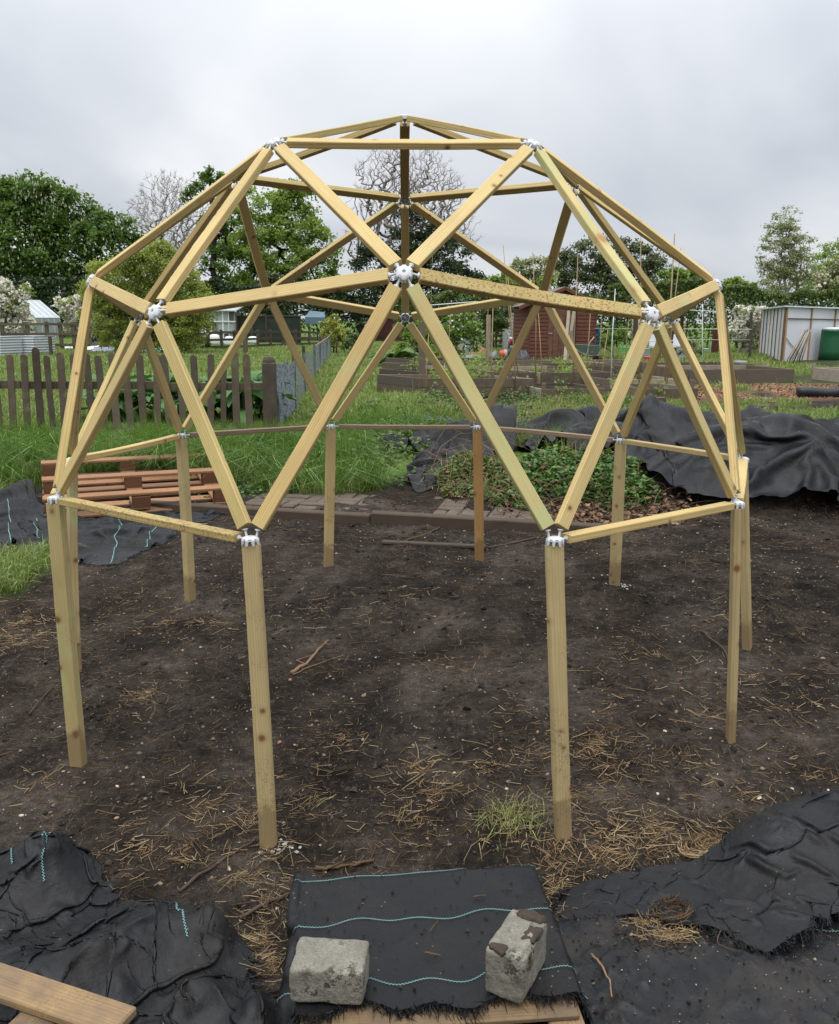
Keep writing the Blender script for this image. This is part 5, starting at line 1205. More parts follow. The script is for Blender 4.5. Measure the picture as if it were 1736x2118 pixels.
m.tube(np.array(pts) - A, .10, 12); tag(m.build('rolled_liner', plain('black_sheet_roll', (.016, .017, .02), .45, .35, .3, 14, .5), None, True, loc=A), 'rolled black plastic liner lying on the bark at the right edge', 'roll')
# tall posts and canes
def upright(name, label, cat, pb, pt, pyb, w, mat, d=None, group=None, rd=False):
    b = G(pb, pyb); t = atY(pt[0], pt[1], b[1]); ax = t - b
    m = MB()
    if rd:
        mid = ax * .5 + np.array([random.gauss(0, .008), random.gauss(0, .008), 0]) * np.linalg.norm(ax); m.tube([(0, 0, -.05), tuple(mid), tuple(ax)], [w, w * .9, w * .6], 6)
    else:
        a_ = unit(ax); Ln = np.linalg.norm(ax); sd = unit(np.cross(a_, [0, 1, 0])); R_ = np.stack([sd, np.cross(a_, sd), a_], 1); m.box(tuple(ax * .5), (w, d or w, Ln + .1), R_, .006)
    return tag(m.build(name, M[mat], None, rd, loc=b), label, cat, group)
upright('timber_post', 'tall weathered plank post in front of the tarpaulin heap', 'post', 1009, (1011, 655), 768, .13, 'grey_wood', .05)
upright('timber_post', 'tall dark square post at the left end of the centre beds', 'post', 873, (873, 670), 806, .13, 'old', .10)
upright('timber_post', 'tall brown board post among the right hand canes', 'post', 1314, (1316, 655), 795, .12, 'old_dark', .04)
upright('timber_post', 'thin black steel post left of the centre beds', 'post', 858, (858, 650), 790, .025, 'old_dark')
upright('timber_post', 'dark round post of the wire fence by the cherry tree', 'post', 1551, (1555, 648), 742, .09, 'old_dark')
CANES = [(1077, 798, 1041, 506, 'tall slim cane leaning left of the shed'), (1108, 802, 1102, 521, 'dark cane in front of the left shed boards'), (1184, 812, 1196, 525, 'tall cane passing the right side of the shed door'),
  (1322, 812, 1326, 485, 'tallest straight cane among the right beds'), (1374, 818, 1396, 483, 'tall thick cane leaning right beside the right hand joint'), (1378, 812, 1409, 512, 'cane crossing the tall leaning cane at the right'),
  (1264, 800, 1273, 597, 'bleached white cane right of the barrow'), (1070, 822, 1050, 560, 'cane leaning left in front of the front beds'), (1123, 803, 1114, 646, 'pale cane before the shed boards left of the door'),
  (1240, 770, 1245, 653, 'short cane beside the blue barrel'), (1243, 797, 1258, 680, 'leaning grey cane right of the barrel'), (1294, 746, 1301, 660, 'far cane near the seed box'), (1322, 800, 1321, 660, 'pale cane next to the brown board post'),
  (880, 828, 887, 692, 'pale cane standing before the dark square post'), (915, 815, 920, 751, 'short cane near the left of the front bed'), (926, 780, 932, 649, 'cane in front of the flowering shrub'),
  (1005, 772, 1010, 636, 'whitish cane against the plank post'), (1015, 822, 1020, 632, 'brown cane just right of the plank post'), (889, 730, 895, 525, 'tall brown cane seen above the beds beside the middle hub'),
  (1454, 760, 1454, 628, 'white netting pole behind the right beds'), (1362, 790, 1358, 640, 'thin cane behind the grey crate'), (1416, 775, 1418, 655, 'thin cane left of the netting poles'), (1215, 790, 1222, 640, 'thin cane in front of the wheelbarrow')]
for px, pyb, tx, ty, lb in CANES:
    upright('bamboo_cane', lb, 'cane', px, (tx, ty), pyb, .0125 if 'thick' not in lb else .018, 'white_paint' if 'white' in lb else 'cane', group='garden canes', rd=True)
def crossbar(label, a, b, Yd, w=.012, mat='cane'):
    p, q = atY(a[0], a[1], Yd), atY(b[0], b[1], Yd + .4); m = MB(); m.tube([(0, 0, 0), tuple((q - p) * .5), tuple(q - p)], w, 6); tag(m.build('crossbar', M[mat], None, True, loc=p), label, 'bar', 'horizontal bars tied to the canes')
crossbar('pale horizontal cane tied behind the middle hub', (892, 631), (985, 624), G(926, 780)[1], .014, 'white_paint')
crossbar('upper horizontal bar of the netting frame by the cherry tree', (1421, 641), (1500, 645), G(1454, 760)[1], .012, 'white_paint')
crossbar('middle horizontal bar of the netting frame by the cherry tree', (1415, 680), (1555, 681), G(1454, 760)[1] + .1, .010, 'white_paint')
crossbar('lower horizontal wire of the netting frame by the cherry tree', (1412, 702), (1552, 703), G(1454, 760)[1] + .2, .008, 'grey_metal')
crossbar('dark wire stretched left of the brown shed', (846, 650), (1075, 640), 24.0, .008, 'old_dark')
crossbar('horizontal wire right of the blue barrel', (1230, 679), (1330, 680), G(1294, 746)[1], .008, 'grey_metal')

# log rails, tarpaulin heap, straw, bucket, sack, tiller
rail_fence('dark broken log rails behind the tall plank post', [(992, 722, 686), (1008, 722, 682), (1026, 722, 680), (1044, 722, 678)], (.9, .65, .4, .15), M['old_dark'], .10)
b = G(1005, 724); m = MB(); m.box((0, 0, .55), (.14, .04, 1.1), ry(-.12), .01); tag(m.build('leaning_plank', M['grey_wood'], None, loc=atY(988, 712, b[1] - .3) * np.array([1, 1, 0]) + z3 * .14), 'short pale plank leaning on the dark log rails', 'plank')
def lump(name, label, cat, px, py, w, d, h, mat, seed, rough_=.35):
    b = G(px, py); n = 22; U, Vv = np.meshgrid(np.linspace(-1, 1, n), np.linspace(-1, 1, n), indexing='ij'); rr = np.clip(1 - (U ** 2 + Vv ** 2), 0, 1) ** .6
    Zz = h * rr * (1 + rough_ * 2 * fbm(U * 2.2, Vv * 2.2, 0, seed, 4) + rough_ * .6 * np.abs(fbm(U * 6, Vv * 6, 0, seed + 1, 3))) - .02
    I2, J2 = np.meshgrid(np.arange(n - 1), np.arange(n - 1), indexing='ij'); I2 = I2.ravel(); J2 = J2.ravel()
    return tag(link(name, mesh_np(name, np.stack([U * w / 2, Vv * d / 2 + d / 2, Zz], 2).reshape(-1, 3), np.stack([I2 * n + J2, (I2 + 1) * n + J2, (I2 + 1) * n + J2 + 1, I2 * n + J2 + 1], 1), M.get(mat) or mat, True), None, loc=b), label, cat)
M['tarp_grey'] = plain('grey_tarpaulin', (.15, .17, .20), .45, .4, .3, 4, .3); M['straw'] = plain('straw_mass', (.22, .145, .06), .9, .1, .3, 30, .6); M['sack_black'] = plain('black_sack', (.022, .024, .028), .4, .4, .3, 8, .4)
M['beige'] = plain('beige_card', (.36, .29, .23), .9, .1, .2, 6, .2)
lump('tarpaulin', 'crumpled grey tarpaulin heap beyond the raised beds', 'tarpaulin', 962, 741, .75, .9, .75, 'tarp_grey', 3, .6)
lump('tarpaulin', 'flat grey tarpaulin spread in front of the straw heap', 'tarpaulin', 972, 748, 1.5, 1.2, .16, 'tarp_grey', 4, .5)
lump('straw_heap', 'orange straw heap right of the crumpled tarpaulin', 'straw', 990, 742, .95, 1.0, .42, 'straw', 5, .3)
lump('sack', 'full black sack lying in front of the brown shed', 'sack', 1084, 750, .65, .6, .34, 'sack_black', 6, .3)
lump('sheet', 'grey sheet crumpled left of the red bucket', 'sheet', 1022, 741, .5, .6, .2, 'tarp_grey', 7, .5)
b = G(944, 742); m = MB(); m.box((0, 0, .3), (.42, .3, .6), ry(.1), .01); tag(m.build('cardboard_box', M['beige'], None, loc=b), 'beige box leaning at the left of the tarpaulin heap', 'box')
b = G(1046, 743); bu = empty('bucket', b + z3 * .19, 0, 'red and black bucket lying on its side by the shed', 'bucket'); M['red'] = plain('red_plastic', (.42, .045, .03), .5, .4, .3, 8, .1)
Rb = ry(radians(82)) ; m = MB(); m.lathe([(0, -.22), (.15, -.22), (.155, -.20), (.165, -.05)], 22, R=Rb); m.build('body', M['red'], bu, True); m = MB(); m.lathe([(.166, -.05), (.172, .05)], 22, R=Rb); m.build('label_band', M['beige'], bu, True)
m = MB(); m.lathe([(.172, .05), (.185, .20), (.192, .20), (.192, .22), (.18, .22), (.165, .05), (.15, -.18), (0, -.18)], 22, R=Rb); m.build('rim', M['sack_black'], bu, True)
b = G(1060, 727); ti = empty('garden_tiller', b, 0, 'red white and black tiller machine left of the brown shed', 'tiller')
m = MB(); m.box((0, 0, .38), (.34, .3, .2), rz(.2), .03); m.build('engine', M['sack_black'], ti); m = MB(); m.box((-.02, -.05, .56), (.30, .24, .12), ry(.25), .04); m.build('fuel_tank', M['white_plastic'], ti); m = MB(); m.box((-.12, -.16, .46), (.10, .05, .24), ry(.5), .01); m.build('cover', M['red'], ti)
for sx in (-1, 1): m = MB(); m.lathe([(0, -.04), (.16, -.04), (.17, 0), (.16, .04), (0, .04)], 16, c=(sx * .16, 0, .16), R=ry(pi / 2)); m.build('wheel', M['sack_black'], ti, True); m = MB(); m.tube([(sx * .1, 0, .5), (sx * .18, .2, .8), (sx * .25, .55, .95)], .014, 6); m.build('handle', M['steel'], ti, True)

# ---------------------------------------------------------------- brick path with timber edging
e0, e1 = G(521, 1066), G(1116, 1095); ex = unit((e1 - e0) * np.array([1, 1, 0])); ey = np.array([-ex[1], ex[0], 0])
M['brick'] = plain('worn_brick', (.112, .088, .069), .9, .1, .5, 9, .6)
bp_ = empty('brick_path', e0, 0); tag(bp_, 'partly buried basket weave brick path beside the timber edging', kind='structure')
rb_ = np.random.default_rng(9); BM = []
for k in range(5):
    m = MB(); m.box((0, 0, 0), (.205 + rb_.normal() * .003, .098, .06), None, .007); BM.append(m.mesh('brick', M['brick']))
# bricks in pairs, turned block by block
for i in range(-1, 14):
    for j in range(0, 4):
        c = e0 + ex * (.12 + i * .215) + ey * (.15 + j * .215)
        for q in (-1, 1):
            off = (ey if (i + j) % 2 == 0 else ex) * q * .054; p = c + off
            n_ = vnoise(p[0] * 1.6, p[1] * 2.2, 0, 77)
            if n_ > .74: continue
            if i > 8 and j > 1 and n_ > .45: continue
            z_ = gh(p[0], p[1]) - .004 - .045 * max(0, n_ - .35) + rb_.normal() * .003; an = atan2(ex[1], ex[0]) + (0 if (i + j) % 2 == 0 else pi / 2)
            o = link('brick', BM[rb_.integers(0, 5)], bp_, mw=Matrix.Translation(Vector((p[0] - e0[0], p[1] - e0[1], float(z_ - e0[2])))) @ Matrix.Rotation(an + rb_.normal() * .03, 4, 'Z') @ Matrix.Rotation(rb_.normal() * .02, 4, 'X'))
te = empty('timber_edging', e0, 0, 'long weathered timber edging along the front of the brick path', 'edging')
M['edging'] = wood('worn_edging_timber', (.10, .066, .041), (.045, .028, .018), knots=.6, grey=(.075, .056, .042), mould=.5, rough=.85)
for s0, s1, dz, dy in ((-1.0, .93, 0, 0), (.935, 2.62, .004, .006)):
    Ln = s1 - s0; a_ = e0 + ex * s0 + ey * dy; m = MB(); m.box((0, 0, Ln / 2), (.095, .105, Ln), None, .008); zz_ = gh(*(e0 + ex * (s0 + s1) / 2)[:2])
    link('sleeper', m.mesh('sleeper', M['edging']), te, mw=basis(ey, np.cross(ex, ey), ex, a_ - e0 + z3 * (float(zz_) - e0[2] + .010 + dz)))
m = MB(); m.box((0, -.01, .55), (.045, .024, 1.1), None, .006); a_, b_ = G(790, 1122), G(1005, 1132); ax = unit(b_ - a_); sd = unit(np.cross(z3, ax))
o = link('dark_board', m.mesh('dark_board', M['old_dark']), None, mw=basis(sd, np.cross(ax, sd), ax, a_ + z3 * .012)); tag(o, 'thin dark board lying on the soil in front of the edging', 'board')
o.scale = (1, 1, float(np.linalg.norm(b_ - a_) / 1.1))

# ---------------------------------------------------------------- pallet resting on the sheeting at the left
pA, pB = G(92, 1082), G(492, 1048)
pu = unit((pB - pA) * np.array([1, 1, 0])); pv0 = np.array([-pu[1], pu[0], 0]); til = radians(6)
pv = pv0 * cos(til) + z3 * sin(til); pn = np.cross(pu, pv)
pl = empty('pallet', pA, 0, 'reddish brown wooden pallet lying tilted at the left of the dome', 'pallet')
W2 = np.linalg.norm(pB - pA) * .97; D2 = 1.15
def pboard(nm, c, dims, mat='pallet', jit=.004):
    m = MB(); m.box((0, 0, 0), (dims[1], dims[2], dims[0]), None, .004)
    p = pu * c[0] + pv * c[1] + pn * c[2] + np.array([0, 0, .02]) + rp.normal(size=3) * jit * .5
    link(nm, m.mesh(nm, M[mat]), pl, mw=basis(pv, pn, pu, p) if dims[0] >= dims[1] else basis(pv, pn, pu, p))
for k in range(3):
    y_ = .05 + k * (D2 - .10) / 2
    pboard('skid_board', (W2 / 2, y_, .144), (W2, .095, .022))
    for q in range(3): pboard('block', (.07 + q * (W2 - .14) / 2, y_, .088), (.13, .095, .088), 'pallet_dark')
for q in range(3): pboard('stringer_board', (.07 + q * (W2 - .14) / 2, D2 / 2, .033), (.12, D2, .02))
for k in range(6): pboard('deck_board', (W2 / 2, .055 + k * (D2 - .11) / 5, .011), (W2, .105, .02))
# ---------------------------------------------------------------- woven ground fabric, settled with a small cloth solver
def mat_fabric(name, dust=.5, tint=(1, 1, 1)):
    k = NM(name); c = k.co('Object'); base = (.0042 * tint[0], .0047 * tint[1], .0058 * tint[2])
    n = k.noise(c, 5, 5, .65); n2 = k.noise(c, 60, 4, .7)
    col = k.mix(k.math('MULTIPLY', k.ramp(n, [(.42, 0.0), (.75, 1.0)]), dust), base, (.034 * tint[0], .029 * tint[0], .024 * tint[0]))
    col = k.mix(.5, col, k.ramp(n2, [(.3, (.6, .6, .6)), (.7, (1.5, 1.5, 1.5))]), 'MULTIPLY')
    v = k.n('ShaderNodeTexVoronoi'); k.l(c, v.inputs['Vector']); v.inputs['Scale'].default_value = 38
    col = k.mix(k.math('MULTIPLY', k.ramp(v.outputs['Distance'], [(.07, .8), (.11, 0.0)]), k.ramp(n, [(.5, 0.0), (.6, 1.0)])), col, (.16, .13, .10))
    wv = k.n('ShaderNodeTexWave', wave_type='BANDS', bands_direction='X'); k.l(c, wv.inputs['Vector']); wv.inputs['Scale'].default_value = 110; wv.inputs['Distortion'].default_value = 1
    b = k.bump(wv.outputs['Fac'], .12, .001); b = k.bump(n2, .35, .003, b); b = k.bump(k.noise(c, 9, 4, .7), .5, .014, b)
    return k.fin(col, k.ramp(n, [(.3, .36), (.7, .64)]), .24)
M['fabric'] = mat_fabric('black_woven_fabric', .35)
M['fabric_dusty'] = mat_fabric('dusty_woven_fabric', .8, (1.1, 1.1, 1.1))
M['stitch'] = plain('teal_thread', (.17, .34, .32), .6, .3, .2, 30, 0)
M['stitch_dull'] = plain('dull_teal_thread', (.16, .33, .32), .6, .3, .2, 30, 0)

def grid_from_rows(rows, n, m, hs=None):
    """rows of photo points on the ground, back to front -> (n,m,3) sheet layout"""
    R = []
    for i, row in enumerate(rows):
        P = np.array([G(px, py) for px, py in row]); t = np.linspace(0, 1, len(row)); u = np.linspace(0, 1, n)
        R.append(np.stack([np.interp(u, t, P[:, k]) for k in range(3)], 1))
    R = np.array(R); t = np.linspace(0, 1, len(rows)); v = np.linspace(0, 1, m); out_ = np.zeros((n, m, 3))
    for i in range(n):
        for k in range(3): out_[i, :, k] = np.interp(v, t, R[:, i, k])
    for _ in range(6):
        for ax_ in (0, 1):
            sl = [slice(None)] * 3; s0 = list(sl); s1 = list(sl); sm = list(sl); s0[ax_] = slice(0, -2); s1[ax_] = slice(2, None); sm[ax_] = slice(1, -1)
            out_[tuple(sm)] = .5 * out_[tuple(sm)] + .25 * (out_[tuple(s0)] + out_[tuple(s1)])
    return out_
def cloth(P0, stretch, hfun, iters=160, anchor=.02, seed=0, seedh=.05, grav=.0012, bend=.35, wl=9.0, stretch2=None, pin=None, smooth=1):
    t_0 = time.time()
    n, m = P0.shape[:2]; r = np.random.default_rng(seed)
    P0 = P0.copy(); P0[..., 2] = hfun(P0[..., 0], P0[..., 1])
    lo, hi = P0[..., :2].min((0, 1)) - .4, P0[..., :2].max((0, 1)) + .4; gs = .012 if (hi - lo).max() < 3 else .03
    ax_ = np.arange(lo[0], hi[0], gs); ay_ = np.arange(lo[1], hi[1], gs); HX, HY = np.meshgrid(ax_, ay_, indexing='ij'); HH = hfun(HX, HY)
    def H(P):
        fx = np.clip((P[..., 0] - lo[0]) / gs, 0, len(ax_) - 1.01); fy = np.clip((P[..., 1] - lo[1]) / gs, 0, len(ay_) - 1.01); ix = fx.astype(int); iy = fy.astype(int); fx = fx - ix; fy = fy - iy
        return HH[ix, iy] * (1 - fx) * (1 - fy) + HH[ix + 1, iy] * fx * (1 - fy) + HH[ix, iy + 1] * (1 - fx) * fy + HH[ix + 1, iy + 1] * fx * fy
    sx = stretch; sy = stretch2 or stretch
    P = P0.copy(); nn = np.abs(fbm(P[..., 0] * wl, P[..., 1] * wl, 0, seed, 3)); P[..., 2] += seedh * nn + .008
    P[..., :2] += .02 * np.stack([fbm(P[..., 0] * 6, P[..., 1] * 6, 3, seed, 2), fbm(P[..., 0] * 6, P[..., 1] * 6, 9, seed, 2)], 2)
    V = np.zeros_like(P)
    def pairs():
        out_ = []
        for (di, dj, st, k) in ((1, 0, sx, 1.0), (0, 1, sy, 1.0), (1, 1, (sx + sy) / 2, .6), (1, -1, (sx + sy) / 2, .6), (2, 0, sx, bend), (0, 2, sy, bend)):
            for par in (0, 1):
                I, J = np.meshgrid(np.arange(n - di), np.arange(max(0, -dj), m - max(0, dj)), indexing='ij')
                key = ((I // max(di, 1)) % 2 if di else (J // max(dj, 1)) % 2) == par
                a = (I[key], J[key]); b = (I[key] + di, J[key] + dj); L0 = np.linalg.norm(P0[b] - P0[a], axis=-1) * st
                out_.append((a[0] * m + a[1], b[0] * m + b[1], L0, k))
        return out_
    C = pairs(); PF = P.reshape(-1, 3); VF = V.reshape(-1, 3); P0F = P0.reshape(-1, 3)
    for it in range(iters):
        VF *= .90; VF[:, 2] -= grav; old = PF.copy(); PF += VF
        for _ in range(3):
            for a, b, L0, k in C:
                d = PF[b] - PF[a]; l = np.sqrt((d * d).sum(1)) + 1e-9; c = ((l - L0) / l * .5 * k)
                if k < .5: c = np.where(l < L0, c, 0)
                d *= c[:, None]; PF[a] += d; PF[b] -= d
            h = H(PF.reshape(n, m, 3)).ravel() + .004; under = PF[:, 2] < h; PF[under, 2] = h[under]
        PF[:, :2] += anchor * (P0F[:, :2] - PF[:, :2])
        if pin is not None: PF[pin, :2] = P0F[pin, :2]
        VF[:] = PF - old; VF[PF[:, 2] < h + .002] *= .5
        np.clip(VF, -.02, .02, out=VF)
    P = PF.reshape(n, m, 3)
    for _ in range(smooth):
        Q = P.copy(); Q[1:-1, 1:-1] = .5 * P[1:-1, 1:-1] + .125 * (P[:-2, 1:-1] + P[2:, 1:-1] + P[1:-1, :-2] + P[1:-1, 2:]); P = Q
    print('cloth', n, m, round(time.time() - t_0, 1)); return P
import time
def sheet_obj(P, name, mat, parent=None, origin=None, th=.0015, holes=None):
    n, m = P.shape[:2]; o_ = P.mean((0, 1)) if origin is None else origin
    I, J = np.meshgrid(np.arange(n - 1), np.arange(m - 1), indexing='ij'); I = I.ravel(); J = J.ravel()
    if holes is not None: k_ = ~holes[:-1, :-1].ravel(); I = I[k_]; J = J[k_]
    F = np.stack([I * m + J, I * m + J + 1, (I + 1) * m + J + 1, (I + 1) * m + J], 1)
    me = mesh_np(name, P.reshape(-1, 3) - o_, F, mat, True)
    return link(name, me, parent, None if parent is not None else o_), o_
def normals(P):
    gi = np.gradient(P, axis=0); gj = np.gradient(P, axis=1); N = np.cross(gi, gj); N /= np.linalg.norm(N, axis=2)[..., None] + 1e-9
    return np.where(N[..., 2:] < 0, -N, N)
def samp(P, u, v):
    n, m = P.shape[:2]; fx = np.clip(u * (n - 1), 0, n - 1.001); fy = np.clip(v * (m - 1), 0, m - 1.001); i = fx.astype(int); j = fy.astype(int); a = (fx - i)[:, None]; b = (fy - j)[:, None]
    return P[i, j] * (1 - a) * (1 - b) + P[i + 1, j] * a * (1 - b) + P[i, j + 1] * (1 - a) * b + P[i + 1, j + 1] * a * b
def stitching(P, parent, o_, along, f, t0=0., t1=1., mat='stitch', amp=.0028, per=.0085, w=.0008, lift=.003):
    N = normals(P); k = 1200; t = np.linspace(t0, t1, k); fixed = np.full(k, f) if np.isscalar(f) else np.interp(t, np.linspace(0, 1, len(f)), f)
    u, v = (t, fixed) if along == 'u' else (fixed, t); Q = samp(P, u, v); Nn = samp(N, u, v)
    s = np.concatenate([[0], np.cumsum(np.linalg.norm(np.diff(Q, axis=0), axis=1))]); q = np.arange(0, s[-1], per / 2)
    C = np.stack([np.interp(q, s, Q[:, i]) for i in range(3)], 1); Nn = np.stack([np.interp(q, s, Nn[:, i]) for i in range(3)], 1)
    T = np.gradient(C, axis=0); T /= np.linalg.norm(T, axis=1)[:, None] + 1e-9; B = np.cross(Nn, T); B /= np.linalg.norm(B, axis=1)[:, None] + 1e-9
    Z = C + B * (amp * np.where(np.arange(len(q)) % 2, 1, -1))[:, None] + Nn * lift
    T2 = np.gradient(Z, axis=0); 
    V = np.stack([Z - T * w, Z + T * w], 1).reshape(-1, 3); i = np.arange(len(q) - 1) * 2
    V2 = np.concatenate([V, V + np.repeat(Nn, 2, 0) * .001]); L_ = len(V)
    F = np.stack([i, i + 1, i + 3, i + 2], 1)
    link('stitching', mesh_np('stitching', V2 - o_, [F, F[:, ::-1] + L_], M[mat]), parent)
def fray(P, parent, o_, edge, n, ln, seed, mat='fabric', t0=0, t1=1):
    r = np.random.default_rng(seed); t = r.uniform(t0, t1, n); e = {'v1': (t, 1), 'v0': (t, 0), 'u0': (0, t), 'u1': (1, t)}[edge]
    u, v = [np.broadcast_to(np.asarray(x, float), n).copy() for x in e]; A = samp(P, u, v); u2 = u + (.03 if edge == 'u0' else -.03 if edge == 'u1' else 0); v2 = v + (.04 if edge == 'v0' else -.04 if edge == 'v1' else 0)
    D = A - samp(P, u2, v2); D /= np.linalg.norm(D, axis=1)[:, None] + 1e-9; D += r.normal(size=(n, 3)) * .45; D[:, 2] -= .25
    l = ln * r.uniform(.3, 1.2, n)[:, None]; mid = A + D * l * .55 + r.normal(size=(n, 3)) * .004; tip = A + D * l + r.normal(size=(n, 3)) * .01
    for q in (mid, tip): q[:, 2] = np.maximum(q[:, 2], gz(q[:, 0], q[:, 1]) + .002)
    S_ = np.cross(D, r.normal(size=(n, 3))); S_ /= np.linalg.norm(S_, axis=1)[:, None] + 1e-9; S_ *= .0012
    V = np.stack([A - S_, A + S_, mid + S_, mid - S_, tip], 1).reshape(-1, 3) - o_; b = (np.arange(n) * 5)[:, None]
    tag(link('frayed_edge', mesh_np('frayed_edge', V, [b + np.array([[3, 2, 4]]), b + np.array([[0, 1, 2, 3]])], M[mat]), parent), kind='stuff')

def lumps(L_):
    L_ = [(G(px, py)[:2], r_, h_) for px, py, r_, h_ in L_]
    def f(x, y):
        z = gz(x, y)
        s = 0
        for c, r_, h_ in L_: s = s + h_ * np.exp(-((x - c[0]) ** 2 + (y - c[1]) ** 2) / (2 * r_ * r_))
        return z + s
    return f
def cloth_thing(name, label, P, mat, cat='fabric sheet'):
    o, c = sheet_obj(P, name, M[mat]); tag(o, label, cat); return o, c

# right hand mound cover
P0 = grid_from_rows([[(1040, 903), (1180, 880), (1300, 886), (1420, 898), (1560, 893), (1736, 903), (1900, 903)], [(1045, 913), (1185, 905), (1310, 925), (1410, 960), (1560, 965), (1736, 975), (1920, 975)], [(1052, 924), (1190, 934), (1310, 975), (1405, 1050), (1560, 1062), (1736, 1066), (1940, 1068)]], 170, 66)
RG = lambda f: (lambda x, y: f(x, y) + .085 * np.clip(1 - 4.5 * np.abs(fbm(x * .9 + .8 * y, y * 1.3 - .3 * x, 0, 41, 2)), 0, 1) ** 1.5 + .06 * np.clip(1 - 4 * np.abs(fbm(x * 2.1 - y, y * 2.0, 0, 47, 2)), 0, 1))
P = cloth(P0, 1.10, RG(lumps([(1120, 905, .30, .16), (1200, 900, .30, .22), (1300, 930, .25, .16), (1400, 920, .35, .14), (1500, 1000, .30, .14), (1600, 940, .4, .14), (1680, 1010, .3, .12), (1560, 900, .3, .12), (1420, 1010, .18, .10)])), 110, .02, 3, .20, wl=3.6, bend=.6, stretch2=1.20, smooth=1)
o, c = cloth_thing('fabric_cover', 'large black fabric sheet draped over the mound on the right', P, 'fabric')
r_ = np.random.default_rng(4)
P0 = grid_from_rows([[(785, 924), (850, 926), (905, 922), (960, 925), (1060, 900)], [(795, 935), (870, 945), (915, 968), (985, 970), (1065, 940)]], 90, 26)
P = cloth(P0, 1.32, lumps([(880, 935, .18, .10), (960, 940, .22, .13), (1040, 925, .3, .18), (800, 928, .12, .12)]), 110, .05, 5, .07, wl=6)
o, c = cloth_thing('fabric_strip', 'torn strip of black fabric trailing left from the mound cover', P, 'fabric'); fray(P, o, c, 'v1', 90, .06, 1)
P0 = grid_from_rows([[(868, 958), (905, 955), (945, 962)], [(838, 1008), (868, 1022), (902, 1012)]], 30, 40)
P = cloth(P0, 1.35, lumps([(885, 975, .10, .12), (868, 1005, .10, .07)]), 120, .06, 6, .06, wl=10)
o, c = cloth_thing('fabric_scrap', 'short black fabric end hanging down in front of the brick path', P, 'fabric')

# sheet under the pallet
P0 = grid_from_rows([[(-60, 1050), (40, 1015), (90, 1055), (250, 1062), (400, 1052), (492, 1042)], [(-60, 1080), (20, 1080), (110, 1100), (250, 1100), (380, 1085), (480, 1055)], [(-60, 1110), (20, 1122), (130, 1165), (230, 1168), (330, 1128), (470, 1064)]], 130, 66)
P = cloth(P0, 1.15, lumps([(60, 1040, .10, .12), (25, 1075, .14, .08), (120, 1090, .12, .06), (210, 1120, .10, .05), (300, 1100, .12, .04)]), 110, .02, 8, .11, wl=7, stretch2=1.20, bend=.5)
o, c = cloth_thing('fabric_sheet', 'black fabric with teal stitch lines spread under the tilted pallet', P, 'fabric')
for f_, a, b in ((.20, .35, 1), (.33, .45, 1), (.46, .40, 1), (.60, .3, 1), (.72, .3, .95), (.08, .5, 1)): stitching(P, o, c, 'v', f_, a, b, 'stitch', w=.0015, amp=.003, lift=.005)
fray(P, o, c, 'v1', 420, .05, 2)

# foreground: left heap
P0 = grid_from_rows([[(-140, 1800), (0, 1785), (110, 1775), (205, 1800), (262, 1872), (380, 1898), (508, 1952)], [(-140, 1900), (0, 1890), (90, 1890), (190, 1900), (290, 1940), (400, 1965), (505, 2020)], [(-140, 2020), (0, 2010), (90, 2020), (190, 2030), (300, 2050), (430, 2070), (575, 2085)], [(-140, 2230), (0, 2230), (90, 2230), (190, 2230), (300, 2230), (450, 2230), (610, 2230)]], 165, 128)
P = cloth(P0, 1.30, lumps([(110, 1830, .08, .11), (30, 1850, .09, .07), (310, 1965, .09, .11), (440, 1955, .04, .07), (170, 1940, .06, .01), (200, 2040, .06, .08), (420, 2080, .05, .07), (60, 2060, .10, .08), (520, 2120, .04, .05)]), 140, .010, 12, .13, wl=9, bend=.42, smooth=1)
o, c = cloth_thing('fabric_heap', 'big crumpled heap of black woven fabric at the lower left', P, 'fabric')
stitching(P, o, c, 'v', .34, .02, .30, 'stitch_dull'); stitching(P, o, c, 'v', .22, .0, .25, 'stitch_dull'); stitching(P, o, c, 'v', .80, .10, .42, 'stitch_dull')
fray(P, o, c, 'u1', 260, .05, 3); fray(P, o, c, 'v0', 160, .03, 4)
q = samp(P, np.array([.275, .30, .30, .275]), np.array([.05, .05, .13, .13])); nq = normals(P); 
V = q + np.array([0, 0, .012]); m = MB(); m.add(np.vstack([V, V - (0, 0, .002)]) - c, [[0, 1, 2, 3], [7, 6, 5, 4]]); m.build('tape', M['steel'], o)

# centre: fabric laid over a low pallet
TOPZ = .080
def cz(px, py): return atZ(px, py, TOPZ)
cb_ = [cz(618, 1812), cz(1106, 1787), cz(1142, 2112), cz(584, 2112)]
cA, cB = cb_[0], cb_[1]; cu = unit((cB - cA) * np.array([1, 1, 0])); cv = np.array([cu[1], -cu[0], 0])
wU = np.linalg.norm(cB - cA); LV = (cb_[3] - cA) @ cv
def plate(x, y):
    rx_ = (x - cA[0]) * cu[0] + (y - cA[1]) * cu[1]; ry_ = (x - cA[0]) * cv[0] + (y - cA[1]) * cv[1]
    e = np.minimum(np.minimum(rx_, wU - rx_), ry_); return gz(x, y) * (1 - sstep(-.03, .005, e)) + sstep(-.03, .005, e) * (TOPZ - .004 + .004 * fbm(x * 9, y * 9, 0, 2, 2))
front = lambda t: LV - .012 + .028 * np.sin(t * 19) * np.sin(t * 7) - .012
n, m_ = 130, 90; U, Vv = np.meshgrid(np.linspace(-.025, 1.035, n), np.linspace(0, 1, m_), indexing='ij')
fv = front(U) ; P0 = cA[None, None] + cu * (U * wU)[..., None] + cv * (-.035 + Vv * (fv + .035))[..., None]
P0 = P0 + cu * (np.where(U < .5, -1, 1) * .04 * np.abs(U - .5) * Vv ** 2)[..., None]
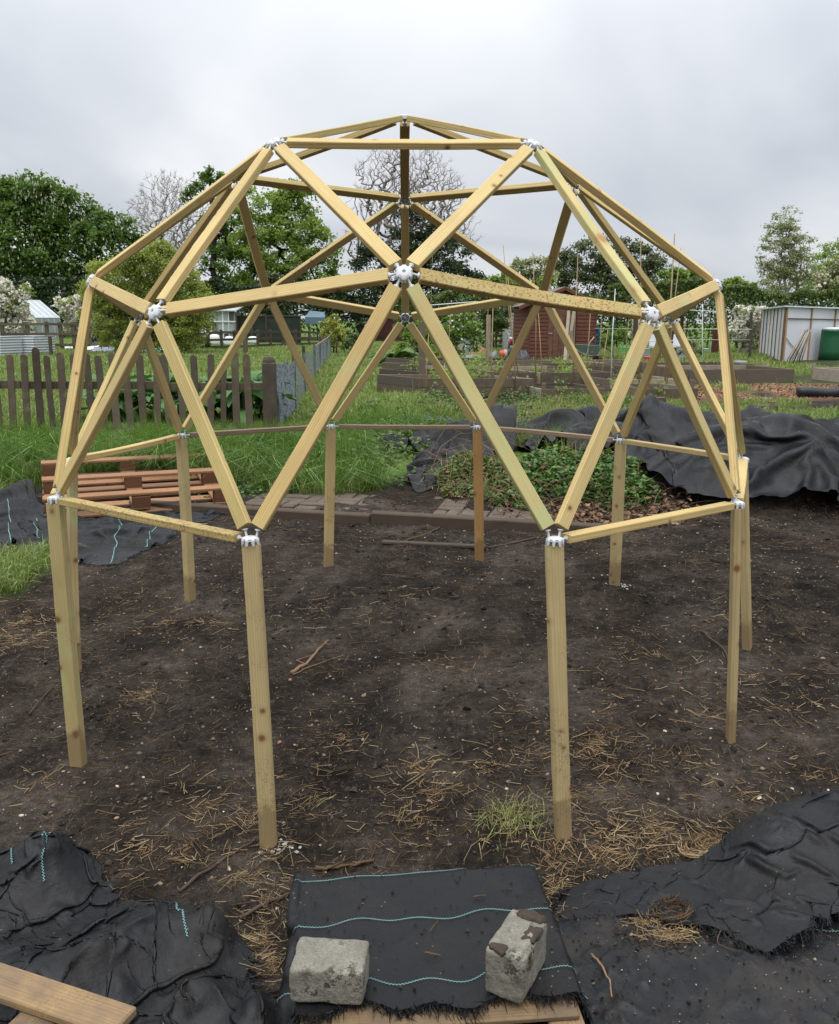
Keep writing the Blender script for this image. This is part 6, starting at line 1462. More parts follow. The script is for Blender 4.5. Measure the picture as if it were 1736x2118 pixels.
P = cloth(P0, 1.018, plate, 80, .08, 15, .014, wl=7, stretch2=1.02, bend=.3)
oc, cc = cloth_thing('fabric_sheet', 'flat black fabric with three teal stitch lines laid over the low pallet', P, 'fabric')
for f_, a, b in (([.13, .112, .102, .092, .082, .072, .09], .02, 1), ([.475, .468, .46, .452, .445, .44, .44], .0, 1), ([.885, .88, .872, .865, .857, .85, .85], .0, 1)): stitching(P, oc, cc, 'u', f_, a, b, amp=.0020, w=.0007)
fray(P, oc, cc, 'v1', 900, .03, 5); fray(P, oc, cc, 'u0', 160, .03, 6); fray(P, oc, cc, 'u1', 260, .035, 7); fray(P, oc, cc, 'v0', 120, .012, 8)
FLATP = P
# the low pallet beneath
lp = empty('low_pallet', cA, 0, 'pale low wooden pallet under the flat black fabric at the bottom', 'pallet'); lw = wU - .04; lg = LV + .14
def lboard(nm, u0, u1, v0, v1, z0, z1, mat):
    p = cu * ((u0 + u1) / 2) + cv * ((v0 + v1) / 2) + z3 * ((z0 + z1) / 2 - cA[2]); d = (u1 - u0, v1 - v0, z1 - z0)
    if d[0] >= d[1]: m = MB(); m.box((0, 0, 0), (d[1], d[2], d[0]), None, .003); Mw = basis(-cv, z3, cu, p) if np.dot(np.cross(-cv, z3), cu) > 0 else basis(cv, z3, cu, p)
    else: m = MB(); m.box((0, 0, 0), (d[0], d[2], d[1]), None, .003); Mw = basis(cu, z3, np.cross(cu, z3), p)
    link(nm, m.mesh(nm, M[mat]), lp, mw=Mw)
tz = TOPZ - .012
for k in range(6): v0 = .02 + k * (lg - .11) / 5; lboard('deck_board', .02, lw + .02, v0, v0 + .088, tz - .014, tz, 'pallet_pale')
for k in range(3): u0 = .03 + k * (lw - .08) / 2; lboard('stringer_board', u0, u0 + .08, .02, lg, tz - .029, tz - .0145, 'pallet_pale')
for k in range(3):
    for j in range(3): u0 = .03 + k * (lw - .08) / 2; v0 = .03 + j * (lg - .12) / 2; lboard('block', u0, u0 + .08, v0, v0 + .09, -.05, tz - .0295, 'pallet_dark')

# foreground: right, lower sheet with muddy patches and folded upper sheet
P0 = grid_from_rows([[(1136, 1885), (1300, 1872), (1450, 1865), (1600, 1860), (1760, 1850), (1900, 1850)], [(1148, 1990), (1300, 1985), (1450, 1980), (1620, 1975), (1780, 1970), (1930, 1970)], [(1150, 2240), (1300, 2240), (1480, 2240), (1660, 2240), (1850, 2240), (2000, 2240)]], 130, 104)
P = cloth(P0, 1.085, lumps([(1300, 1990, .10, .03), (1560, 2040, .12, .03)]), 90, .04, 21, .05, wl=4, bend=.4)
P0x, P0y = P[..., 0], P[..., 1]; hc = [G(1560, 2065), G(1370, 2075), G(1690, 2000)]
hole = np.zeros(P.shape[:2], bool)
for hq, (ra, rb) in zip(hc[1:2], ((.075, .05),)): hole |= (((P0x - hq[0]) / ra) ** 2 + ((P0y - hq[1]) / rb) ** 2 + 1.9 * fbm(P0x * 11, P0y * 11, 0, 3, 4)) < .6
o, c = sheet_obj(P, 'fabric_sheet', M['fabric_dusty']); tag(o, 'muddy lower sheet of black fabric strewn with soil at the lower right', 'fabric sheet')
stitching(P, o, c, 'u', [.30, .34, .33, .36, .36], .42, .75, 'stitch_dull'); fray(P, o, c, 'u0', 420, .05, 9, 'fabric'); RS = P
P0 = grid_from_rows([[(1185, 1836), (1310, 1815), (1430, 1800), (1530, 1765), (1640, 1725), (1760, 1700), (1900, 1690)], [(1165, 1862), (1310, 1852), (1440, 1840), (1545, 1822), (1660, 1790), (1780, 1775), (1920, 1770)], [(1150, 1894), (1300, 1880), (1440, 1890), (1530, 1915), (1680, 1880), (1800, 1850), (1940, 1850)], [(1146, 1908), (1300, 1900), (1460, 1935), (1578, 1990), (1690, 1935), (1810, 1900), (1950, 1900)]], 150, 76)
P = cloth(P0, 1.13, lumps([(1560, 1790, .10, .06), (1680, 1770, .16, .09), (1820, 1770, .2, .09), (1330, 1850, .10, .03), (1580, 1950, .14, .04)]), 130, .03, 25, .10, wl=5.5, bend=.5, stretch2=1.22)
o, c = cloth_thing('fabric_sheet', 'folded black fabric thrown back with frayed edge at the lower right', P, 'fabric')
fray(P, o, c, 'v1', 700, .035, 10); fray(P, o, c, 'u0', 420, .06, 11); fray(P, o, c, 'v0', 120, .02, 12)

# ---------------------------------------------------------------- concrete blocks
def mat_concrete():
    k = NM('mossy_concrete'); c = k.co('Object'); n = k.noise(c, 18, 5, .7); n2 = k.noise(c, 160, 3, .7)
    col = k.ramp(n, [(.3, (.125, .115, .092)), (.7, (.245, .230, .190))]); col = k.mix(.6, col, k.ramp(n2, [(.3, (.6, .6, .6)), (.7, (1.35, 1.35, 1.35))]), 'MULTIPLY')
    v = k.n('ShaderNodeTexVoronoi'); k.l(c, v.inputs['Vector']); v.inputs['Scale'].default_value = 120; col = k.mix(k.ramp(v.outputs['Distance'], [(.15, .8), (.25, 0.0)]), col, (.13, .12, .10))
    mm = k.math('MULTIPLY', k.ramp(k.noise(c, 30, 4, .8), [(.50, 0.0), (.58, 1.0)]), k.ramp(k.noise(c, 9, 3, .6), [(.46, 0.0), (.6, 1.0)])); col = k.mix(mm, col, (.045, .040, .028))
    b = k.bump(n2, .7, .004); b = k.bump(n, .5, .008, b); return k.fin(col, .92, .15)
M['concrete'] = mat_concrete(); M['mud'] = plain('drying_mud', (.055, .043, .033), .9, .15, .5, 60, .9)
def rough_block(dims, seed, chip=None, res=26):
    """a worn block: cube sheet pulled to a rounded box, with chips knocked off"""
    V = []; F = []; n = res; u = np.linspace(-1, 1, n)
    for ax_ in range(3):
        for sg in (-1, 1):
            A_, B2 = np.meshgrid(u, u, indexing='ij'); C_ = np.full_like(A_, sg); P = [None] * 3; P[ax_] = C_; P[(ax_ + 1) % 3] = A_; P[(ax_ + 2) % 3] = B2; o0 = len(V) * n * n
            V.append(np.stack(P, 2).reshape(-1, 3)); I, J = np.meshgrid(np.arange(n - 1), np.arange(n - 1), indexing='ij'); I = I.ravel(); J = J.ravel()
            f = np.stack([I * n + J, (I + 1) * n + J, (I + 1) * n + J + 1, I * n + J + 1], 1) + o0; F.append(f if sg > 0 else f[:, ::-1])
    V = np.concatenate(V); D = np.array(dims) / 2; r = .008; Q = V * D; core = np.clip(Q, -(D - r), D - r); d = Q - core; l = np.linalg.norm(d, axis=1); d = d / (l[:, None] + 1e-9); Q = np.where(l[:, None] > 1e-6, core + d * r, Q)
    N = d; q = fbm(Q[:, 0] * 60, Q[:, 1] * 60, Q[:, 2] * 60, seed, 3); q2 = fbm(Q[:, 0] * 14, Q[:, 1] * 14, Q[:, 2] * 14, seed + 5, 2); Q = Q + N * (q * .0024 + q2 * .0035)[:, None]
    if chip:
        for (c, n_, dep) in chip:
            n_ = unit(n_); s = (Q - np.array(c)) @ n_; rough_ = .006 * fbm(Q[:, 0] * 50, Q[:, 1] * 50, Q[:, 2] * 50, seed + 9, 3); over = s > rough_; Q[over] -= n_ * ((s - rough_)[over])[:, None] * dep
    key = np.round(Q * 1e5).astype(int); _, inv = np.unique(key, axis=0, return_inverse=True); inv = inv.ravel(); U_ = np.zeros((inv.max() + 1, 3)); U_[inv] = Q
    return U_, inv[np.concatenate(F)]
zt_ = TOPZ + .006
p0, p1 = atZ(600, 2074, zt_), atZ(750, 2084, zt_); w = np.linalg.norm(p1 - p0); a = atan2(p1[1] - p0[1], p1[0] - p0[0])
V, F = rough_block((w, .115, .085), 3); o = link('concrete_block', mesh_np('concrete_block', V, F, M['concrete'], True), None); cpt = (p0 + p1) / 2 + rz(a) @ np.array([0, .0575, .0425]); o.location = Vector(cpt); o.rotation_euler = (0, 0, a)
tag(o, 'squat concrete block with mossy corners on the left of the flat fabric', 'concrete block')
p0, p1 = atZ(1000, 2056, zt_), atZ(1080, 2078, zt_); w = np.linalg.norm(p1 - p0); a = atan2(p1[1] - p0[1], p1[0] - p0[0])
V, F = rough_block((w, .165, .115), 5, [((.035, .075, .052), (.6, .75, .75), .9), ((w / 2, .0, .045), (1, -.05, .75), .95)]); o = link('concrete_block', mesh_np('concrete_block', V, F, M['concrete'], True), None)
cpt = (p0 + p1) / 2 + rz(a - .12) @ np.array([0, .0825, .0575]); o.location = Vector(cpt); o.rotation_euler = (0, 0, a - .12)
tag(o, 'narrow upright concrete block with a broken corner and mud on the right', 'concrete block')
for i, (x, y, z, sx, sy, sz) in enumerate([(w * .32, .015, .050, .018, .03, .008), (w * .10, .070, .056, .03, .014, .007), (-w * .20, -.070, .057, .022, .016, .006), (w * .36, -.02, .030, .012, .02, .016)]):
    V2, F2 = rough_block((sx * 2, sy * 2, sz * 1.2 + .008), 20 + i, res=16); V2 = V2 * (1 + .55 * fbm(V2[:, 0] * 70, V2[:, 1] * 70, V2[:, 2] * 70 + i, 9, 4))[:, None]; link('mud', mesh_np('mud', V2, F2, M['mud'], True), o, (x, y, z))

# pallet corner at the lower left
fp = empty('pallet', G(0, 2100), 0, 'weathered pale pallet corner with a dirty top board at the lower left corner', 'pallet'); fc = np.array(fp.location)
TZ = .15; a0, a1 = atZ(-60, 1968, TZ), atZ(300, 2086, TZ); fu = unit(a1 - a0); fv_ = np.array([fu[1], -fu[0], 0]); fL = np.linalg.norm(a1 - a0)
def fboard(nm, u0, u1, v0, v1, z0, z1, mat='pallet_pale'):
    p = a0 + fu * ((u0 + u1) / 2) + fv_ * ((v0 + v1) / 2); p[2] = (z0 + z1) / 2; d = (u1 - u0, v1 - v0, z1 - z0); m = MB()
    if d[0] >= d[1]: m.box((0, 0, 0), (d[1], d[2], d[0]), None, .004); Mw = basis(-fv_, z3, fu, p - fc)
    else: m.box((0, 0, 0), (d[0], d[2], d[1]), None, .004); Mw = basis(fu, z3, np.cross(fu, z3), p - fc)
    link(nm, m.mesh(nm, M[mat]), fp, mw=Mw)
fboard('deck_board', -.3, fL - .02, .0, .085, TZ - .022, TZ); fboard('deck_board', -.3, fL - .03, .19, .28, TZ - .022, TZ); fboard('deck_board', -.3, fL - .03, .40, .49, TZ - .022, TZ)
for u0 in (-.28, .02 + fL * .42, fL - .13):
    fboard('stringer_board', u0, u0 + .09, .0, .5, TZ - .044, TZ - .0225)
    for v0 in (.0, .2, .4): fboard('block', u0, u0 + .09, v0 + .004, v0 + .09, -.03, TZ - .0445, 'pallet_pale')
for v0 in (.005, .2, .4): fboard('skid_board', -.3, fL - .03, v0, v0 + .085, -.052, -.0305, 'pallet_pale')
# ---------------------------------------------------------------- grass
M['grass'] = leafmat('grass_blade', (.088, .145, .030), (.150, .215, .054), (.25, .29, .105), rough=.45, trans=.25)
M['grass_dry'] = leafmat('pale_grass_blade', (.16, .19, .055), (.24, .26, .09), (.36, .32, .16), rough=.5, trans=.2)
M['grass_dark'] = leafmat('lush_grass_blade', (.055, .12, .022), (.11, .20, .040), (.19, .28, .070), rough=.4, trans=.25)
def blades(P, h, w, seed, lean=.45, dirn=None, three=False):
    r = np.random.default_rng(seed); n = len(P); a = r.uniform(0, 2 * pi, n)
    D = np.stack([np.cos(a), np.sin(a)], 1)
    if dirn is not None: D = D * .45 + np.array(dirn); D /= np.linalg.norm(D, axis=1)[:, None]
    ll = np.abs(r.normal(0, lean, n)) + .08; hh = h * r.uniform(.45, 1.35, n); b = np.zeros((n, 3)); b[:, :2] = P; b[:, 2] = gz(P[:, 0], P[:, 1]) - .01
    S_ = np.stack([-D[:, 1], D[:, 0], np.zeros(n)], 1); sa = r.uniform(-1, 1, n); S_ = S_ * np.cos(sa)[:, None] + np.concatenate([D, np.zeros((n, 1))], 1) * np.sin(sa)[:, None]; S_ *= (w * r.uniform(.6, 1.3, n))[:, None] * .5
    D3 = np.concatenate([D, np.zeros((n, 1))], 1); L_ = (ll * hh)[:, None]; H_ = hh[:, None] * z3
    mid = b + D3 * L_ * .35 + H_ * .58; ll2 = np.minimum(ll, 1.2)[:, None]; tip = b + D3 * L_ * 1.15 + H_ * np.maximum(1 - .45 * ll2 ** 1.5, .15)
    V = np.stack([b - S_, b + S_, mid + S_ * .8, mid - S_ * .8, tip], 1).reshape(-1, 3); k = (np.arange(n) * 5)[:, None]
    return V, [k + np.array([[3, 2, 4]]), k + np.array([[0, 1, 2, 3]])]
def keep_out(P):
    k = np.ones(len(P), bool)
    for x0_, x1_, y0_, y1_ in BEDS: k &= ~((P[:, 0] > x0_) & (P[:, 0] < x1_) & (P[:, 1] > y0_) & (P[:, 1] < y1_))
    return k
STRIP = (G(780, 930)[0] - .1, G(1060, 915)[0] + .2, G(900, 985)[1], G(900, 915)[1] + .1)
BEDS.append(STRIP)
def band(d0, d1, n, seed):
    r = np.random.default_rng(seed); d = np.sqrt(r.uniform(d0 ** 2, d1 ** 2, n)); x = d * r.uniform(-.54, .54, n); P = np.stack([x, CAM[1] + d], 1)
    return P[(grass_mask(P[:, 0], P[:, 1]) > .5) & (chip_mask(P[:, 0], P[:, 1]) < .4) & keep_out(P) & (vnoise(P[:, 0] * 3, P[:, 1] * 3, 0, seed) > .12)]
def add_grass(name, label, Ps, mat):
    V = np.concatenate([v for v, f in Ps]); off = 0; F3 = []; F4 = []
    for v, f in Ps: F3.append(f[0] + off); F4.append(f[1] + off); off += len(v)
    o = link(name, mesh_np(name, V, [np.concatenate(F3), np.concatenate(F4)], M[mat])); tag(o, label, None, None, 'stuff'); return o
def split(P, f, seed):
    s = np.random.default_rng(seed).uniform(size=len(P)) < f + .35 * fbm(P[:, 0] * .8, P[:, 1] * .8, 0, seed, 3); return P[s], P[~s]
b1 = band(7.0, 11.6, 150000, 1); b2 = band(11.6, 20, 120000, 2); b3 = band(20, 46, 90000, 3)
on_mound = (b1[:, 0] > .6) & (b1[:, 1] < 5.3); b1 = b1[~on_mound | (np.random.default_rng(1).uniform(size=len(b1)) < .12)]
hb = lambda P: (.14 + .12 * np.clip(fbm(P[:, 0] * 1.3, P[:, 1] * 1.3, 0, 8, 3) + .3, 0, 1)) * (1 - .62 * sstep(5.4, 6.6, P[:, 1]) * (P[:, 0] < -.9))
A1, B1 = split(b1, .72, 4); A2, B2 = split(b2, .62, 5); A3, B3 = split(b3, .60, 6)
hf = lambda P: np.where((P[:, 0] < -1.5) & (P[:, 1] > YF), .09, .15) * (1 + .6 * fbm(P[:, 0], P[:, 1], 0, 3, 3))
add_grass('grass', 'rough green grass over the bank, path and field', [blades(A1, hb(A1), .007, 1), blades(A2, hf(A2), .015, 2), blades(A3, hf(A3), .034, 3)], 'grass')
add_grass('dry_grass', 'paler yellowish grass mixed through the field', [blades(B1, hb(B1) * .9, .006, 4), blades(B2, hf(B2) * .9, .014, 5), blades(B3, hf(B3), .030, 6)], 'grass_dry')
M['grass_bright'] = leafmat('fresh_path_grass', (.13, .22, .035), (.21, .31, .065), (.32, .38, .12), rough=.45, trans=.3)
q_ = np.random.default_rng(71); P = np.stack([q_.uniform(-1.9, .6, 16000), q_.uniform(5.6, 22, 16000)], 1); P = P[(np.abs(P[:, 0] + .35 + .02 * P[:, 1]) < .75 + .3 * fbm(P[:, 0], P[:, 1], 0, 4, 2)) & keep_out(P)]
add_grass('path_grass', 'fresh bright grass along the path running back through the middle', [blades(P, .11 * (1 + .4 * fbm(P[:, 0] * 2, P[:, 1] * 2, 0, 6, 2)), .012, 72)], 'grass_bright')
# long drooping tussocks along the bank and fence foot
r_ = np.random.default_rng(12); C = []
for _ in range(1500):
    x = r_.uniform(-5.2, .7); y = r_.uniform(3.55, 7.1); 
    if grass_mask(np.array([x]), np.array([y]))[0] > .5: C.append((x, y, r_.uniform(.6, 1.2)))
for _ in range(560):
    x = r_.uniform(1.6, 8.5); y = r_.uniform(5.2, 8.8); C.append((x, y, r_.uniform(.5, .95)))
C = np.array(C); C = C[keep_out(C[:, :2])]; n = 34; P = np.repeat(C[:, :2], n, 0) + r_.normal(size=(len(C) * n, 2)) * .05; hh = np.repeat(C[:, 2] * (1 - .68 * sstep(5.2, 6.4, C[:, 1]) * (C[:, 0] < -.9)), n) * .34
add_grass('long_grass', 'long drooping tussocks of grass along the bank in front of the picket fence', [blades(P, hh, .0075, 7, .85, (0, -.55))], 'grass_dark')
# tuft at the left
xs_ = r_.uniform(-3.4, -1.7, 19000); ys_ = r_.uniform(.6, 2.4, 19000); P = np.stack([xs_, ys_], 1); P = P[grass_mask(xs_, ys_) > .45]
add_grass('grass_patch', 'bright grass patch in front of the fabric at the left edge', [blades(P, .13 + .0 * P[:, 0], .006, 9, .7)], 'grass')
add_grass('grass_patch', 'yellowing blades mixed into the left grass patch', [blades(P[::3] + .01, .11 + .0 * P[::3, 0], .005, 10, .8)], 'grass_dry')
# sparse tuft near the front right post
b = G(1060, 1702); P = b[:2] + r_.normal(size=(260, 2)) * np.array([.055, .05]); V, Fb = blades(P, np.full(len(P), .055), .0028, 11, .9)
tag(link('grass_tuft', mesh_np('grass_tuft', V - b, Fb, M['grass_dry']), None, loc=b), 'thin sprawling grass tuft on the soil left of the front right post', 'grass tuft')
b = G(372, 1435); 
# edge weeds (dandelion like) along the bank foot
def weeds(name, label, pts, n_each, size, hgt, mat, seed, spread=.09):
    r = np.random.default_rng(seed); P = []
    for (x, y) in pts:
        q = r.normal(size=(n_each, 3)) * np.array([spread, spread, 0]); q[:, 2] = np.abs(r.normal(size=n_each)) * hgt; q[:, 0] += x; q[:, 1] += y; q[:, 2] += gz(q[:, 0], q[:, 1]); P.append(q)
    P = np.concatenate(P); V, F = fold_leaves(P, size, r); return tag(link(name, mesh_np(name, V, F, M[mat])), label, None, None, 'stuff')
def fold_leaves(P, size, r, aspect=.72, up=.9):
    n = len(P); s = (size * r.uniform(.6, 1.35, n))[:, None]; d = r.normal(size=(n, 3)) * np.array([1, 1, .45]); d /= np.linalg.norm(d, axis=1)[:, None]
    nn = r.normal(size=(n, 3)) * .55 + z3 * up; u = np.cross(nn, d); u /= np.linalg.norm(u, axis=1)[:, None] + 1e-9; w = np.cross(d, u)
    b = P - d * s * .5; t = P + d * s * .5 - w * s * .10; m1 = P - d * s * .12
    V = np.stack([b, m1 + u * s * .5 * aspect - w * s * .12, t, m1 - u * s * .5 * aspect - w * s * .12, P + w * s * .03], 1).reshape(-1, 3)
    k = (np.arange(n) * 5)[:, None, None]; F = (k + np.array([[[0, 4, 1], [1, 4, 2], [2, 4, 3], [3, 4, 0]]])).reshape(-1, 3)
    return V, F
M['bramble'] = leafmat('bramble_leaf', (.034, .074, .017), (.065, .130, .030), (.14, .23, .055), rough=.45, trans=.2, spec=.25)
M['weed'] = leafmat('weed_leaf', (.045, .085, .018), (.080, .135, .028), (.13, .18, .05), trans=.2)
M['dead'] = leafmat('dead_leaf', (.09, .055, .035), (.17, .10, .06), (.28, .19, .11), rough=.85, trans=0, spec=.15)
M['stem_brown'] = plain('dead_stem', (.20, .125, .075), .9, .1, .4, 30, .3)
M['twig_dark'] = plain('dark_twig', (.075, .052, .040), .9, .1, .4, 40, .4)
M['bluebell'] = leafmat('bluebell', (.12, .11, .28), (.18, .17, .38), None, trans=.2)

def arcs(centres, n_each, ln, rad, mat, name, parent, seed, spread=.1, upw=.8, o_=np.zeros(3), ns=4):
    r = np.random.default_rng(seed); m = MB()
    for c in centres:
        for _ in range(n_each):
            a = r.uniform(0, 2 * pi); b = np.array([c[0] + r.normal() * spread, c[1] + r.normal() * spread, 0]); b[2] = gz(b[0], b[1]); l = ln * r.uniform(.5, 1.3); d = np.array([cos(a), sin(a), 0])
            k = r.uniform(.2, upw); pts = [b, b + d * l * .25 + z3 * l * k * .6, b + d * l * .6 + z3 * l * k * .8, b + d * l + z3 * l * k * r.uniform(.2, .9)]; m.tube(np.array(pts) - o_, [rad, rad * .85, rad * .6, rad * .3], ns, False)
    return m.build(name, M[mat], parent, True)
# bramble bank
def bramble(label, pts, seed, n=1500, hgt=.20, size=.050, dead=.15):
    r = np.random.default_rng(seed); c = np.array([np.mean([p[0] for p in pts]), np.mean([p[1] for p in pts]), 0]); c[2] = gh(c[0], c[1]); o = empty('bramble_bush', c, 0, label, 'bush', 'bramble bushes on the mound')
    P = []
    for (x, y, rr, hh) in pts:
        hh *= .78; k = int(n * rr * rr * 15); q = r.normal(size=(k, 3)); q /= np.linalg.norm(q, axis=1)[:, None]; q *= (r.uniform(.5, 1, k) ** .5)[:, None]; q = q * np.array([rr, rr, hh]); q *= (1 + .35 * fbm(q[:, 0] * 6 + x, q[:, 1] * 6, q[:, 2] * 6, seed, 3))[:, None]; q[:, 2] = np.abs(q[:, 2]); q += (x, y, 0); q[:, 2] += gz(q[:, 0], q[:, 1]) + .01; P.append(q)
    P = np.concatenate(P); k = r.uniform(size=len(P)) < dead
    V, F = fold_leaves(P[~k], size, r, .8, .7); tag(link('foliage', mesh_np('foliage', V - c, F, M['bramble']), o), kind='stuff')
    V, F = fold_leaves(P[k], size * .9, r, .6, .3); tag(link('dead_leaves', mesh_np('dead_leaves', V - c, F, M['dead']), o), kind='stuff')
    s = arcs([(p[0], p[1]) for p in pts], 6, .50, .0030, 'stem_brown', 'stems', o, seed + 1, .16, .8, c); s['kind'] = 'stuff'
    return o
g2 = lambda px, py: tuple(G(px, py)[:2])
def bp(px, py, rr, hh): x, y = g2(px, py); return (x, y + rr * .6, rr, hh)
bramble('green bramble bush right of the brown back post', [bp(1090, 1045, .20, .28), bp(1130, 1030, .22, .36), bp(1170, 1045, .20, .34), bp(1120, 990, .2, .26), bp(1190, 1000, .2, .24), bp(1150, 960, .2, .16)], 31, dead=.10)
bramble('dense dark bramble bush behind the right back post at the edge of the fabric', [bp(1230, 1045, .22, .34), bp(1280, 1052, .22, .34), bp(1325, 1055, .17, .24), bp(1240, 1000, .2, .24), bp(1200, 1050, .16, .28), bp(1290, 1010, .2, .18)], 32, dead=.08)
bramble('withered bramble tangle with brown leaves left of the brown back post', [bp(940, 1010, .18, .16), bp(985, 1000, .20, .22), bp(1020, 1015, .18, .24), bp(975, 970, .18, .14), bp(1040, 1035, .16, .18), bp(950, 1035, .16, .12)], 33, n=1000, dead=.42, size=.045)
bramble('small bramble shoots low against the foot of the bank', [bp(1050, 1055, .12, .14), bp(1095, 1062, .12, .12), bp(1015, 1050, .10, .10)], 34, dead=.1)
# debris and plants on the centre bank
rr_ = np.random.default_rng(44)
pts = [g2(rr_.uniform(880, 1330), rr_.uniform(830, 900)) for _ in range(110)] + [g2(rr_.uniform(840, 1420), rr_.uniform(815, 840)) for _ in range(50)]
weeds('weeds', 'mixed leafy weeds over the earth bank in the centre', pts + [g2(rr_.uniform(640, 880), rr_.uniform(850, 985)) for _ in range(60)], 34, .055, .10, 'weed', 5)
weeds('dead_leaves', 'dead brown leaves and stalks littering the earth bank', [g2(rr_.uniform(860, 1090), rr_.uniform(880, 925)) for _ in range(70)] + [g2(rr_.uniform(1060, 1420), rr_.uniform(1045, 1085)) for _ in range(50)], 26, .045, .035, 'dead', 6)
weeds('weeds', 'low ivy like leaves at the foot of the grass bank', [g2(rr_.uniform(560, 1100), rr_.uniform(985, 1012)) for _ in range(60)] + [g2(rr_.uniform(430, 560), rr_.uniform(1000, 1040)) for _ in range(20)], 16, .035, .05, 'bramble', 7)
tag(arcs([g2(rr_.uniform(900, 1200), rr_.uniform(870, 925)) for _ in range(60)], 4, .26, .0025, 'stem_brown', 'dead_stems', None, 8, .12, 1.6), 'brown dead stems standing on the earth bank', None, None, 'stuff')
tag(arcs([g2(rr_.uniform(1000, 1420), rr_.uniform(1035, 1080)) for _ in range(60)], 4, .30, .0022, 'twig_dark', 'fallen_twigs', None, 9, .12, .5), 'tangled dead twigs along the foot of the mound', None, None, 'stuff')
# strappy bluebell clumps
def strappy(label, px, py, n, h, seed, flowers=6):
    b = G(px, py); r = np.random.default_rng(seed); o = empty('bluebell_clump', b, 0, label, 'plant', 'bluebell clumps'); P = b[:2] + r.normal(size=(n, 2)) * .06
    V, F = blades(P, np.full(n, h), .014, seed, .9); link('leaves', mesh_np('leaves', V - b, F, M['weed']), o)['kind'] = 'stuff'
    for i in range(flowers):
        q = np.array([r.normal() * .08, r.normal() * .08, 0]); t = q + (r.normal() * .03, r.normal() * .03, h * 1.15); m = MB(); m.tube([q, t], [.003, .002], 4, False); m.build('stalk', M['stalk'], o)
        V, F = fold_leaves(t + r.normal(size=(10, 3)) * np.array([.008, .008, .022]), .018, r, .8); link('flower', mesh_np('flower', V, F, M['bluebell']), o)
for i, (px, py, n, h) in enumerate([(895, 912, 60, .22), (925, 915, 70, .24), (862, 905, 40, .2), (1030, 878, 50, .2), (960, 890, 50, .18), (1065, 905, 40, .18)]):
    strappy(['bluebell clump left of centre at the edge of the bank', 'largest strap leaved bluebell clump above the fabric strip', 'small bluebell clump beside the grass path', 'bluebell clump behind the back right joint', 'low bluebell clump in the middle of the earth bank', 'bluebell clump at the left end of the mound cover'][i], px, py, n, h, 60 + i, 3)
# yellowing tussocks
for i, (px, py, n, h) in enumerate([(975, 985, 160, .22), (930, 1000, 120, .18), (1015, 1025, 140, .2), (1140, 868, 150, .24), (1180, 862, 130, .22)]):
    b = G(px, py); P = b[:2] + r_.normal(size=(n, 2)) * .07; V, F = blades(P, np.full(n, h), .005, 80 + i, .9)
    tag(link('dry_tussock', mesh_np('dry_tussock', V - b, F, M['grass_dry']), None, loc=b), ['pale dry tussock beside the hanging fabric end', 'small dry tussock left of the hanging fabric end', 'dry tussock at the foot of the withered brambles', 'yellowish tussock on top of the earth bank', 'yellowish tussock at the right of the earth bank'][i], 'grass tussock')
# ---------------------------------------------------------------- straw, stones, clods, twigs on the soil
M['straw_stalk'] = leafmat('straw_stalk', (.11, .068, .033), (.22, .148, .075), (.38, .29, .17), rough=.6, trans=0, spec=.25)
M['straw_dull'] = leafmat('dull_straw', (.050, .032, .018), (.095, .060, .033), (.16, .11, .063), rough=.8, trans=0, spec=.15)
M['stone'] = leafmat('pebble', (.11, .09, .07), (.22, .18, .145), (.46, .42, .37), rough=.7, trans=0, spec=.3)
M['stone_dark'] = leafmat('dark_pebble', (.07, .06, .055), (.15, .115, .09), (.28, .18, .12), rough=.7, trans=0, spec=.3)
def mat_clod():
    k = NM('soil_clod'); g = k.n('ShaderNodeNewGeometry'); k.bump(k.noise(k.co('Object'), 120, 4, .7), .7, .004)
    return k.fin(k.ramp(g.outputs['Random Per Island'], [(0, (.012, .0095, .0075)), (.6, (.026, .020, .016)), (1, (.048, .039, .032))]), .9, .2)
M['clod'] = mat_clod()
def bare(P): return P[grass_mask(P[:, 0], P[:, 1]) < .5]
def strands(P, ln, rad, seed, lift=.006, curl=.15, tilt=.12, hfun=gz):
    """thin round-ish stalks lying about: 3 sided, two segments"""
    r = np.random.default_rng(seed); n = len(P); a = r.uniform(0, 2 * pi, n); l = ln * (.35 + 1.2 * r.uniform(size=n) ** 1.5 + 1.3 * (r.uniform(size=n) > .93)); D = np.stack([np.cos(a), np.sin(a)], 1); S_ = np.stack([-D[:, 1], D[:, 0]], 1)
    bend_ = (r.normal(size=n) * curl * l)[:, None]; A = P - D * l[:, None] / 2; B_ = P + D * l[:, None] / 2; Mi = P + S_ * bend_
    z = r.uniform(.001, 1, n) * lift; tl = r.normal(size=n) * tilt * l; R = []
    for Q, dz in ((A, -tl * .5), (Mi, 0 * tl), (B_, tl * .5)):
        zz = hfun(Q[:, 0], Q[:, 1]); R.append(np.stack([Q[:, 0], Q[:, 1], np.maximum(zz + .001, zz + z + dz + rad)], 1))
    rr = rad * r.uniform(.6, 1.4, n)[:, None]; S3 = np.concatenate([S_, np.zeros((n, 1))], 1) * rr; U3 = z3 * rr; V = []
    for Q in R: V += [Q - S3, Q + S3, Q + U3 * 1.3]
    V = np.stack(V, 1).reshape(-1, 3); F = np.array([[0, 1, 4, 3], [1, 2, 5, 4], [2, 0, 3, 5], [3, 4, 7, 6], [4, 5, 8, 7], [5, 3, 6, 8]]); return V, ((np.arange(n) * 9)[:, None, None] + F[None]).reshape(-1, 4)
r_ = np.random.default_rng(101)
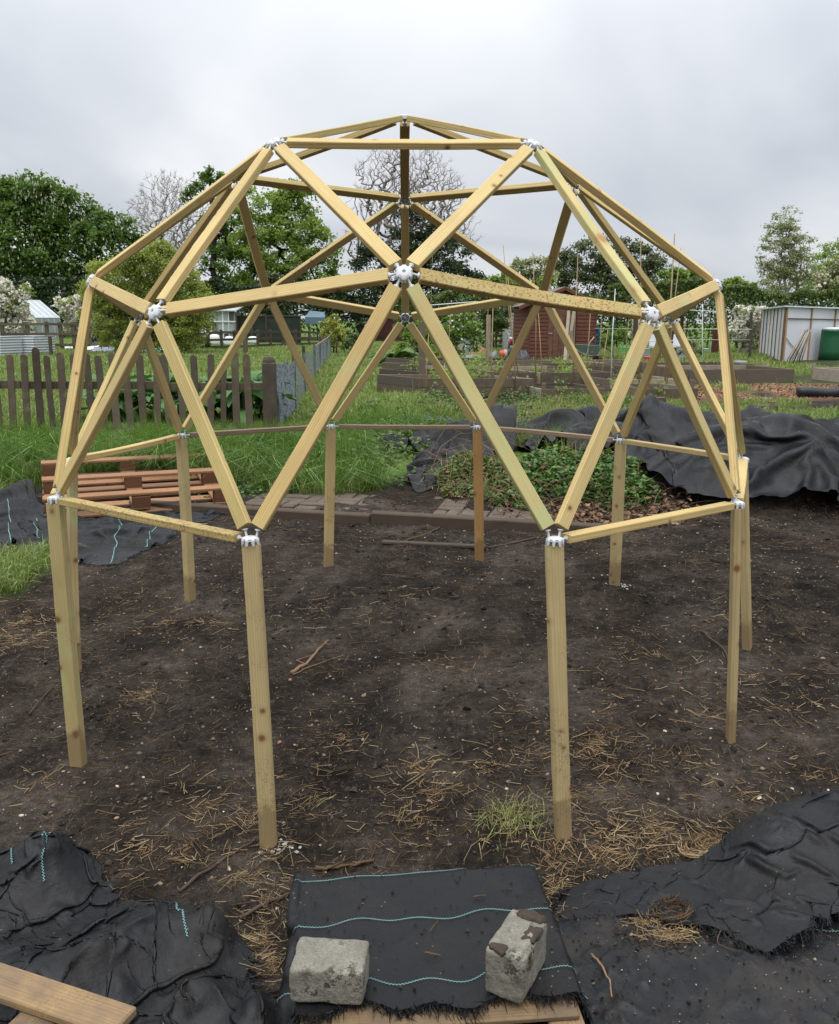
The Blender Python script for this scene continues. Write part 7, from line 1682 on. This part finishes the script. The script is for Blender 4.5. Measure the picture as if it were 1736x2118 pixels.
# straw clumps (photo x, y, spread in px, count)
CL = [(1290, 1745, 90, 700), (1240, 1760, 60, 380), (1370, 1735, 60, 420), (1150, 1830, 40, 260), (1130, 1870, 25, 160), (1470, 1755, 32, 420), (1500, 1740, 25, 200), (300, 1440, 38, 300), (700, 1545, 45, 190), (860, 1590, 40, 200), (900, 1650, 50, 260), (860, 1690, 40, 160), (1060, 1690, 50, 240),
      (1000, 1600, 45, 190), (640, 1650, 50, 200), (430, 1680, 60, 260), (520, 1700, 50, 200), (300, 1750, 60, 260), (380, 1770, 50, 220), (560, 1775, 40, 200), (90, 1610, 50, 130), (1210, 1560, 50, 260), (1240, 1530, 40, 200), (1260, 1600, 50, 200), (1180, 1650, 40, 160), (1420, 1580, 60, 220),
      (1470, 1280, 60, 200), (1560, 1400, 50, 180), (1450, 1470, 60, 180), (1340, 1350, 60, 180), (640, 1270, 50, 160), (450, 1290, 60, 200), (330, 1290, 60, 180), (40, 1290, 60, 420), (90, 1320, 50, 300), (20, 1330, 50, 260), (740, 1280, 60, 120), (250, 1230, 60, 160), (820, 1240, 60, 100), (400, 1110, 50, 130),
      (560, 1860, 30, 200), (540, 1940, 30, 240), (560, 1990, 25, 160), (510, 1820, 40, 180), (1560, 1650, 60, 160), (1690, 1600, 60, 120), (1640, 1460, 60, 140), (1080, 1480, 60, 110), (930, 1370, 60, 90), (1150, 1760, 40, 200), (760, 1760, 50, 90), (1540, 1150, 60, 100), (1100, 1570, 45, 120)]
Pb, Pd = [], []
for px, py, s, n in CL:
    b = G(px, py); sc = np.linalg.norm(b - CAM) / FPX * s * .62; n = int(n * .52); q = b[:2] + r_.normal(size=(n, 2)) * sc * np.array([1.3, 1.5]) * r_.uniform(.2, 2.0, (n, 1)); Pb.append(q[: int(n * .55)]); Pd.append(q[int(n * .55):])
n = 13000; d = np.sqrt(r_.uniform(1.6 ** 2, 7.3 ** 2, n)); x = d * r_.uniform(-.54, .54, n); U = bare(np.stack([x, CAM[1] + d], 1)); w_ = vnoise(U[:, 0] * 2.1, U[:, 1] * 2.1, 0, 9) > .38; U = U[w_]
V, F = strands(np.concatenate(Pb), .040, .0009, 1, .010, .05); tag(link('straw', mesh_np('straw', V, F, M['straw_stalk'])), 'pale straw scattered in clumps over the dark soil', None, None, 'stuff')
V2, F2 = strands(np.concatenate(Pd + [U]), .040, .0009, 2, .004, .08); tag(link('dull_straw', mesh_np('dull_straw', V2, F2, M['straw_dull'])), 'dull brown plant fibres spread over the soil', None, None, 'stuff')
# round straw nest by the folded sheet and one lying on the sheet
for i, (px, py, rr2, n, h_) in enumerate([(1470, 1757, .085, 420, .03), (1392, 1893, .055, 240, .07)]):
    b = G(px, py, h_ * .3); r = np.random.default_rng(300 + i); m = MB()
    for _ in range(n // 3):
        a = r.uniform(0, 2 * pi); l = r.uniform(.5, 1.6); q = rr2 * r.uniform(.15, 1); zz = r.uniform(0, 1) * h_ * (1 - q / rr2 * .8) + .004; pts = [(q * cos(a + t * l) * 1.2, q * sin(a + t * l) * .8, zz + .006 * sin(t * 5 + a)) for t in np.linspace(0, 1, 5)]; m.tube(pts, .0011, 3, False)
    tag(m.build('straw_nest', M['straw_dull' if i else 'straw_stalk'], None, loc=b), ['round nest like clump of dry roots at the edge of the folded fabric', 'small wad of dry brown roots lying on the folded fabric'][i], 'straw clump')
# icosphere-like pebble
t = (1 + 5 ** .5) / 2; ICO = np.array([[-1, t, 0], [1, t, 0], [-1, -t, 0], [1, -t, 0], [0, -1, t], [0, 1, t], [0, -1, -t], [0, 1, -t], [t, 0, -1], [t, 0, 1], [-t, 0, -1], [-t, 0, 1]]) / (1 + t * t) ** .5
ICF = np.array([[0, 11, 5], [0, 5, 1], [0, 1, 7], [0, 7, 10], [0, 10, 11], [1, 5, 9], [5, 11, 4], [11, 10, 2], [10, 7, 6], [7, 1, 8], [3, 9, 4], [3, 4, 2], [3, 2, 6], [3, 6, 8], [3, 8, 9], [4, 9, 5], [2, 4, 11], [6, 2, 10], [8, 6, 7], [9, 8, 1]])
def pebbles(P, s, seed, flat=.6, jit=.18, sink=.25, hfun=gz):
    r = np.random.default_rng(seed); n = len(P); sc = (s[:, None] * r.uniform(.6, 1.3, (n, 3)) * np.array([1, .8, flat])); a = r.uniform(0, 2 * pi, n); V = ICO[None] * (1 + r.normal(size=(n, 12, 1)) * jit) * sc[:, None]
    ca, sa = np.cos(a)[:, None], np.sin(a)[:, None]; X_, Y_ = V[..., 0] * ca - V[..., 1] * sa, V[..., 0] * sa + V[..., 1] * ca; V = np.stack([X_ + P[:, :1], Y_ + P[:, 1:2], V[..., 2] + (hfun(P[:, 0], P[:, 1]) + sc[:, 2] * (1 - 2 * sink))[:, None]], 2)
    return V.reshape(-1, 3), ((np.arange(n) * 12)[:, None, None] + ICF[None]).reshape(-1, 3)
def scatter(n, d0=1.6, d1=7.0, seed=1):
    r = np.random.default_rng(seed); d = np.sqrt(r.uniform(d0 ** 2, d1 ** 2, n)); x = d * r.uniform(-.54, .54, n); return bare(np.stack([x, CAM[1] + d], 1))
P = scatter(2800, seed=5); s = .0018 + .0042 * r_.uniform(size=len(P)) ** 4 + .001; V, F = pebbles(P, s, 1); tag(link('pebbles', mesh_np('pebbles', V, F, M['stone'])), 'small pale stones scattered over the soil', None, None, 'stuff')
P = scatter(2600, seed=6); s = .002 + .008 * r_.uniform(size=len(P)) ** 3; V, F = pebbles(P, s, 2); tag(link('pebbles', mesh_np('pebbles', V, F, M['stone_dark'])), 'small brown and grey stones pressed into the soil', None, None, 'stuff')
P = scatter(15000, seed=7); P = P[vnoise(P[:, 0] * 3, P[:, 1] * 3, 0, 5) > .35]; s = .002 + .017 * r_.uniform(size=len(P)) ** 6; V, F = pebbles(P, s, 3, .6, .28, .42); tag(link('soil_clods', mesh_np('soil_clods', V, F, M['clod'])), 'crumbs and clods of dark soil', None, None, 'stuff')
# bark chips
n = 15000; P = np.stack([r_.uniform(4.0, 13, n), r_.uniform(12, 19.5, n)], 1); P = P[(chip_mask(P[:, 0], P[:, 1]) > .5) & keep_out(P)]; V, F = leaf_cloud(np.concatenate([P, (gz(P[:, 0], P[:, 1]) + .02)[:, None]], 1), .055, r_, 2.0)
M['chips'] = leafmat('bark_chip', (.12, .065, .038), (.20, .115, .068), (.33, .215, .14), rough=.85, trans=0, spec=.15); tag(link('bark_chips', mesh_np('bark_chips', V, F, M['chips'])), 'orange brown bark chips on the paths between the right hand beds', None, None, 'stuff')
# stones one can pick out
def stone_mat(nm, col): return plain(nm, col, .75, .25, .3, 90, .5)
SM = {'white': stone_mat('white_flint', (.56, .55, .53)), 'cream': stone_mat('cream_flint', (.46, .38, .27)), 'orange': stone_mat('orange_flint', (.38, .17, .08)), 'brown': stone_mat('brown_pebble', (.17, .115, .085)), 'grey': stone_mat('grey_pebble', (.20, .18, .17)), 'pink': stone_mat('pink_flint', (.36, .22, .16))}
STN = [(1480, 1685, 20, 'white', 'bright white flint in front of the folded black fabric'), (578, 1546, 13, 'orange', 'orange stone right of the front left post'), (1034, 1558, 11, 'pink', 'pinkish flint chip in the middle of the soil'), (600, 1408, 11, 'orange', 'orange pebble below the curved stick'), (352, 1670, 10, 'brown', 'brown pebble left of the front left post'),
       (710, 1756, 13, 'cream', 'cream broken flint above the flat fabric'), (938, 1612, 12, 'cream', 'cream flint beside the straw in the middle'), (930, 1752, 16, 'brown', 'large brown pebble above the flat fabric'), (558, 1810, 12, 'white', 'white flint near the foot of the front left post'), (243, 1633, 11, 'cream', 'cream flint left of the left straw clump'),
       (846, 1393, 11, 'brown', 'round brown stone near the middle of the plot'), (940, 1203, 9, 'grey', 'grey pebble in the back middle of the plot'), (876, 1198, 9, 'pink', 'pinkish round pebble in the back middle of the plot'), (1272, 1468, 9, 'brown', 'round brown pebble right of the front right post'), (1240, 1478, 8, 'orange', 'small orange stone next to the round brown pebble'),
       (1370, 1462, 14, 'brown', 'square brown stone left of the right hand post'), (1530, 1373, 11, 'orange', 'flat red brick fragment behind the right hand posts'), (1570, 1650, 12, 'cream', 'cream stone above the folded black fabric'), (1375, 1735, 9, 'grey', 'grey pebble at the end of the long straw pile'), (280, 1480, 11, 'cream', 'pale flint at the base of the left straw clump'),
       (435, 1385, 10, 'orange', 'orange brown pebble left of the front left post top'), (340, 1722, 11, 'grey', 'rounded grey pebble near the left fabric heap'), (474, 1795, 13, 'cream', 'cream flint near the dark branch'), (1700, 1208, 10, 'white', 'white stone by the right edge at the back'), (1430, 1208, 12, 'grey', 'flat grey stone behind the right back post'),
       (395, 1770, 9, 'grey', 'small dark pebble in the straw left of the front left post'), (1180, 1735, 13, 'white', 'white chip beside the foot of the front right post'), (1210, 1752, 11, 'grey', 'grey stone near the foot of the front right post'), (1000, 1742, 11, 'brown', 'flattish brown pebble above the back edge of the flat fabric'), (155, 1410, 11, 'grey', 'grey stone by the left posts')]
for i, (px, py, s, cn, lb) in enumerate(STN):
    b = G(px, py); w = np.linalg.norm(b - CAM) / FPX * s * .5; r = np.random.default_rng(500 + i)
    V, F = rough_block((w * 2, w * 1.5, w * 1.2), 40 + i, [(r.normal(size=3) * w * .35, r.normal(size=3), .95) for _ in range(4)], 9); nrm = np.linalg.norm(V, axis=1, keepdims=True); V = V * .45 + V / nrm * w * .75 * .55 * np.array([1.15, .9, .7])
    o = link('stone', mesh_np('stone', V, F, SM[cn], True), None); z_ = float(gz(b[0], b[1])); o.location = (float(b[0]), float(b[1]), z_ + w * .35); o.rotation_euler = (r.uniform(-.2, .2), r.uniform(-.2, .2), r.uniform(0, 6)); tag(o, lb, 'stone')
# sticks one can pick out: photo points along each, thickness in px
STK = [([(603, 1395), (632, 1378), (655, 1352), (678, 1325)], 7, 'stem_brown', 'curved thick brown stick lying in the middle left of the plot'), ([(606, 1398), (650, 1380), (712, 1358)], 2.4, 'stem_brown', 'thin straight twig beneath the curved stick'),
       ([(372, 1858), (420, 1812), (470, 1775), (530, 1742)], 6, 'twig_dark', 'long dark branch reaching to the foot of the front left post'), ([(497, 1898), (540, 1875), (590, 1850), (625, 1832)], 7, 'twig_dark', 'dark branch disappearing under the flat fabric'),
       ([(655, 1787), (700, 1782), (775, 1771)], 8, 'straw_dull', 'pale thick stalk lying behind the flat fabric'), ([(1222, 1982), (1245, 2010), (1262, 2045), (1265, 2080)], 4.5, 'stem_brown', 'curved pale stick lying on the muddy lower sheet'), ([(975, 1690), (1120, 1682), (1160, 1690)], 2.2, 'straw_dull', 'long thin stalk left of the front right post'),
       ([(835, 1118), (900, 1098), (955, 1062)], 4, 'straw_dull', 'pale crooked twig leaning over the timber edging'), ([(790, 1192), (850, 1200), (880, 1196)], 3, 'twig_dark', 'thin dark twig on the soil behind the dome centre'), ([(708, 1030), (740, 1018), (745, 985), (762, 960)], 3.5, 'stem_brown', 'reddish bramble stem curving over the brick path'),
       ([(1452, 1310), (1500, 1348), (1518, 1400)], 4, 'twig_dark', 'dark twig left of the right hand post'), ([(60, 1480), (110, 1430), (180, 1400)], 3, 'twig_dark', 'thin dark twig crossing the left posts'), ([(1010, 1130), (1100, 1112), (1175, 1090)], 4, 'twig_dark', 'dark twig beside the end of the timber edging'),
       ([(1490, 1930), (1480, 1960), (1530, 1975)], 2.4, 'twig_dark', 'tiny dark twig on the folded sheet'), ([(880, 1972), (912, 1978)], 4, 'straw_dull', 'small pale wood splinter on the flat fabric'), ([(980, 1856), (1006, 1852)], 2.6, 'straw_dull', 'short straw stalk on the flat fabric'), ([(890, 1926), (906, 1904)], 2.2, 'straw_dull', 'thin straw stalk on the middle stitch line of the flat fabric')]
for i, (pts, th, mt, lb) in enumerate(STK):
    onf = 'flat fabric' in lb and 'behind' not in lb and 'under' not in lb; onr = 'sheet' in lb
    Q = []
    for px, py in pts:
        p = atZ(px, py, TOPZ + .008) if onf else G(px, py, .03 if onr else 0)
        if not onf: p[2] = gz(p[0], p[1]) + (.035 if onr else .004)
        Q.append(p)
    Q = np.array(Q); t0 = np.linspace(0, 1, len(Q)); tt = np.linspace(0, 1, 12); C = np.stack([np.interp(tt, t0, Q[:, k]) for k in range(3)], 1); r = np.random.default_rng(600 + i)
    if len(Q) > 2:
        for _ in range(3): C[1:-1] = .5 * C[1:-1] + .25 * (C[:-2] + C[2:])
    w = np.linalg.norm(Q[0] - CAM) / FPX * th * .5; C += r.normal(size=C.shape) * w * .35; C[:, 2] += w * .7; b = C[0].copy(); m = MB(); m.tube(C - b, w * np.linspace(1.1, .6, 12) * r.uniform(.85, 1.15, 12), 7)
    if th > 5.5:
        for k in (4, 8): m.tube([C[k] - b, C[k] - b + r.normal(size=3) * np.array([.03, .03, .004]) + (0, 0, .006), C[k] - b + r.normal(size=3) * np.array([.05, .05, .004]) + (0, 0, .01)], [w * .5, w * .4, w * .25], 5)
    tag(m.build('stick' if th > 4.4 else 'twig', M[mt], None, True, loc=b), lb, 'stick' if th > 4.4 else 'twig')
# crumbs on the fabrics
def on_sheet(Pg, n, seed, rad, mat, nm, lb, s0=.002, s1=.006):
    r = np.random.default_rng(seed); Q = samp(Pg, r.uniform(.02, .98, n), r.uniform(.05, .95, n)); hh = Q[:, 2].copy(); V, F = pebbles(Q[:, :2], s0 + (s1 - s0) * r.uniform(size=n) ** 3, seed, .6, .25, .2, lambda x, y: hh + .003); tag(link(nm, mesh_np(nm, V, F, M[mat])), lb, None, None, 'stuff')
on_sheet(FLATP, 160, 1, 0, 'clod', 'soil_crumbs', 'soil crumbs on the flat fabric over the pallet'); on_sheet(RS, 700, 2, 0, 'clod', 'soil_crumbs', 'soil crumbs on the muddy lower sheet'); on_sheet(RS, 160, 3, 0, 'stone', 'pebbles', 'tiny pale stones on the muddy lower sheet', .0015, .004)
r = np.random.default_rng(19); n = 3600; cc_ = np.array([(.50, .34), (.62, .22), (.30, .45), (.27, .36), (.55, .42), (.80, .20)])[r.integers(0, 6, n)]; uv = np.clip(cc_ + r.normal(size=(n, 2)) * np.array([.045, .035]), 0, .99); Q = samp(RS, uv[:, 0], uv[:, 1]); zs_ = Q[:, 2].copy()
V, F = pebbles(Q[:, :2], .0015 + .0065 * r.uniform(size=n) ** 3, 7, .55, .25, .3, lambda x, y: zs_); tag(link('soil_crumbs', mesh_np('soil_crumbs', V, F, M['clod'])), 'patches of loose soil lying on the muddy lower sheet', None, None, 'stuff')
r = np.random.default_rng(9); nS = 330; cents = [(.26, .20), (.29, .40), (.33, .37), (.52, .30), (.86, .25)]; uv = np.array([cents[i % 5] for i in range(nS)]) + r.normal(size=(nS, 2)) * .035; Q = samp(RS, np.clip(uv[:, 0], 0, .99), np.clip(uv[:, 1], 0, .99)); zq = Q[:, 2]
V, F = strands(Q[:, :2], .04, .0011, 77, .010, .2, .1, lambda x, y: zq); tag(link('straw', mesh_np('straw', V, F, M['straw_stalk'])), 'straw bits lying on the muddy lower sheet', None, None, 'stuff')
